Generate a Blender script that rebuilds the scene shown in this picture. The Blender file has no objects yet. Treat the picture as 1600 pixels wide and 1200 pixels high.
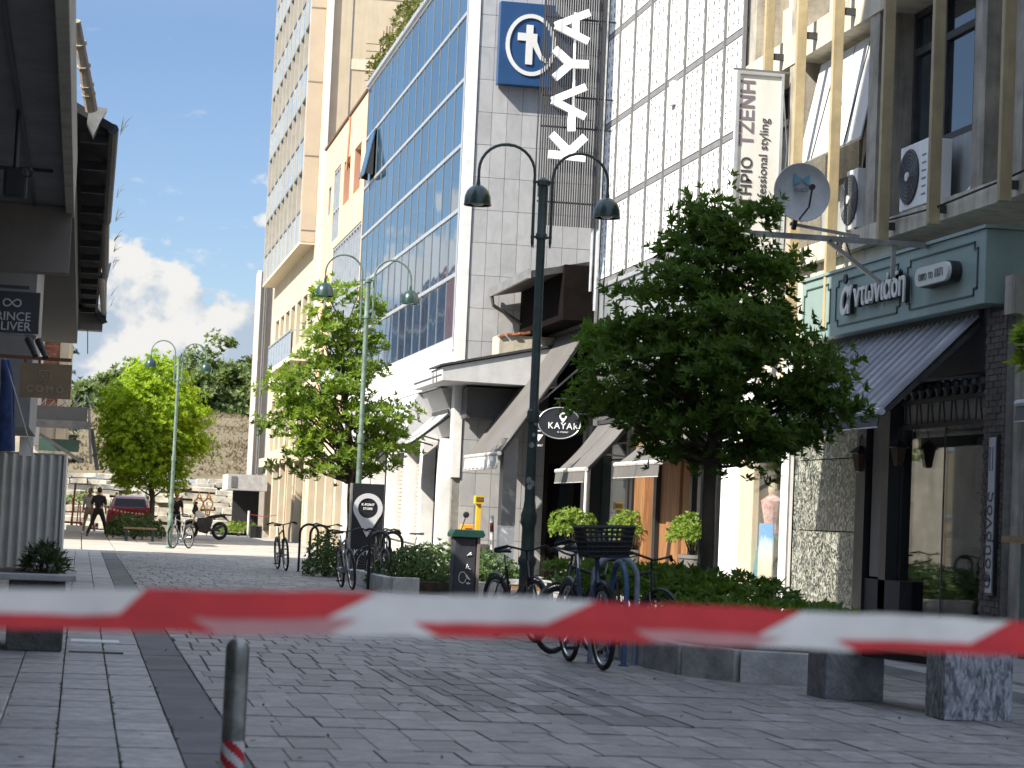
import bpy, math, random
from mathutils import Vector, Matrix
random.seed(7)
R = random.uniform
SC = bpy.context.scene
COL = SC.collection
# ---------------------------------------------------------------- camera
F = 3500.0; EYE = 1.3; TH = 0.044
_x0, _y0 = 127-800, 600-785
_xu = _x0*math.cos(TH)-_y0*math.sin(TH); _yu = _x0*math.sin(TH)+_y0*math.cos(TH)
YAW = math.atan(-_xu/F); PIT = math.atan(-_yu/math.hypot(F, _xu))
FW = Vector((math.sin(YAW)*math.cos(PIT), math.cos(YAW)*math.cos(PIT), math.sin(PIT)))
RT = Vector((math.cos(YAW), -math.sin(YAW), 0)); UP = RT.cross(FW)
cr = RT*math.cos(TH)+UP*math.sin(TH); cu = UP*math.cos(TH)-RT*math.sin(TH)
cd = bpy.data.cameras.new('camera'); cam = bpy.data.objects.new('camera', cd); COL.objects.link(cam)
cam.matrix_world = Matrix(((cr.x, cu.x, -FW.x, 0), (cr.y, cu.y, -FW.y, 0), (cr.z, cu.z, -FW.z, EYE), (0, 0, 0, 1)))
cd.sensor_width = 36; cd.lens = 36*F/1600; cd.clip_start = .1; cd.clip_end = 3000
cd.dof.use_dof = True; cd.dof.focus_distance = 38; cd.dof.aperture_fstop = 4.4
SC.camera = cam
def ray(px, py):
    a = px-800; b = 600-py
    return FW*F+cr*a+cu*b
def onX(px, py, X):
    r = ray(px, py); t = X/r.x; return Vector((X, r.y*t, EYE+r.z*t))
def onY(px, py, Y):
    r = ray(px, py); t = Y/r.y; return Vector((r.x*t, Y, EYE+r.z*t))
def gr(px, py, z=0):
    r = ray(px, py); t = (z-EYE)/r.z; return Vector((r.x*t, r.y*t, z))
# ---------------------------------------------------------------- light
SUN = Vector((1, .45, -.95)).normalized()
ld = bpy.data.lights.new('sun', 'SUN'); lo = bpy.data.objects.new('sun', ld); COL.objects.link(lo)
ld.energy = 3.0; ld.angle = math.radians(.53); ld.color = (1, .93, .82)
lo.rotation_euler = SUN.to_track_quat('-Z', 'Y').to_euler()
lo.location = (-30, 0, 40)
W = bpy.data.worlds.new('World'); SC.world = W; W.use_nodes = True
SKY_STRENGTH = .15
def build_world():
    nt = W.node_tree; N = nt.nodes; L = nt.links; N.clear()
    out = N.new('ShaderNodeOutputWorld'); bg = N.new('ShaderNodeBackground'); L.new(bg.outputs[0], out.inputs[0])
    bg.inputs[1].default_value = SKY_STRENGTH
    sky = N.new('ShaderNodeTexSky'); sky.sky_type = 'NISHITA'; sky.sun_disc = False
    sky.sun_elevation = math.asin(-SUN.z); sky.sun_rotation = math.atan2(-SUN.x, -SUN.y)
    sky.air_density = 1.0; sky.dust_density = .3; sky.ozone_density = 4.0
    tc = N.new('ShaderNodeTexCoord'); sep = N.new('ShaderNodeSeparateXYZ'); L.new(tc.outputs['Generated'], sep.inputs[0])
    def math_(op, a, b=None, c=None, clamp=False):
        m = N.new('ShaderNodeMath'); m.operation = op; m.use_clamp = clamp
        for i, v in enumerate((a, b, c)):
            if v is None: continue
            if isinstance(v, (int, float)): m.inputs[i].default_value = v
            else: L.new(v, m.inputs[i])
        return m.outputs[0]
    def maprange(v, a, b, c=0, d=1, smooth=True):
        m = N.new('ShaderNodeMapRange'); m.interpolation_type = 'SMOOTHSTEP' if smooth else 'LINEAR'
        L.new(v, m.inputs[0]); m.inputs[1].default_value = a; m.inputs[2].default_value = b
        m.inputs[3].default_value = c; m.inputs[4].default_value = d; return m.outputs[0]
    def noise(scale, detail, rough, mp, dist=0):
        n = N.new('ShaderNodeTexNoise'); n.inputs['Scale'].default_value = scale; n.inputs['Detail'].default_value = detail
        n.inputs['Roughness'].default_value = rough; n.inputs['Distortion'].default_value = dist
        L.new(mp, n.inputs['Vector']); return n.outputs[0]
    mp = N.new('ShaderNodeMapping'); mp.inputs['Scale'].default_value = (1, 1, 1.25); mp.inputs['Location'].default_value = (3.1, .9, 1.7)
    L.new(tc.outputs['Generated'], mp.inputs[0]); v = mp.outputs[0]
    big = noise(7, 1, .5, v); det = noise(26, 9, .56, v, .15)
    z = sep.outputs[2]
    # cumulus bank low over the horizon: cloud density falls with height, its top edge broken by noise
    # + looser clouds added above the view to lift the light in the shade
    hgt = math_('ADD', z, math_('MULTIPLY', math_('SUBTRACT', .5, det), .20))
    hgt = math_('ADD', hgt, math_('MULTIPLY', math_('SUBTRACT', .5, big), .07))
    bank = maprange(hgt, .106, .122, 1, 0)
    mp3 = N.new('ShaderNodeMapping'); mp3.inputs['Scale'].default_value = (1, 1, 2.4); mp3.inputs['Location'].default_value = (8.3, 2.2, .3)
    L.new(tc.outputs['Generated'], mp3.inputs[0])
    fill_clouds = maprange(noise(5.2, 8, .55, mp3.outputs[0]), .42, .58)
    fill_clouds = math_('MULTIPLY', fill_clouds, maprange(z, .20, .32))
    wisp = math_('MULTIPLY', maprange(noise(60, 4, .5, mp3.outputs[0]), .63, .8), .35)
    cover = math_('MAXIMUM', math_('MAXIMUM', bank, math_('MULTIPLY', fill_clouds, .8)), math_('MULTIPLY', wisp, maprange(z, .3, .1)))
    # own light and shade of the cloud bank
    mp2 = N.new('ShaderNodeMapping'); mp2.inputs['Location'].default_value = (3.1+.012, .9, 1.7-.012); mp2.inputs['Scale'].default_value = (1, 1, 1.25)
    L.new(tc.outputs['Generated'], mp2.inputs[0])
    det2 = noise(26, 9, .56, mp2.outputs[0], .15)
    lit = maprange(math_('ADD', math_('SUBTRACT', det, det2), math_('MULTIPLY', math_('SUBTRACT', z, .055), 2.2)), -.06, .12, .0, 1)
    cc = N.new('ShaderNodeMix'); cc.data_type = 'RGBA'; L.new(lit, cc.inputs[0])
    cc.inputs[6].default_value = (.88, 1.06, 1.27, 1); cc.inputs[7].default_value = (1.62, 1.6, 1.55, 1)
    tint = N.new('ShaderNodeMix'); tint.data_type = 'RGBA'; tint.blend_type = 'MULTIPLY'; tint.inputs[0].default_value = 1
    L.new(sky.outputs[0], tint.inputs[6])
    tr = N.new('ShaderNodeMix'); tr.data_type = 'RGBA'; L.new(maprange(z, .2, .8), tr.inputs[0]); tr.inputs[6].default_value = SKY_TINT; tr.inputs[7].default_value = SKY_TINT_UP; L.new(tr.outputs[2], tint.inputs[7])  # tint rises overhead, keeping fill light while the low sky stays dim
    mx = N.new('ShaderNodeMix'); mx.data_type = 'RGBA'; L.new(cover, mx.inputs[0]); L.new(tint.outputs[2], mx.inputs[6]); vs = N.new('ShaderNodeVectorMath'); vs.operation = 'SCALE'; L.new(cc.outputs[2], vs.inputs[0]); L.new(maprange(z, .25, .75, 1, 1.7), vs.inputs['Scale']); L.new(vs.outputs[0], mx.inputs[7])  # clouds overhead scaled brighter than the low ones, to fill the shade
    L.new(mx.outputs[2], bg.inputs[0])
SKY_TINT = (.250, .244, .256, 1); SKY_TINT_UP = (1, .97, .93, 1)
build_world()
SC.view_settings.view_transform = 'Standard'; SC.view_settings.look = 'None'
SC.view_settings.exposure = 1.9; SC.view_settings.gamma = 1; SC.view_settings.use_curve_mapping = False
SC.cycles.max_bounces = 8; SC.cycles.transparent_max_bounces = 12
# ---------------------------------------------------------------- materials
MATS = {}
def mat(name, col, rough=.7, var=.15, scale=4.0, bump=.15, metal=0, spec=.5, rand=0.0, kind='noise', streak=0.0, emit=None, trans=0.0, coat=0, island=0.0, col2=None, stretch=(1, 1, 1), bscale=None, alpha=1):
    if name in MATS: return MATS[name]
    m = bpy.data.materials.new(name); m.use_nodes = True; MATS[name] = m
    nt = m.node_tree; N = nt.nodes; L = nt.links; N.clear()
    out = N.new('ShaderNodeOutputMaterial'); p = N.new('ShaderNodeBsdfPrincipled')
    p.inputs['Roughness'].default_value = rough; p.inputs['Metallic'].default_value = metal
    p.inputs['Specular IOR Level'].default_value = spec; p.inputs['Coat Weight'].default_value = coat
    p.inputs['Alpha'].default_value = alpha
    c = (col[0], col[1], col[2], 1)
    geo = N.new('ShaderNodeNewGeometry')
    mp = N.new('ShaderNodeMapping'); mp.inputs['Scale'].default_value = stretch; L.new(geo.outputs['Position'], mp.inputs[0])
    n = N.new('ShaderNodeTexNoise'); n.inputs['Scale'].default_value = scale; n.inputs['Detail'].default_value = 6; n.inputs['Roughness'].default_value = .6
    L.new(mp.outputs[0], n.inputs['Vector'])
    ramp = N.new('ShaderNodeMapRange'); L.new(n.outputs[0], ramp.inputs[0]); ramp.inputs[1].default_value = .3; ramp.inputs[2].default_value = .7
    mix = N.new('ShaderNodeMix'); mix.data_type = 'RGBA'; L.new(ramp.outputs[0], mix.inputs[0])
    d = col2 or tuple(x*(1-2*var) for x in col)
    mix.inputs[6].default_value = (max(d[0], 0), max(d[1], 0), max(d[2], 0), 1); mix.inputs[7].default_value = c if col2 else tuple(min(1, x*(1+var*.6)) for x in col)+(1,)
    cur = mix.outputs[2]
    def mul(cur, val, lo, hi):
        mr = N.new('ShaderNodeMapRange'); L.new(val, mr.inputs[0]); mr.inputs[3].default_value = lo; mr.inputs[4].default_value = hi
        mm = N.new('ShaderNodeMix'); mm.data_type = 'RGBA'; mm.blend_type = 'MULTIPLY'; mm.inputs[0].default_value = 1
        L.new(cur, mm.inputs[6]); L.new(mr.outputs[0], mm.inputs[7]); return mm.outputs[2]
    if rand:
        oi = N.new('ShaderNodeObjectInfo'); cur = mul(cur, oi.outputs['Random'], 1-rand, 1+rand)
    if island: cur = mul(cur, geo.outputs['Random Per Island'], 1-island, 1+island)
    if streak:
        mp2 = N.new('ShaderNodeMapping'); mp2.inputs['Scale'].default_value = (2.3, 2.3, .22); L.new(geo.outputs['Position'], mp2.inputs[0])
        n2 = N.new('ShaderNodeTexNoise'); n2.inputs['Scale'].default_value = 2.2; n2.inputs['Detail'].default_value = 7; n2.inputs['Roughness'].default_value = .65; L.new(mp2.outputs[0], n2.inputs['Vector'])
        mr = N.new('ShaderNodeMapRange'); L.new(n2.outputs[0], mr.inputs[0]); mr.inputs[1].default_value = .45; mr.inputs[2].default_value = .72; mr.inputs[3].default_value = 1; mr.inputs[4].default_value = 1-streak
        mm = N.new('ShaderNodeMix'); mm.data_type = 'RGBA'; mm.blend_type = 'MULTIPLY'; mm.inputs[0].default_value = 1
        L.new(cur, mm.inputs[6]); L.new(mr.outputs[0], mm.inputs[7]); cur = mm.outputs[2]
    L.new(cur, p.inputs['Base Color'])
    if rough > .12:
        rr = N.new('ShaderNodeMapRange'); L.new(n.outputs[0], rr.inputs[0]); rr.inputs[3].default_value = max(0, rough-.12); rr.inputs[4].default_value = min(1, rough+.12); L.new(rr.outputs[0], p.inputs['Roughness'])
    if bump:
        b = N.new('ShaderNodeBump'); b.inputs['Strength'].default_value = bump; b.inputs['Distance'].default_value = .02
        n3 = N.new('ShaderNodeTexNoise'); n3.inputs['Scale'].default_value = bscale or scale*6; n3.inputs['Detail'].default_value = 5; L.new(mp.outputs[0], n3.inputs['Vector'])
        L.new(n3.outputs[0], b.inputs['Height']); L.new(b.outputs[0], p.inputs['Normal'])
    sh = p.outputs[0]
    if trans:
        t = N.new('ShaderNodeBsdfTranslucent'); L.new(cur, t.inputs[0]); ms = N.new('ShaderNodeMixShader'); ms.inputs[0].default_value = trans
        L.new(sh, ms.inputs[1]); L.new(t.outputs[0], ms.inputs[2]); sh = ms.outputs[0]
    if emit:
        p.inputs['Emission Color'].default_value = (*emit[:3], 1); p.inputs['Emission Strength'].default_value = emit[3]
    L.new(sh, out.inputs[0])
    return m
def leafmat(name, c1, c2, trans=.35, rough=.45, spec=.4):
    """leaf colour varies leaf by leaf and clump by clump; light passes through"""
    if name in MATS: return MATS[name]
    m = bpy.data.materials.new(name); m.use_nodes = True; MATS[name] = m
    nt = m.node_tree; N = nt.nodes; L = nt.links; N.clear()
    out = N.new('ShaderNodeOutputMaterial'); p = N.new('ShaderNodeBsdfPrincipled'); p.inputs['Roughness'].default_value = rough; p.inputs['Specular IOR Level'].default_value = spec
    geo = N.new('ShaderNodeNewGeometry'); n = N.new('ShaderNodeTexNoise'); n.inputs['Scale'].default_value = 1.7; n.inputs['Detail'].default_value = 3; L.new(geo.outputs['Position'], n.inputs['Vector'])
    a = N.new('ShaderNodeMath'); a.operation = 'MULTIPLY_ADD'; L.new(geo.outputs['Random Per Island'], a.inputs[0]); a.inputs[1].default_value = .6
    mr = N.new('ShaderNodeMapRange'); L.new(n.outputs[0], mr.inputs[0]); mr.inputs[1].default_value = .35; mr.inputs[2].default_value = .65; mr.inputs[4].default_value = .5
    L.new(mr.outputs[0], a.inputs[2]); a.use_clamp = True
    mx = N.new('ShaderNodeMix'); mx.data_type = 'RGBA'; L.new(a.outputs[0], mx.inputs[0]); mx.inputs[6].default_value = (*c1, 1); mx.inputs[7].default_value = (*c2, 1)
    L.new(mx.outputs[2], p.inputs['Base Color'])
    t = N.new('ShaderNodeBsdfTranslucent')
    g = N.new('ShaderNodeMix'); g.data_type = 'RGBA'; g.blend_type = 'MULTIPLY'; g.inputs[0].default_value = 1; L.new(mx.outputs[2], g.inputs[6]); g.inputs[7].default_value = (1.5, 1.6, .7, 1)
    L.new(g.outputs[2], t.inputs[0])
    ms = N.new('ShaderNodeMixShader'); ms.inputs[0].default_value = trans; L.new(p.outputs[0], ms.inputs[1]); L.new(t.outputs[0], ms.inputs[2]); L.new(ms.outputs[0], out.inputs[0])
    return m
def glassmat(name, col, rough=.03, spec=.9, wave=.02, wscale=.9, ior=1.6, rand=.15):
    if name in MATS: return MATS[name]
    m = bpy.data.materials.new(name); m.use_nodes = True; MATS[name] = m
    nt = m.node_tree; N = nt.nodes; L = nt.links; p = N['Principled BSDF']
    p.inputs['Roughness'].default_value = rough; p.inputs['IOR'].default_value = ior; p.inputs['Specular IOR Level'].default_value = spec
    oi = N.new('ShaderNodeObjectInfo'); mr = N.new('ShaderNodeMapRange'); L.new(oi.outputs['Random'], mr.inputs[0]); mr.inputs[3].default_value = 1-rand; mr.inputs[4].default_value = 1+rand
    mm = N.new('ShaderNodeMix'); mm.data_type = 'RGBA'; mm.blend_type = 'MULTIPLY'; mm.inputs[0].default_value = 1; mm.inputs[6].default_value = (*col, 1); L.new(mr.outputs[0], mm.inputs[7]); L.new(mm.outputs[2], p.inputs['Base Color'])
    geo = N.new('ShaderNodeNewGeometry'); n = N.new('ShaderNodeTexNoise'); n.inputs['Scale'].default_value = wscale; n.inputs['Detail'].default_value = 1; L.new(geo.outputs['Position'], n.inputs['Vector'])
    b = N.new('ShaderNodeBump'); b.inputs['Strength'].default_value = 1; b.inputs['Distance'].default_value = wave; L.new(n.outputs[0], b.inputs['Height']); L.new(b.outputs[0], p.inputs['Normal'])
    return m
def clearglass(name, tint=(.8, .85, .85), mixf=.25):
    """shop glass: mirror reflection over see-through glass"""
    if name in MATS: return MATS[name]
    m = bpy.data.materials.new(name); m.use_nodes = True; MATS[name] = m
    nt = m.node_tree; N = nt.nodes; L = nt.links; N.clear(); out = N.new('ShaderNodeOutputMaterial')
    g = N.new('ShaderNodeBsdfGlossy'); g.inputs['Roughness'].default_value = .02
    t = N.new('ShaderNodeBsdfTransparent'); t.inputs[0].default_value = (*tint, 1)
    lw = N.new('ShaderNodeFresnel'); gb = N.new('ShaderNodeNewGeometry'); mb_ = N.new('ShaderNodeMapRange'); mb_.inputs[3].default_value = 1.5; mb_.inputs[4].default_value = 1/1.5
    L.new(gb.outputs['Backfacing'], mb_.inputs[0]); L.new(mb_.outputs[0], lw.inputs[0])   # a thin pane reflects alike from both of its faces
    a = N.new('ShaderNodeMath'); a.operation = 'ADD'; a.use_clamp = True; L.new(lw.outputs[0], a.inputs[0]); a.inputs[1].default_value = mixf
    ms = N.new('ShaderNodeMixShader'); L.new(a.outputs[0], ms.inputs[0]); L.new(t.outputs[0], ms.inputs[1]); L.new(g.outputs[0], ms.inputs[2]); L.new(ms.outputs[0], out.inputs[0])
    return m
def stonemat(name, c1, c2, scale=3, vein=1.0, rough=.5, bump=.2, rand=.08, stretch=(1, 1, 1), dist=2.5, sharp=(.42, .6)):
    """veined stone (marble, gneiss)"""
    if name in MATS: return MATS[name]
    m = bpy.data.materials.new(name); m.use_nodes = True; MATS[name] = m
    nt = m.node_tree; N = nt.nodes; L = nt.links; p = N['Principled BSDF']; p.inputs['Roughness'].default_value = rough
    geo = N.new('ShaderNodeNewGeometry'); oi = N.new('ShaderNodeObjectInfo')
    mp = N.new('ShaderNodeMapping'); mp.inputs['Scale'].default_value = stretch; L.new(geo.outputs['Position'], mp.inputs[0])
    vm = N.new('ShaderNodeVectorMath'); vm.operation = 'ADD'; L.new(mp.outputs[0], vm.inputs[0])
    cb = N.new('ShaderNodeCombineXYZ'); ml = N.new('ShaderNodeMath'); ml.operation = 'MULTIPLY'; L.new(oi.outputs['Random'], ml.inputs[0]); ml.inputs[1].default_value = 37
    L.new(ml.outputs[0], cb.inputs[0]); L.new(ml.outputs[0], cb.inputs[2]); L.new(cb.outputs[0], vm.inputs[1])
    n = N.new('ShaderNodeTexNoise'); n.inputs['Scale'].default_value = scale; n.inputs['Detail'].default_value = 9; n.inputs['Roughness'].default_value = .68; n.inputs['Distortion'].default_value = dist
    L.new(vm.outputs[0], n.inputs['Vector'])
    mr = N.new('ShaderNodeMapRange'); L.new(n.outputs[0], mr.inputs[0]); mr.inputs[1].default_value = sharp[0]; mr.inputs[2].default_value = sharp[1]
    mx = N.new('ShaderNodeMix'); mx.data_type = 'RGBA'; L.new(mr.outputs[0], mx.inputs[0]); mx.inputs[6].default_value = (*c2, 1); mx.inputs[7].default_value = (*c1, 1)
    r2 = N.new('ShaderNodeMapRange'); L.new(oi.outputs['Random'], r2.inputs[0]); r2.inputs[3].default_value = 1-rand; r2.inputs[4].default_value = 1+rand
    mm = N.new('ShaderNodeMix'); mm.data_type = 'RGBA'; mm.blend_type = 'MULTIPLY'; mm.inputs[0].default_value = 1; L.new(mx.outputs[2], mm.inputs[6]); L.new(r2.outputs[0], mm.inputs[7])
    L.new(mm.outputs[2], p.inputs['Base Color'])
    b = N.new('ShaderNodeBump'); b.inputs['Strength'].default_value = bump; b.inputs['Distance'].default_value = .02; L.new(n.outputs[0], b.inputs['Height']); L.new(b.outputs[0], p.inputs['Normal'])
    return m
# ---------------------------------------------------------------- mesh helper
class MB:
    def __init__(s): s.v = []; s.f = []; s.m = []; s.cur = 0; s.isl = []
    def add(s, vs, fs):
        s.isl.append((len(s.v), len(s.f))); o = len(s.v); s.v += [tuple(x) for x in vs]; s.f += [tuple(i+o for i in f) for f in fs]; s.m += [s.cur]*len(fs); return s
    def box(s, x0, x1, y0, y1, z0, z1, ch=0):
        if x0 > x1: x0, x1 = x1, x0
        if y0 > y1: y0, y1 = y1, y0
        if z0 > z1: z0, z1 = z1, z0
        v = [(x0, y0, z0), (x1, y0, z0), (x1, y1, z0), (x0, y1, z0), (x0, y0, z1), (x1, y0, z1), (x1, y1, z1), (x0, y1, z1)]
        return s.add(v, [(0, 3, 2, 1), (4, 5, 6, 7), (0, 1, 5, 4), (1, 2, 6, 5), (2, 3, 7, 6), (3, 0, 4, 7)])
    def obox(s, c, ax, ay, az, hx, hy, hz):
        c = Vector(c); ax = Vector(ax).normalized()*hx; ay = Vector(ay).normalized()*hy; az = Vector(az).normalized()*hz
        v = [c-ax-ay-az, c+ax-ay-az, c+ax+ay-az, c-ax+ay-az, c-ax-ay+az, c+ax-ay+az, c+ax+ay+az, c-ax+ay+az]
        return s.add(v, [(0, 3, 2, 1), (4, 5, 6, 7), (0, 1, 5, 4), (1, 2, 6, 5), (2, 3, 7, 6), (3, 0, 4, 7)])
    def beam(s, a, b, w, h, up=(0, 0, 1)):
        a = Vector(a); b = Vector(b); d = (b-a); u = Vector(up); r = d.cross(u)
        if r.length < 1e-6: r = d.cross(Vector((1, 0, 0)))
        u = r.cross(d); return s.obox((a+b)/2, d, r, u, d.length/2, w/2, h/2)
    def quad(s, a, b, c, d): return s.add([a, b, c, d], [(0, 1, 2, 3)])
    def prism(s, poly, d):
        """extrude closed polygon (3D points) by vector d"""
        n = len(poly); d = Vector(d); v = [Vector(p) for p in poly]; v += [p+d for p in v]
        return s.add(v, [tuple(range(n-1, -1, -1)), tuple(range(n, 2*n))]+[(i, (i+1) % n, n+(i+1) % n, n+i) for i in range(n)])
    def tube(s, pts, r, n=8, cap=True):
        pts = [Vector(p) for p in pts]; k = len(pts); rs = r if isinstance(r, (list, tuple)) else [r]*k
        vs = []; prev = None
        for i, p in enumerate(pts):
            t = (pts[min(i+1, k-1)]-pts[max(i-1, 0)]).normalized()
            if prev is None:
                a = t.cross(Vector((0, 0, 1)));
                if a.length < 1e-3: a = t.cross(Vector((1, 0, 0)))
            else: a = prev-t*prev.dot(t)
            if a.length < 1e-6: a = t.cross(Vector((.3, 1, .2)))
            a.normalize(); b = t.cross(a); prev = a
            for j in range(n):
                q = 2*math.pi*j/n; vs.append(p+a*(math.cos(q)*rs[i])+b*(math.sin(q)*rs[i]))
        fs = []
        for i in range(k-1):
            for j in range(n): fs.append((i*n+j, i*n+(j+1) % n, (i+1)*n+(j+1) % n, (i+1)*n+j))
        if cap: fs += [tuple(range(n-1, -1, -1)), tuple(range((k-1)*n, k*n))]
        return s.add(vs, fs)
    def lathe(s, prof, c, n=16, axis='z'):
        """prof: list of (r, h)"""
        vs = []; k = len(prof)
        for r, h in prof:
            for j in range(n):
                q = 2*math.pi*j/n; a, b = r*math.cos(q), r*math.sin(q)
                o = (a, b, h) if axis == 'z' else ((h, a, b) if axis == 'x' else (b, h, a))
                vs.append((c[0]+o[0], c[1]+o[1], c[2]+o[2]))
        fs = [(i*n+j, i*n+(j+1) % n, (i+1)*n+(j+1) % n, (i+1)*n+j) for i in range(k-1) for j in range(n)]
        fs += [tuple(range(n-1, -1, -1)), tuple(range((k-1)*n, k*n))]
        return s.add(vs, fs)
    def torus(s, c, Rr, r, axis='x', n=28, m=8, a0=0, a1=2*math.pi):
        pts = []
        full = abs(a1-a0-2*math.pi) < 1e-6; k = n if full else n+1
        vs = []
        for i in range(k):
            q = a0+(a1-a0)*i/n
            for j in range(m):
                w = 2*math.pi*j/m; rr = Rr+r*math.cos(w); h = r*math.sin(w)
                a, b = rr*math.cos(q), rr*math.sin(q)
                o = (h, a, b) if axis == 'x' else ((a, h, b) if axis == 'y' else (a, b, h))
                vs.append((c[0]+o[0], c[1]+o[1], c[2]+o[2]))
        fs = [(i*m+j, ((i+1) % k)*m+j, ((i+1) % k)*m+(j+1) % m, i*m+(j+1) % m) for i in range(n) for j in range(m)]
        return s.add(vs, fs)
    def ell(s, c, rx, ry, rz, n=12, k=8):
        return s.add([(c[0]+rx*math.sin(math.pi*i/k)*math.cos(2*math.pi*j/n), c[1]+ry*math.sin(math.pi*i/k)*math.sin(2*math.pi*j/n), c[2]+rz*math.cos(math.pi*i/k)) for i in range(k+1) for j in range(n)],
                     [(i*n+j, (i+1)*n+j, (i+1)*n+(j+1) % n, i*n+(j+1) % n) for i in range(k) for j in range(n)])
    def split(s, name, m, parent=None, **kw):
        """every piece added becomes an object of its own"""
        ends = s.isl[1:]+[(len(s.v), len(s.f))]; out = []
        for (v0, f0), (v1, f1) in zip(s.isl, ends):
            q = MB(); q.v = s.v[v0:v1]; q.f = [tuple(i-v0 for i in f) for f in s.f[f0:f1]]; q.m = s.m[f0:f1]; out.append(q.build(name, m, parent, **kw))
        return out[0]
    def build(s, name, m, parent=None, smooth=False, bevel=0, **kw):
        me = bpy.data.meshes.new(name)
        org = origin(parent) if parent else Vector((0, 0, 0))
        me.from_pydata([(x-org.x, y-org.y, z-org.z) for x, y, z in s.v], [], s.f); me.validate()
        for k in (m if isinstance(m, (list, tuple)) else [m]): me.materials.append(k)
        if isinstance(m, (list, tuple)): me.polygons.foreach_set('material_index', s.m[:len(me.polygons)])
        if smooth: me.shade_smooth(); me.set_sharp_from_angle(angle=math.radians(40))
        o = bpy.data.objects.new(name, me); COL.objects.link(o)
        if parent: o.parent = parent
        if bevel:
            b = o.modifiers.new('bevel', 'BEVEL'); b.width = bevel; b.segments = 2; b.limit_method = 'ANGLE'
        for k, v in kw.items(): o[k] = v
        return o
def origin(o):
    """world origin of an (unrotated) object chain"""
    l = Vector((0, 0, 0))
    while o: l += o.location; o = o.parent
    return l
def thing(name, label, cat, loc=(0, 0, 0), group=None):
    o = bpy.data.objects.new(name, None); COL.objects.link(o); o.location = loc; o.empty_display_size = .2
    o['label'] = label; o['category'] = cat
    if group: o['group'] = group
    return o
def tag(o, label, cat, group=None):
    o['label'] = label; o['category'] = cat
    if group: o['group'] = group
    return o
KIDS = {}
def kids(o): return [c for c in bpy.data.objects if c.parent == o]
def copy_tree(o, parent=None, label=None):
    c = o.copy(); COL.objects.link(c); c.parent = parent
    if label: c['label'] = label
    for ch in kids(o): copy_tree(ch, c)
    return c
def place(root, loc, rz=0, rx=0, s=1):
    root.location = loc; root.rotation_euler = (rx, 0, rz); root.scale = (s, s, s); return root
def inst(mesh, name, loc, parent, sc=(1, 1, 1), rot=(0, 0, 0)):
    o = bpy.data.objects.new(name, mesh); COL.objects.link(o); o.parent = parent
    o.location = Vector(loc)-(origin(parent) if parent else Vector((0, 0, 0))); o.scale = sc; o.rotation_euler = rot; return o
def panel_mesh(name, m, ch=.01, depth=1.0):
    """unit slab, x0..1? centred in x,y; top face z=0 with small chamfer; scaled per piece"""
    e = .5; c = ch
    v = [(-e, -e, -depth), (e, -e, -depth), (e, e, -depth), (-e, e, -depth), (-e, -e, -c), (e, -e, -c), (e, e, -c), (-e, e, -c), (-e+c, -e+c, 0), (e-c, -e+c, 0), (e-c, e-c, 0), (-e+c, e-c, 0)]
    f = [(8, 9, 10, 11)]+[(i, (i+1) % 4, 4+(i+1) % 4, 4+i) for i in range(4)]+[(4+i, 4+(i+1) % 4, 8+(i+1) % 4, 8+i) for i in range(4)]
    me = bpy.data.meshes.new(name); me.from_pydata(v, [], f); me.materials.append(m); return me
def text_obj(s, size, o, right, up, m, name='lettering', parent=None, ext=.004, align='CENTER', bold=0, space=1.0, shear=0, group=None, width=1.0):
    """flat lettering: o=baseline point, right/up vectors; real mesh"""
    cu_ = bpy.data.curves.new(name, 'FONT'); cu_.body = s; cu_.size = size; cu_.extrude = ext; cu_.align_x = align; cu_.offset = bold
    cu_.space_character = space; cu_.shear = shear; cu_.resolution_u = 3
    t = bpy.data.objects.new('t', cu_); COL.objects.link(t)
    dg = bpy.context.evaluated_depsgraph_get(); me = bpy.data.meshes.new_from_object(t.evaluated_get(dg)); bpy.data.objects.remove(t)
    r = Vector(right).normalized(); u = Vector(up).normalized(); n = r.cross(u); o = Vector(o); og = origin(parent) if parent else Vector()
    for vv in me.vertices: vv.co = o+r*vv.co.x*width+u*vv.co.y+n*vv.co.z-og
    me.name = name; me.materials.clear(); me.materials.append(m)
    ob = bpy.data.objects.new(name, me); COL.objects.link(ob)
    if parent: ob.parent = parent
    return ob
def wall(mb, plane, P, a0, a1, z0, z1, th, holes=()):
    """wall in plane 'x' (X=P..P+th, along Y) or 'y' (Y=P..P+th, along X) with rectangular holes (b0,b1,c0,c1)"""
    A = sorted({a0, a1, *[h[0] for h in holes], *[h[1] for h in holes]}); Z = sorted({z0, z1, *[h[2] for h in holes], *[h[3] for h in holes]})
    A = [a for a in A if a0 <= a <= a1]; Z = [z for z in Z if z0 <= z <= z1]
    for i in range(len(A)-1):
        run = None
        for j in range(len(Z)-1):
            am = (A[i]+A[i+1])/2; zm = (Z[j]+Z[j+1])/2
            solid = not any(h[0] < am < h[1] and h[2] < zm < h[3] for h in holes)
            if solid and run is None: run = Z[j]
            if (not solid or j == len(Z)-2) and run is not None:
                top = Z[j] if not solid else Z[j+1]
                if plane == 'x': mb.box(P, P+th, A[i], A[i+1], run, top)
                else: mb.box(A[i], A[i+1], P, P+th, run, top)
                run = None
    return mb
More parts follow.
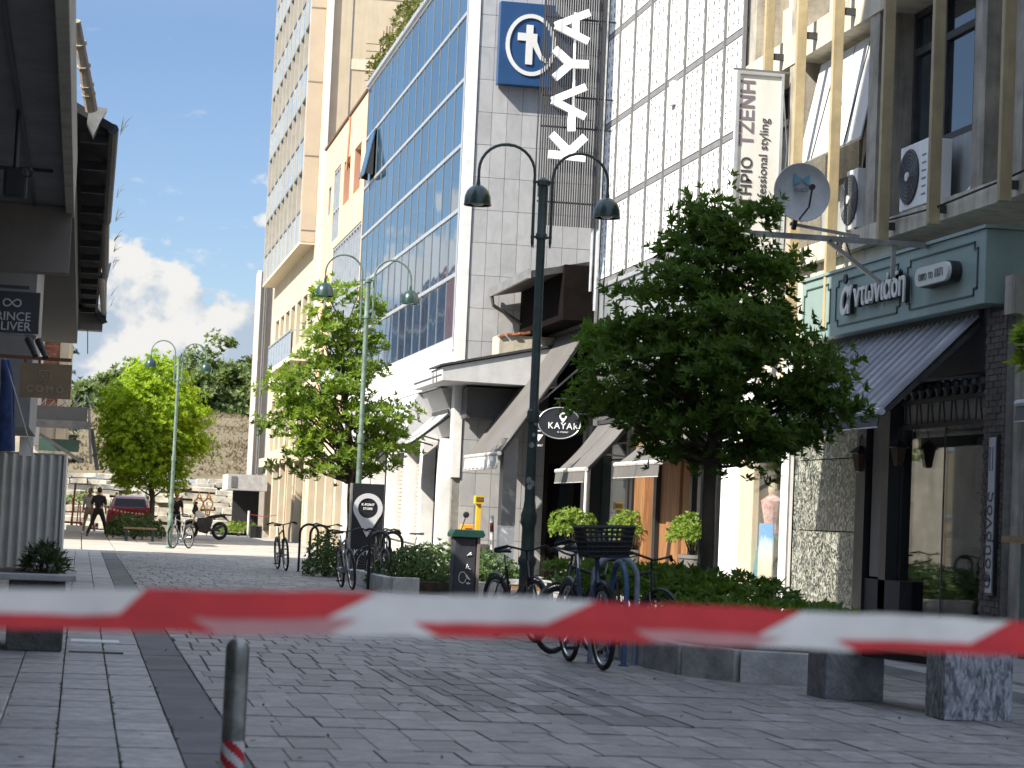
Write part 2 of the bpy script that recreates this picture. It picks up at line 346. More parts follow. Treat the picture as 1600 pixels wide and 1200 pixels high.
# ---------------------------------------------------------------- palette
M_paver = mat('grey_granite_paver', (.285, .274, .26), rough=.55, var=.22, scale=9, bump=.4, rand=.18, bscale=45, streak=.3)
M_paver_far = mat('grey_granite_paver_field', (.285, .274, .258), rough=.58, var=.2, scale=5, bump=.3, island=.2, bscale=40, streak=.25)
M_paver_dark = mat('dark_granite_paver', (.14, .135, .135), rough=.55, var=.2, scale=3, bump=.25, rand=.2, bscale=60)
M_slab = mat('pale_granite_slab', (.40, .388, .37), rough=.5, var=.24, scale=10, bump=.45, rand=.15, bscale=40, streak=.3)
M_slab_far = mat('pale_granite_slab_field', (.38, .368, .35), rough=.5, var=.12, scale=1.5, bump=.2, island=.12, bscale=40)
M_band = mat('dark_asphalt_band', (.16, .16, .165), rough=.75, var=.25, scale=1.3, bump=.5, bscale=70)
M_joint = mat('joint_dirt', (.035, .034, .03), rough=.95, var=.3, scale=8, bump=.3)
M_far_ground = mat('far_street_surface', (.33, .31, .28), rough=.8, var=.1, scale=.6, bump=.2)
M_marble = stonemat('grey_veined_marble', (.41, .41, .41), (.33, .335, .34), scale=2.4, rough=.35, bump=.08, rand=.07, dist=1.2, sharp=(.35, .65), stretch=(1, 1, .6))
M_marble_white = mat('white_marble_edge', (.74, .73, .70), rough=.4, var=.08, scale=3, bump=.05)
M_gneiss = stonemat('grey_gneiss', (.40, .41, .43), (.085, .09, .1), scale=30, rough=.6, bump=.35, rand=.05, stretch=(1, 1, .35), dist=.7, sharp=(.42, .62))
M_speckle = stonemat('green_speckled_marble', (.36, .36, .30), (.018, .024, .022), scale=9, rough=.3, bump=.05, dist=2.2, sharp=(.47, .58), rand=.04)
M_kerb = mat('pale_kerb_stone', (.40, .40, .385), rough=.75, var=.22, scale=4, bump=.5, rand=.15)
M_cream = mat('cream_render', (.52, .43, .30), rough=.85, var=.08, scale=1.2, bump=.12, streak=.15)
M_beige = mat('beige_tower_render', (.50, .43, .30), rough=.85, var=.08, scale=.8, bump=.12, streak=.12)
M_beige_light = mat('pale_beige_band', (.62, .55, .41), rough=.85, var=.05, scale=1, bump=.08, streak=.1)
M_peach = mat('peach_render', (.68, .45, .27), rough=.85, var=.06, scale=1.0, bump=.1, streak=.12)
M_peach_dk = mat('peach_shade_and_pipe', (.42, .22, .15), rough=.85, var=.06, scale=1, bump=.1)  # peach darkened as shade for the reveals, also colours core and pipe
M_conc = mat('weathered_concrete', (.36, .33, .27), rough=.9, var=.22, scale=2.2, bump=.35, streak=.5)
M_conc_lt = mat('stained_cream_concrete', (.56, .51, .40), rough=.85, var=.15, scale=1.6, bump=.25, streak=.4)
M_fin = mat('ochre_painted_fin', (.40, .32, .18), rough=.75, var=.12, scale=3, bump=.15, streak=.25)
M_alu = mat('aluminium_profile', (.52, .54, .55), rough=.4, var=.06, scale=5, bump=.03, metal=.6)
M_alu_dk = mat('grey_anodised_profile', (.16, .17, .175), rough=.4, var=.1, scale=5, bump=.03, metal=.3)
M_white = mat('white_paint', (.76, .76, .74), rough=.55, var=.05, scale=2.5, bump=.05, streak=.08)
M_panel_w = mat('white_printed_panel', (.78, .78, .76), rough=.5, var=.04, scale=1.5, bump=.02, rand=.05, streak=.14)
M_rail = mat('grey_facade_rail', (.17, .17, .17), rough=.6, var=.1, scale=4, bump=.05)
M_letter_gr = mat('pale_grey_print', (.10, .10, .10), rough=.6, var=0, bump=0)
M_black = mat('black_paint', (.014, .015, .017), rough=.4, var=.1, scale=5, bump=.04)
M_black_m = mat('matt_black', (.018, .018, .02), rough=.75, var=.2, scale=6, bump=.1)
M_blue_sign = mat('navy_sign_face', (.018, .062, .16), rough=.35, var=.05, scale=2, bump=.02)
M_sign_gr = mat('silver_grey_letter', (.62, .62, .60), rough=.45, var=.03, scale=4, bump=.02)
M_letter_w = mat('white_letter', (.82, .82, .80), rough=.5, var=.01, bump=0)
M_awn = mat('grey_awning_fabric', (.135, .128, .12), rough=.9, var=.1, scale=1.5, bump=.08, streak=.1, trans=.12)
M_awn_edge = mat('pale_awning_valance', (.62, .61, .57), rough=.85, var=.1, scale=3, bump=.1, trans=.2)
M_awn_st = mat('awning_slat_grey', (.38, .39, .42), rough=.6, var=.12, scale=2, bump=.1, rand=.08)
M_awn_st2 = mat('awning_slat_pale', (.56, .57, .60), rough=.6, var=.12, scale=2, bump=.1, rand=.08)
M_green_sign = mat('sage_green_paint', (.225, .305, .275), rough=.45, var=.06, scale=1.4, bump=.04, streak=.08)
M_green_dk = mat('dark_green_moulding', (.035, .075, .06), rough=.5, var=.1, scale=3, bump=.04)
M_lampgreen = mat('dark_green_enamel', (.012, .042, .03), rough=.32, var=.2, scale=6, bump=.05, coat=.3)
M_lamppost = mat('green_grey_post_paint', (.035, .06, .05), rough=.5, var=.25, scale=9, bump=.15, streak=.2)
M_lamppost_lt = mat('pale_green_post_paint', (.13, .19, .15), rough=.55, var=.25, scale=9, bump=.15, streak=.2)  # paler green for the three farther lamps
M_wood = mat('warm_timber_slat', (.34, .165, .065), rough=.55, var=.25, scale=3, bump=.15, stretch=(8, 8, .6), island=.15)
M_wood_dk = mat('brown_timber', (.16, .075, .032), rough=.6, var=.25, scale=3, bump=.15, stretch=(8, 8, .6))
M_plank = mat('bench_plank_wood', (.30, .18, .09), rough=.7, var=.2, scale=4, bump=.25, stretch=(6, 1, 6))
M_tile = mat('orange_roof_tile', (.36, .13, .06), rough=.85, var=.3, scale=6, bump=.4, rand=.25)
M_brick = mat('red_brick', (.34, .12, .07), rough=.9, var=.25, scale=6, bump=.4, rand=.3, island=.3)
M_brick_dk = mat('dark_brown_brick', (.075, .06, .052), rough=.85, var=.2, scale=6, bump=.4, rand=.25, island=.2)
M_mortar = mat('grey_mortar', (.22, .21, .19), rough=.95, var=.15, scale=10, bump=.3)
M_soffit = mat('dark_soffit_render', (.19, .19, .185), rough=.9, var=.15, scale=1.2, bump=.1, streak=.2)
M_browncon = mat('brown_grey_render', (.20, .175, .15), rough=.9, var=.15, scale=1.2, bump=.15)
M_metal_dk = mat('dark_weathered_metal', (.045, .045, .045), rough=.6, var=.3, scale=5, bump=.2)
M_galv = mat('galvanised_steel', (.36, .36, .34), rough=.42, var=.18, scale=5, bump=.1, metal=.7)
M_corr = mat('painted_corrugated_steel', (.52, .53, .51), rough=.5, var=.1, scale=2, bump=.06, streak=.15)
M_trunk = mat('grey_brown_bark', (.10, .08, .06), rough=.95, var=.3, scale=8, bump=.8, stretch=(1, 1, .3))
M_rubber = mat('black_rubber', (.012, .012, .012), rough=.8, var=.2, scale=20, bump=.2)
M_chrome = mat('polished_steel', (.55, .55, .55), rough=.22, var=.05, scale=10, bump=0, metal=1)
M_soil = mat('dark_soil', (.05, .035, .022), rough=1, var=.3, scale=9, bump=.8)
M_pot = mat('grey_fibre_pot', (.13, .125, .12), rough=.7, var=.12, scale=4, bump=.1)
M_shutter = mat('beige_roller_shutter', (.42, .37, .29), rough=.6, var=.08, scale=3, bump=.05)
M_stone_w = mat('white_terrace_stone', (.56, .52, .43), rough=.9, var=.35, scale=1.2, bump=.5, rand=.15, streak=.15)
M_dryhill = mat('dry_grass_slope', (.155, .125, .07), rough=1, var=.3, scale=.9, bump=.8, col2=(.10, .085, .048), bscale=7)
M_yellow = mat('yellow_paint', (.72, .46, .03), rough=.5, var=.08, scale=5, bump=.04)
M_orange = mat('orange_box_paint', (.75, .33, .02), rough=.5, var=.08, scale=5, bump=.04)
M_dark_in = mat('dark_interior', (.03, .03, .03), rough=.9, var=.3, scale=2, bump=0)
M_grey_in = mat('shop_interior_grey', (.16, .155, .15), rough=.9, var=.2, scale=2, bump=0)
G_cw = glassmat('blue_curtain_glass', (.022, .06, .105), rough=.02, wave=.0035, wscale=.8, ior=2.1, spec=1.0, rand=.2)
G_tower = glassmat('pale_blue_spandrel_glass', (.20, .27, .34), rough=.12, wave=.003, ior=1.7, rand=.12)
G_win = glassmat('window_glass', (.02, .03, .04), rough=.02, wave=.002, ior=1.8, rand=.2)
G_shop = clearglass('shop_window_glass', mixf=.04); G_disp = clearglass('clear_display_glass', tint=(.95, .97, .97), mixf=0)
M_curtain = mat('pale_window_blind', (.42, .40, .36), rough=.8, var=.05, scale=2, bump=.05, rand=.25)
L_dark = leafmat('dark_glossy_leaf', (.036, .075, .012), (.12, .20, .028), trans=.35, rough=.5, spec=.25)
L_mid = leafmat('fresh_green_leaf', (.06, .12, .015), (.24, .32, .04), trans=.5)
L_lime = leafmat('yellow_green_leaf', (.15, .26, .02), (.38, .47, .04), trans=.55)
L_hedge = leafmat('hedge_leaf', (.025, .055, .014), (.075, .13, .03), trans=.25)
L_pot = leafmat('bright_shrub_leaf', (.09, .16, .02), (.22, .30, .05), trans=.4)
L_far = leafmat('far_tree_leaf', (.07, .11, .035), (.17, .22, .07), trans=.3, rough=.6)
L_con = leafmat('conifer_needle', (.012, .028, .014), (.03, .05, .022), trans=.1, rough=.7)
# ---------------------------------------------------------------- ground
g = MB(); g.quad((-400, -60, -.06), (400, -60, -.06), (400, 900, -.06), (-400, 900, -.06)); g.build('ground', mat('plain_grey_paving', (.27, .265, .255), rough=.85, var=.12, scale=.7, bump=.3), kind='structure')
g = MB(); g.box(-60, 60, 84, 420, -.05, -.004); g.build('road', M_far_ground, kind='structure')
def slabfield(mb, rects, gap=.010, gy=.042, th=.045, z=0.0, jit=.003):
    for x0, x1, y0, y1 in rects:
        zz = z+R(-jit, jit); c = .006; a0, a1, b0, b1 = x0+gap/2, x1-gap/2, y0+gy/2, y1-gy/2
        t = [R(-.0015, .0015) for _ in range(4)]
        mb.add([(a0, b0, zz-th), (a1, b0, zz-th), (a1, b1, zz-th), (a0, b1, zz-th), (a0, b0, zz-c), (a1, b0, zz-c), (a1, b1, zz-c), (a0, b1, zz-c),
                (a0+c, b0+c, zz+t[0]), (a1-c, b0+c, zz+t[1]), (a1-c, b1-c, zz+t[2]), (a0+c, b1-c, zz+t[3])],
               [(8, 9, 10, 11)]+[(i, (i+1) % 4, 4+(i+1) % 4, 4+i) for i in range(4)]+[(4+i, 4+(i+1) % 4, 8+(i+1) % 4, 8+i) for i in range(4)])
def in_view(x, y):
    d = Vector((x, y, -EYE)); s = d.dot(FW)
    if s <= 0: return False
    a = F*d.dot(cr)/s; b = F*d.dot(cu)/s
    return -820 < a < 820 and b > -640
# inlaid pattern, hand laid: (x0,x1,y0,y1,dark)
INL = (2.46, 4.0, 14.2, 18.7)
inlay = []
def strip(x0, x1, y0, y1, n, dark):
    for i in range(n): inlay.append((x0, x1, y0+(y1-y0)*i/n, y0+(y1-y0)*(i+1)/n, dark))
strip(2.46, 2.53, 15.3, 18.7, 4, 1); strip(2.53, 2.67, 15.3, 18.7, 4, 0); strip(2.67, 2.74, 15.3, 18.7, 4, 1)
for k in range(2): strip(2.74+.16*k, 2.90+.16*k, 15.3, 18.7, 7, 1)
strip(3.06, 3.10, 14.9, 18.7, 5, 1)
for k in range(6):
    for q in range(3):
        inlay.append((3.10+.18*q, 3.28+.18*q, 14.9+.633*k, 15.533+.633*k, 1 if (k*5+q*3) % 7 in (0, 3) else 0))
strip(3.64, 3.74, 14.9, 18.7, 5, 1); strip(3.74, 3.86, 14.9, 18.7, 5, 0); strip(3.86, 4.0, 14.2, 18.7, 6, 1)
for k in range(6): inlay.append((2.46+.1*k, 2.56+.1*k, 14.9, 15.3, 1 if k % 2 == 0 else 0))
for k in range(7): inlay.append((2.46+.2*k, 2.66+.2*k, 14.2, 14.9, 1 if k > 3 else 0))
PW, PL = .236, .62
rects = []
y = 8.6; i = 0
while y < 58:
    x = .93-R(0, PW)
    while x < 8.2:
        w = PW*R(.86, 1.16); x1 = x+w; a = max(x, .93); b = min(x1, 7.5)
        x = x1
        if b-a < .04: continue
        spans = [(a, b)]
        if y < INL[3]-.01 and y+PL > INL[2]+.01:
            spans = []
            if a < INL[0]: spans.append((a, min(b, INL[0])))
            if b > INL[1]: spans.append((max(a, INL[1]), b))
        for p, q in spans:
            if q-p > .03: rects.append((p, q, y, y+PL, 0))
    y += PL; i += 1
# the inlay rectangle is 14.2..18.7: fill the strips left between it and the courses
y0s = [8.6+PL*k for k in range(90)]
lo_ = max(v for v in y0s if v <= INL[2]); hi_ = min(v for v in y0s if v >= INL[3])
for k in range(6):
    a = INL[0]+(INL[1]-INL[0])*k/6; b = INL[0]+(INL[1]-INL[0])*(k+1)/6
    if INL[2]-lo_ > .02: rects.append((a, b, lo_, INL[2], 0))
    if hi_-INL[3] > .02: rects.append((a, b, INL[3], hi_, 0))
rects += inlay
vis = sorted([r for r in rects if in_view((r[0]+r[1])/2, (r[2]+r[3])/2)], key=lambda r: r[2])
near = vis[:296]; nearset = set(near)
pav = MB(); pav.quad((.92, 8, -.05), (7.52, 8, -.05), (7.52, 58, -.05), (.92, 58, -.05)); pavement = pav.build('pavement', M_joint, kind='structure')
pm = panel_mesh('paver', M_paver, .012); pmd = panel_mesh('paver', M_paver_dark, .012)
for r in near:
    x0, x1, y0, y1, dk = r
    gp = R(.004, .009); gy = R(.022, .042); dz = R(-.004, .004)
    inst(pmd if dk else pm, 'paver', ((x0+x1)/2+R(-.002, .002), (y0+y1)/2+R(-.004, .004), dz), pavement, (x1-x0-gp, y1-y0-gy, .045), (R(-.002, .002), R(-.004, .004), R(-.004, .004)))
rest = MB(); slabfield(rest, [r[:4] for r in rects if r not in nearset and not r[4]]); rest.build('paver_field', M_paver_far, pavement, kind='stuff')
rest = MB(); slabfield(rest, [r[:4] for r in rects if r not in nearset and r[4]])
if rest.v: rest.build('dark_paver_field', M_paver_dark, pavement, kind='stuff')
# left slab walk, dark band
sw = MB(); sw.quad((-3, 6, -.052), (.92, 6, -.052), (.92, 60, -.052), (-3, 60, -.052)); side = sw.build('sidewalk', M_joint, kind='structure')
srects = []
y = 8.0
while y < 60:
    for k in range(-10, 2):
        x0 = -.06+.325*k
        if k == 1: x1 = .585
        else: x1 = x0+.325
        srects.append((x0, x1, y+(.0), y+.46))
    y += .46
vis = sorted([r for r in srects if in_view((r[0]+r[1])/2, r[2]+.3)], key=lambda r: r[2])[:280]; vs_ = set(vis)
sm = panel_mesh('slab', M_slab, .01)
for x0, x1, y0, y1 in vis:
    inst(sm, 'slab', ((x0+x1)/2, (y0+y1)/2, R(-.003, .003)), side, (x1-x0-R(.008, .014), y1-y0-R(.01, .026), .045), (R(-.002, .002), R(-.003, .003), 0))
rest = MB(); slabfield(rest, [r for r in srects if r not in vs_]); rest.build('slab_field', M_slab_far, side, kind='stuff')
b = MB(); yy = 8
while yy < 60:
    L_ = R(1.6, 2.6)
    b.box(.592, .925, yy, yy+L_, -.04, R(-.006, -.002)); yy += L_+.012
b.build('drain_band', M_band, kind='structure')
# right hand walk: asphalt band, pale lanes
b = MB(); b.box(7.53, 8.05, 8, 60, -.04, -.004); b.box(8.4, 8.62, 8, 60, -.04, -.004); b.build('dark_band', M_band, kind='structure')
rest = MB(); q = []
y = 8
while y < 60:
    for x0, x1 in ((8.05, 8.4), (8.62, 9.1), (9.1, 9.6), (9.6, 10.1), (10.1, 10.6)): q.append((x0, x1, y, y+.72))
    y += .72
slabfield(rest, q); rest.build('shopfront_walk', M_slab_far, kind='structure')
# sunny far street, joints carried by courses that thin out
far = MB(); q = []
y = 60
while y < 86:
    x = -8
    while x < 9.0: q.append((x, x+.9, y, y+.85)); x += .9
    y += .85
slabfield(far, q, gap=.03); 
q = [];
y = 58.2
far.build('far_paving', mat('pale_far_paving', (.34, .315, .27), rough=.8, var=.12, scale=.7, bump=.15, island=.12), kind='structure')
tr = MB(); tr.box(-9, 10.5, 58.0, 60.0, -.045, -.003); tr.build('cross_street', mat('worn_cross_paving', (.30, .285, .25), rough=.8, var=.2, scale=1.1, bump=.2), kind='structure')
# manhole covers in the slab walk
t = thing('manhole_cover', 'pair of pale framed service covers set in the slab walk beside the stone planter box', 'manhole cover', (.2, 20.6, 0))
b = MB(); b.box(-.02, .42, 20.95, 21.3, .0, .012); b.build('plate', M_marble_white, t, bevel=.003)
b = MB(); b.box(-.03, .43, 19.55, 19.66, .0, .01); b.build('frame', M_metal_dk, t)
# ---------------------------------------------------------------- curtain wall building
XG = 8.4
cw = thing('curtain_wall_building', 'office building with a blue glass curtain wall and a grey marble end wall', 'building', (XG, 51, 0))
b = MB(); b.box(XG+.25, 16, 51.25, 71.3, 0, 14.9); b.build('core', M_dark_in, cw)
rows = [5.48, 7.01, 8.54, 10.09, 11.67, 13.27, 14.95]; GY0, GY1, NC = 52.0, 71.3, 14
pw = (GY1-GY0)/NC
def xpane(mesh, name, X, yc, zc, w, h, parent, rot=(0, 0, 0)):
    """slab facing -X"""
    return inst(mesh, name, (X, yc, zc), parent, (h, w, .03), (0, -math.pi/2+rot[1], rot[2]))
pane_me = panel_mesh('glass_pane', G_cw, .002)
for j in range(6):
    for i in range(NC):
        if j == 4 and i == NC-2: continue
        xpane(pane_me, 'glass_pane', XG+.02, GY0+pw*(i+.5), (rows[j]+rows[j+1])/2, pw-.05, rows[j+1]-rows[j]-.05, cw, (0, R(-.0025, .0025), R(-.003, .003)))
mu = MB()
for i in range(NC+1): mu.box(XG+.008, XG+.06, GY0+pw*i-.05, GY0+pw*i+.05, 5.48, 14.95)
mu.split('mullion', M_alu_dk, cw)
tr = MB()
for z in rows: tr.box(XG-.012, XG+.03, GY0-.03, GY1+.03, z-.045, z+.045)
tr.split('transom', M_alu, cw)
# opened casement
yc = GY0+pw*(NC-1.5)
b = MB(); b.prism([(XG-.06, yc-pw/2+.04, 11.67+.08), (XG-.06, yc-pw/2+.04, 13.22), (XG-.30, yc-pw/2+.04, 11.8)], (0, .02, 0))
b.prism([(XG-.06, yc+pw/2-.04, 11.67+.08), (XG-.06, yc+pw/2-.04, 13.22), (XG-.30, yc+pw/2-.04, 11.8)], (0, -.02, 0))
b.build('gap_shade_sheet', M_black_m, cw)  # black triangular sheets stand in for the dark gap beside the sash
b = MB(); b.add([(XG-.05, yc-pw/2+.03, 13.22), (XG-.05, yc+pw/2-.03, 13.22), (XG-.34, yc+pw/2-.03, 11.79), (XG-.34, yc-pw/2+.03, 11.79), (XG-.02, yc-pw/2+.03, 13.2), (XG-.02, yc+pw/2-.03, 13.2), (XG-.31, yc+pw/2-.03, 11.77), (XG-.31, yc-pw/2+.03, 11.77)],
                [(0, 1, 2, 3), (7, 6, 5, 4), (0, 3, 7, 4), (1, 5, 6, 2), (3, 2, 6, 7), (0, 4, 5, 1)]); b.build('open_casement', G_cw, cw, label='tilted open window sash')
# corner posts and white marble edge
b = MB(); b.box(XG-.03, XG+.25, 51.42, 51.60, 5.2, 15.2); b.box(XG-.03, XG+.2, 51.72, 51.92, 5.2, 15.2); b.split('corner_post', M_alu, cw)
b = MB(); b.box(XG, XG+.2, 51.6, 51.72, 5.2, 15.2); b.build('corner_glazing', M_alu_dk, cw)
b = MB(); b.box(XG-.06, XG+.14, 50.97, 51.40, 2.2, 15.2); b.build('marble_edge', M_marble_white, cw)
b = MB(); b.box(XG-.02, 11.6, 51.03, 51.25, 0, 15.2); b.build('end_wall', M_mortar, cw)
mp_ = panel_mesh('marble_panel', M_marble, .006)
x0 = XG+.16; cols = 8; cwid = (11.45-x0)/cols; zz = .02; r_ = 0
while zz < 15.1:
    h = .765
    for i in range(cols):
        inst(mp_, 'marble_panel', (x0+cwid*(i+.5), 51.0+R(-.003, .003), zz+h/2), cw, (cwid-.009, h-.009, .03), (math.pi/2+R(-.002, .002), 0, 0))
    zz += h
# parapet, roof garden
b = MB(); b.box(XG-.08, XG+.3, GY0-.1, GY1, 14.99, 15.12); b.build('parapet', M_alu, cw)
# lower bowed fascia and ground floor along the street
b = MB()
prof = [(XG+.3, 5.44), (XG-.12, 5.44), (XG-.14, 5.30), (XG-.36, 4.55), (XG-.40, 4.42), (XG-.40, 4.30), (XG+.3, 4.30)]
b.prism([(x, 51.9, z) for x, z in prof], (0, 19.4, 0)); b.build('fascia', M_white, cw)
b = MB()
prof = [(XG+.3, 4.29), (XG-.38, 4.29), (XG-.55, 3.9), (XG-.60, 3.45), (XG-.50, 3.1), (XG+.3, 3.1)]
b.prism([(x, 54.6, z) for x, z in prof], (0, 16.5, 0)); b.build('lower_fascia', mat('grey_white_cladding', (.5, .5, .5), rough=.5, var=.08, scale=1.5, bump=.05), cw)
b = MB()
b.prism([(XG-.3, 54.58, 4.27), (XG-.3, 51.5, 4.27), (XG+.2, 51.5, 3.2), (XG+.2, 54.58, 3.2)], (.3, 0, 0)); b.build('curved_soffit', M_marble, cw)
# ground floor bays
b = MB()
for y in (51.45, 54.2, 57.0, 60.2, 63.4, 66.6, 70.6): b.box(XG-.25, XG+.3, y, y+.5, 0, 3.1)
b.split('pilaster', M_marble_white, cw)
b = MB(); b.box(XG+.22, XG+.3, 51.3, 71.2, 0, 4.2); b.build('back_wall', M_grey_in, cw)
def shutter(y0, y1, z0, z1, X, parent, m=M_shutter, pitch=.11):
    s_ = MB(); z = z0
    while z < z1: s_.prism([(X, y0, z), (X-.02, y0, z+.02), (X-.02, y0, z+pitch-.03), (X, y0, z+pitch-.005)], (0, y1-y0, 0)); z += pitch
    return s_.build('roller_shutter', m, parent)
shutter(54.8, 56.9, 0, 2.55, XG+.05, cw); shutter(57.6, 60.1, 0, 2.5, XG+.05, cw)
b = MB()
for y0, y1 in ((51.98, 54.15), (60.8, 63.3), (64, 66.5), (67.2, 70.5)):
    b.box(XG+.12, XG+.15, y0, y1, .1, 2.9)
b.split('shop_window', G_win, cw)
b = MB()
for y0, y1 in ((51.98, 54.15), (60.8, 63.3), (64, 66.5), (67.2, 70.5)):
    for yy in (y0, (y0+y1)/2, y1): b.box(XG+.06, XG+.11, yy-.04, yy+.04, 0, 2.95)
b.split('shop_window_frame', M_black, cw)
# blue bank sign
t = thing('bank_sign', 'navy square sign with a pale ringed cross emblem high on the grey marble wall', 'sign', (9.6, 50.9, 12.3))
b = MB(); b.box(8.97, 10.27, 50.72, 50.97, 11.37, 13.32); b.build('sign_box', M_blue_sign, t, bevel=.01)
b = MB(); n = 40; c = (9.72, 12.33)
ro, ri = (.60, .73), (.51, .635)
vs = []
for i in range(n):
    q = 2*math.pi*i/n
    for (a, h) in (ro, ri):
        for yy in (50.715, 50.69): vs.append((c[0]+a*math.cos(q), yy, c[1]+h*math.sin(q)))
fs = []
for i in range(n):
    a = 4*i; d = 4*((i+1) % n); fs += [(a+1, d+1, d+3, a+3), (a, d, d+1, a+1), (a+2, a+3, d+3, d+2)]
b.add(vs, fs); b.build('ring', M_sign_gr, t)
b = MB(); b.box(9.60, 9.76, 50.69, 50.715, 11.87, 12.80); b.box(9.40, 9.60, 50.69, 50.715, 12.42, 12.60); b.box(9.76, 9.86, 50.69, 50.715, 12.42, 12.60)
b.prism([(9.76, 50.69, 12.3), (9.95, 50.69, 12.0), (10.14, 50.69, 11.9), (10.1, 50.69, 12.02), (9.98, 50.69, 12.12), (9.86, 50.69, 12.42), (9.76, 50.69, 12.42)], (0, .025, 0)); b.build('cross', M_sign_gr, t)
# roof garden: trellis and climbing plant
t = thing('roof_trellis', 'rusty wire trellis standing at the far corner of the glass building roof', 'trellis', (XG+.5, 70, 15))
b = MB()
for k in range(5): b.tube([(XG+.3, 71.2-k*.75, 15.1), (XG+.3, 71.2-k*.75, 16.55+R(-.1, .15))], .018, 5)
for z in (16.2,): b.tube([(XG+.3, 71.3, z), (XG+.3, 68.1, z)], .018, 5)
for k in range(6): b.tube([(XG-.15, 71.25, 15.2+k*.24), (XG+.45, 71.2, 15.2+k*.24)], .014, 5)
b.build('wire_frame', mat('rusty_wire', (.16, .09, .05), rough=.8, var=.3, scale=10), t)
# ---------------------------------------------------------------- peach building
pb = thing('peach_building', 'peach rendered building with square dark windows between the glass office block and the beige tower', 'building', (XG, 77, 0))
wins = [(72.5, 74.45, 11.9, 13.45), (75.5, 77.5, 11.9, 13.45), (78.45, 80.7, 10.95, 13.6), (81.4, 82.4, 12.15, 13.2), (71.5, 80.0, 5.2, 10.7), (81.2, 82.5, 8.3, 9.9), (81.2, 82.5, 5.6, 7.2)]
b = MB(); wall(b, 'x', XG, 71.36, 84.0, 3.1, 14.87, .45, wins); b.box(XG+.45, 15, 71.36, 71.6, 3, 14.8); b.build('wall', M_peach, pb)
b = MB(); b.box(XG+.46, 15, 71.6, 84, 0, 14.6); b.build('core', M_peach_dk, pb)
b = MB(); b.box(XG-.06, XG+.5, 71.36, 84.02, 14.88, 14.96); b.build('coping', mat('brown_coping', (.10, .06, .04), rough=.7), pb)
for w in wins[:2]:
    b = MB(); b.box(XG+.02, XG+.44, w[1]-.03, w[1]-.003, w[2]+.003, w[3]-.003); b.build('reveal_shade', M_peach_dk, pb)  # darker sheet puts the reveal's shade into its colour
    b = MB(); b.box(XG+.40, XG+.42, w[0]+.03, w[1]-.03, w[2]+.03, w[3]-.03); b.build('window', G_win, pb)
def glazed(X, y0, y1, z0, z1, ny, zl, parent, prof=M_alu, glass=G_tower, name='strip_window'):
    w = MB(); w.box(X+.10, X+.13, y0+.02, y1-.02, z0+.02, z1-.02); o = w.build(name, glass, parent)
    f_ = MB()
    for i in range(ny+1): y = y0+(y1-y0)*i/ny; f_.box(X+.02, X+.10, y-.035, y+.035, z0, z1)
    for z in zl: f_.box(X+.03, X+.09, y0, y1, z-.03, z+.03)
    f_.split('glazing_bar', prof, parent); return o
glazed(XG, 71.5, 80.0, 5.2, 10.7, 11, (5.25, 7.0, 8.6, 10.65), pb)
glazed(XG, 78.45, 80.7, 10.95, 13.6, 3, (11.0, 12.1, 13.55), pb)
glazed(XG, 81.4, 82.4, 12.15, 13.2, 1, (), pb, glass=G_win); glazed(XG, 81.2, 82.5, 8.3, 9.9, 1, (), pb, glass=G_win); glazed(XG, 81.2, 82.5, 5.6, 7.2, 1, (), pb, glass=G_win)
b = MB(); b.tube([(XG-.04, 75.9, 14.8), (XG-.05, 75.9, 14.2), (XG-.05, 76.2, 13.0)], .04, 6); b.build('drainpipe', M_peach_dk, pb)
b = MB()
for y in (71.4, 74.2, 77.2, 80.2, 83.2): b.box(XG-.12, XG+.3, y, y+.55, 0, 3.1)
b.box(XG-.3, XG+.3, 71.36, 84, 3.1, 3.5); b.split('ground_floor_pier', M_cream, pb)
b = MB()
for y in (71.4, 74.2, 77.2, 80.2): b.box(XG+.2, XG+.24, y+.56, y+2.98, .05, 3.08)
b.split('shop_window', G_win, pb)
b = MB()
for y in (71.4, 74.2, 77.2, 80.2):
    for k in range(4): b.box(XG+.12, XG+.2, y+.6+k*.76, y+.68+k*.76, 0, 3.08)
b.split('shop_window_frame', M_alu, pb)
ac = MB(); ac.box(XG-.42, XG-.08, 76.6, 77.5, 5.75, 6.35); o_ = tag(ac.build('air_conditioner', M_white, bevel=.02), 'grey air conditioner box on the peach facade behind the middle street tree', 'air conditioner')
# ---------------------------------------------------------------- tower with window bay
tw = thing('beige_tower', 'tall beige tower with projecting bay of ribbon windows and blue glass spandrels', 'building', (XG, 92, 0))
b = MB(); b.box(XG+.02, 22, 85.0, 85.3, 0, 34); wins = [(86.2+2.6*k, 88.0+2.6*k, 8.1, 9.9) for k in range(7)]+[(86.2+2.6*k, 88.0+2.6*k, 3.9, 6.2) for k in range(7)]
wall(b, 'x', XG+.02, 85.3, 106, 3.2, 34, .4, wins); b.build('wall', M_beige, tw)
b = MB()
for k in range(7):
    b.box(XG+.3, XG+.34, 86.2+2.6*k, 88.0+2.6*k, 8.1, 9.9); b.box(XG+.3, XG+.34, 86.2+2.6*k, 88.0+2.6*k, 3.9, 6.2)
b.split('window', G_win, tw)
for z in (15.46, 18.27, 21.1, 24.0):
    b = MB(); b.box(XG+.9, 22, 84.97, 85.0, z, z+.40); b.build('pale_band', M_beige_light, tw)
b = MB(); b.box(XG+.86, XG+.90, 84.985, 85.0, 12, 34); b.build('wall_joint', M_alu_dk, tw)
b = MB(); b.box(XG-.05, XG+.12, 84.86, 85.1, 0, 34); b.build('corner_pilaster', M_marble_white, tw)
XB, BY0, BY1, BZ = 7.86, 86.9, 105.0, 11.75
b = MB(); b.box(XB+.5, XG+.02, BY0, BY1, BZ, 34); b.build('bay_core', M_beige, tw)
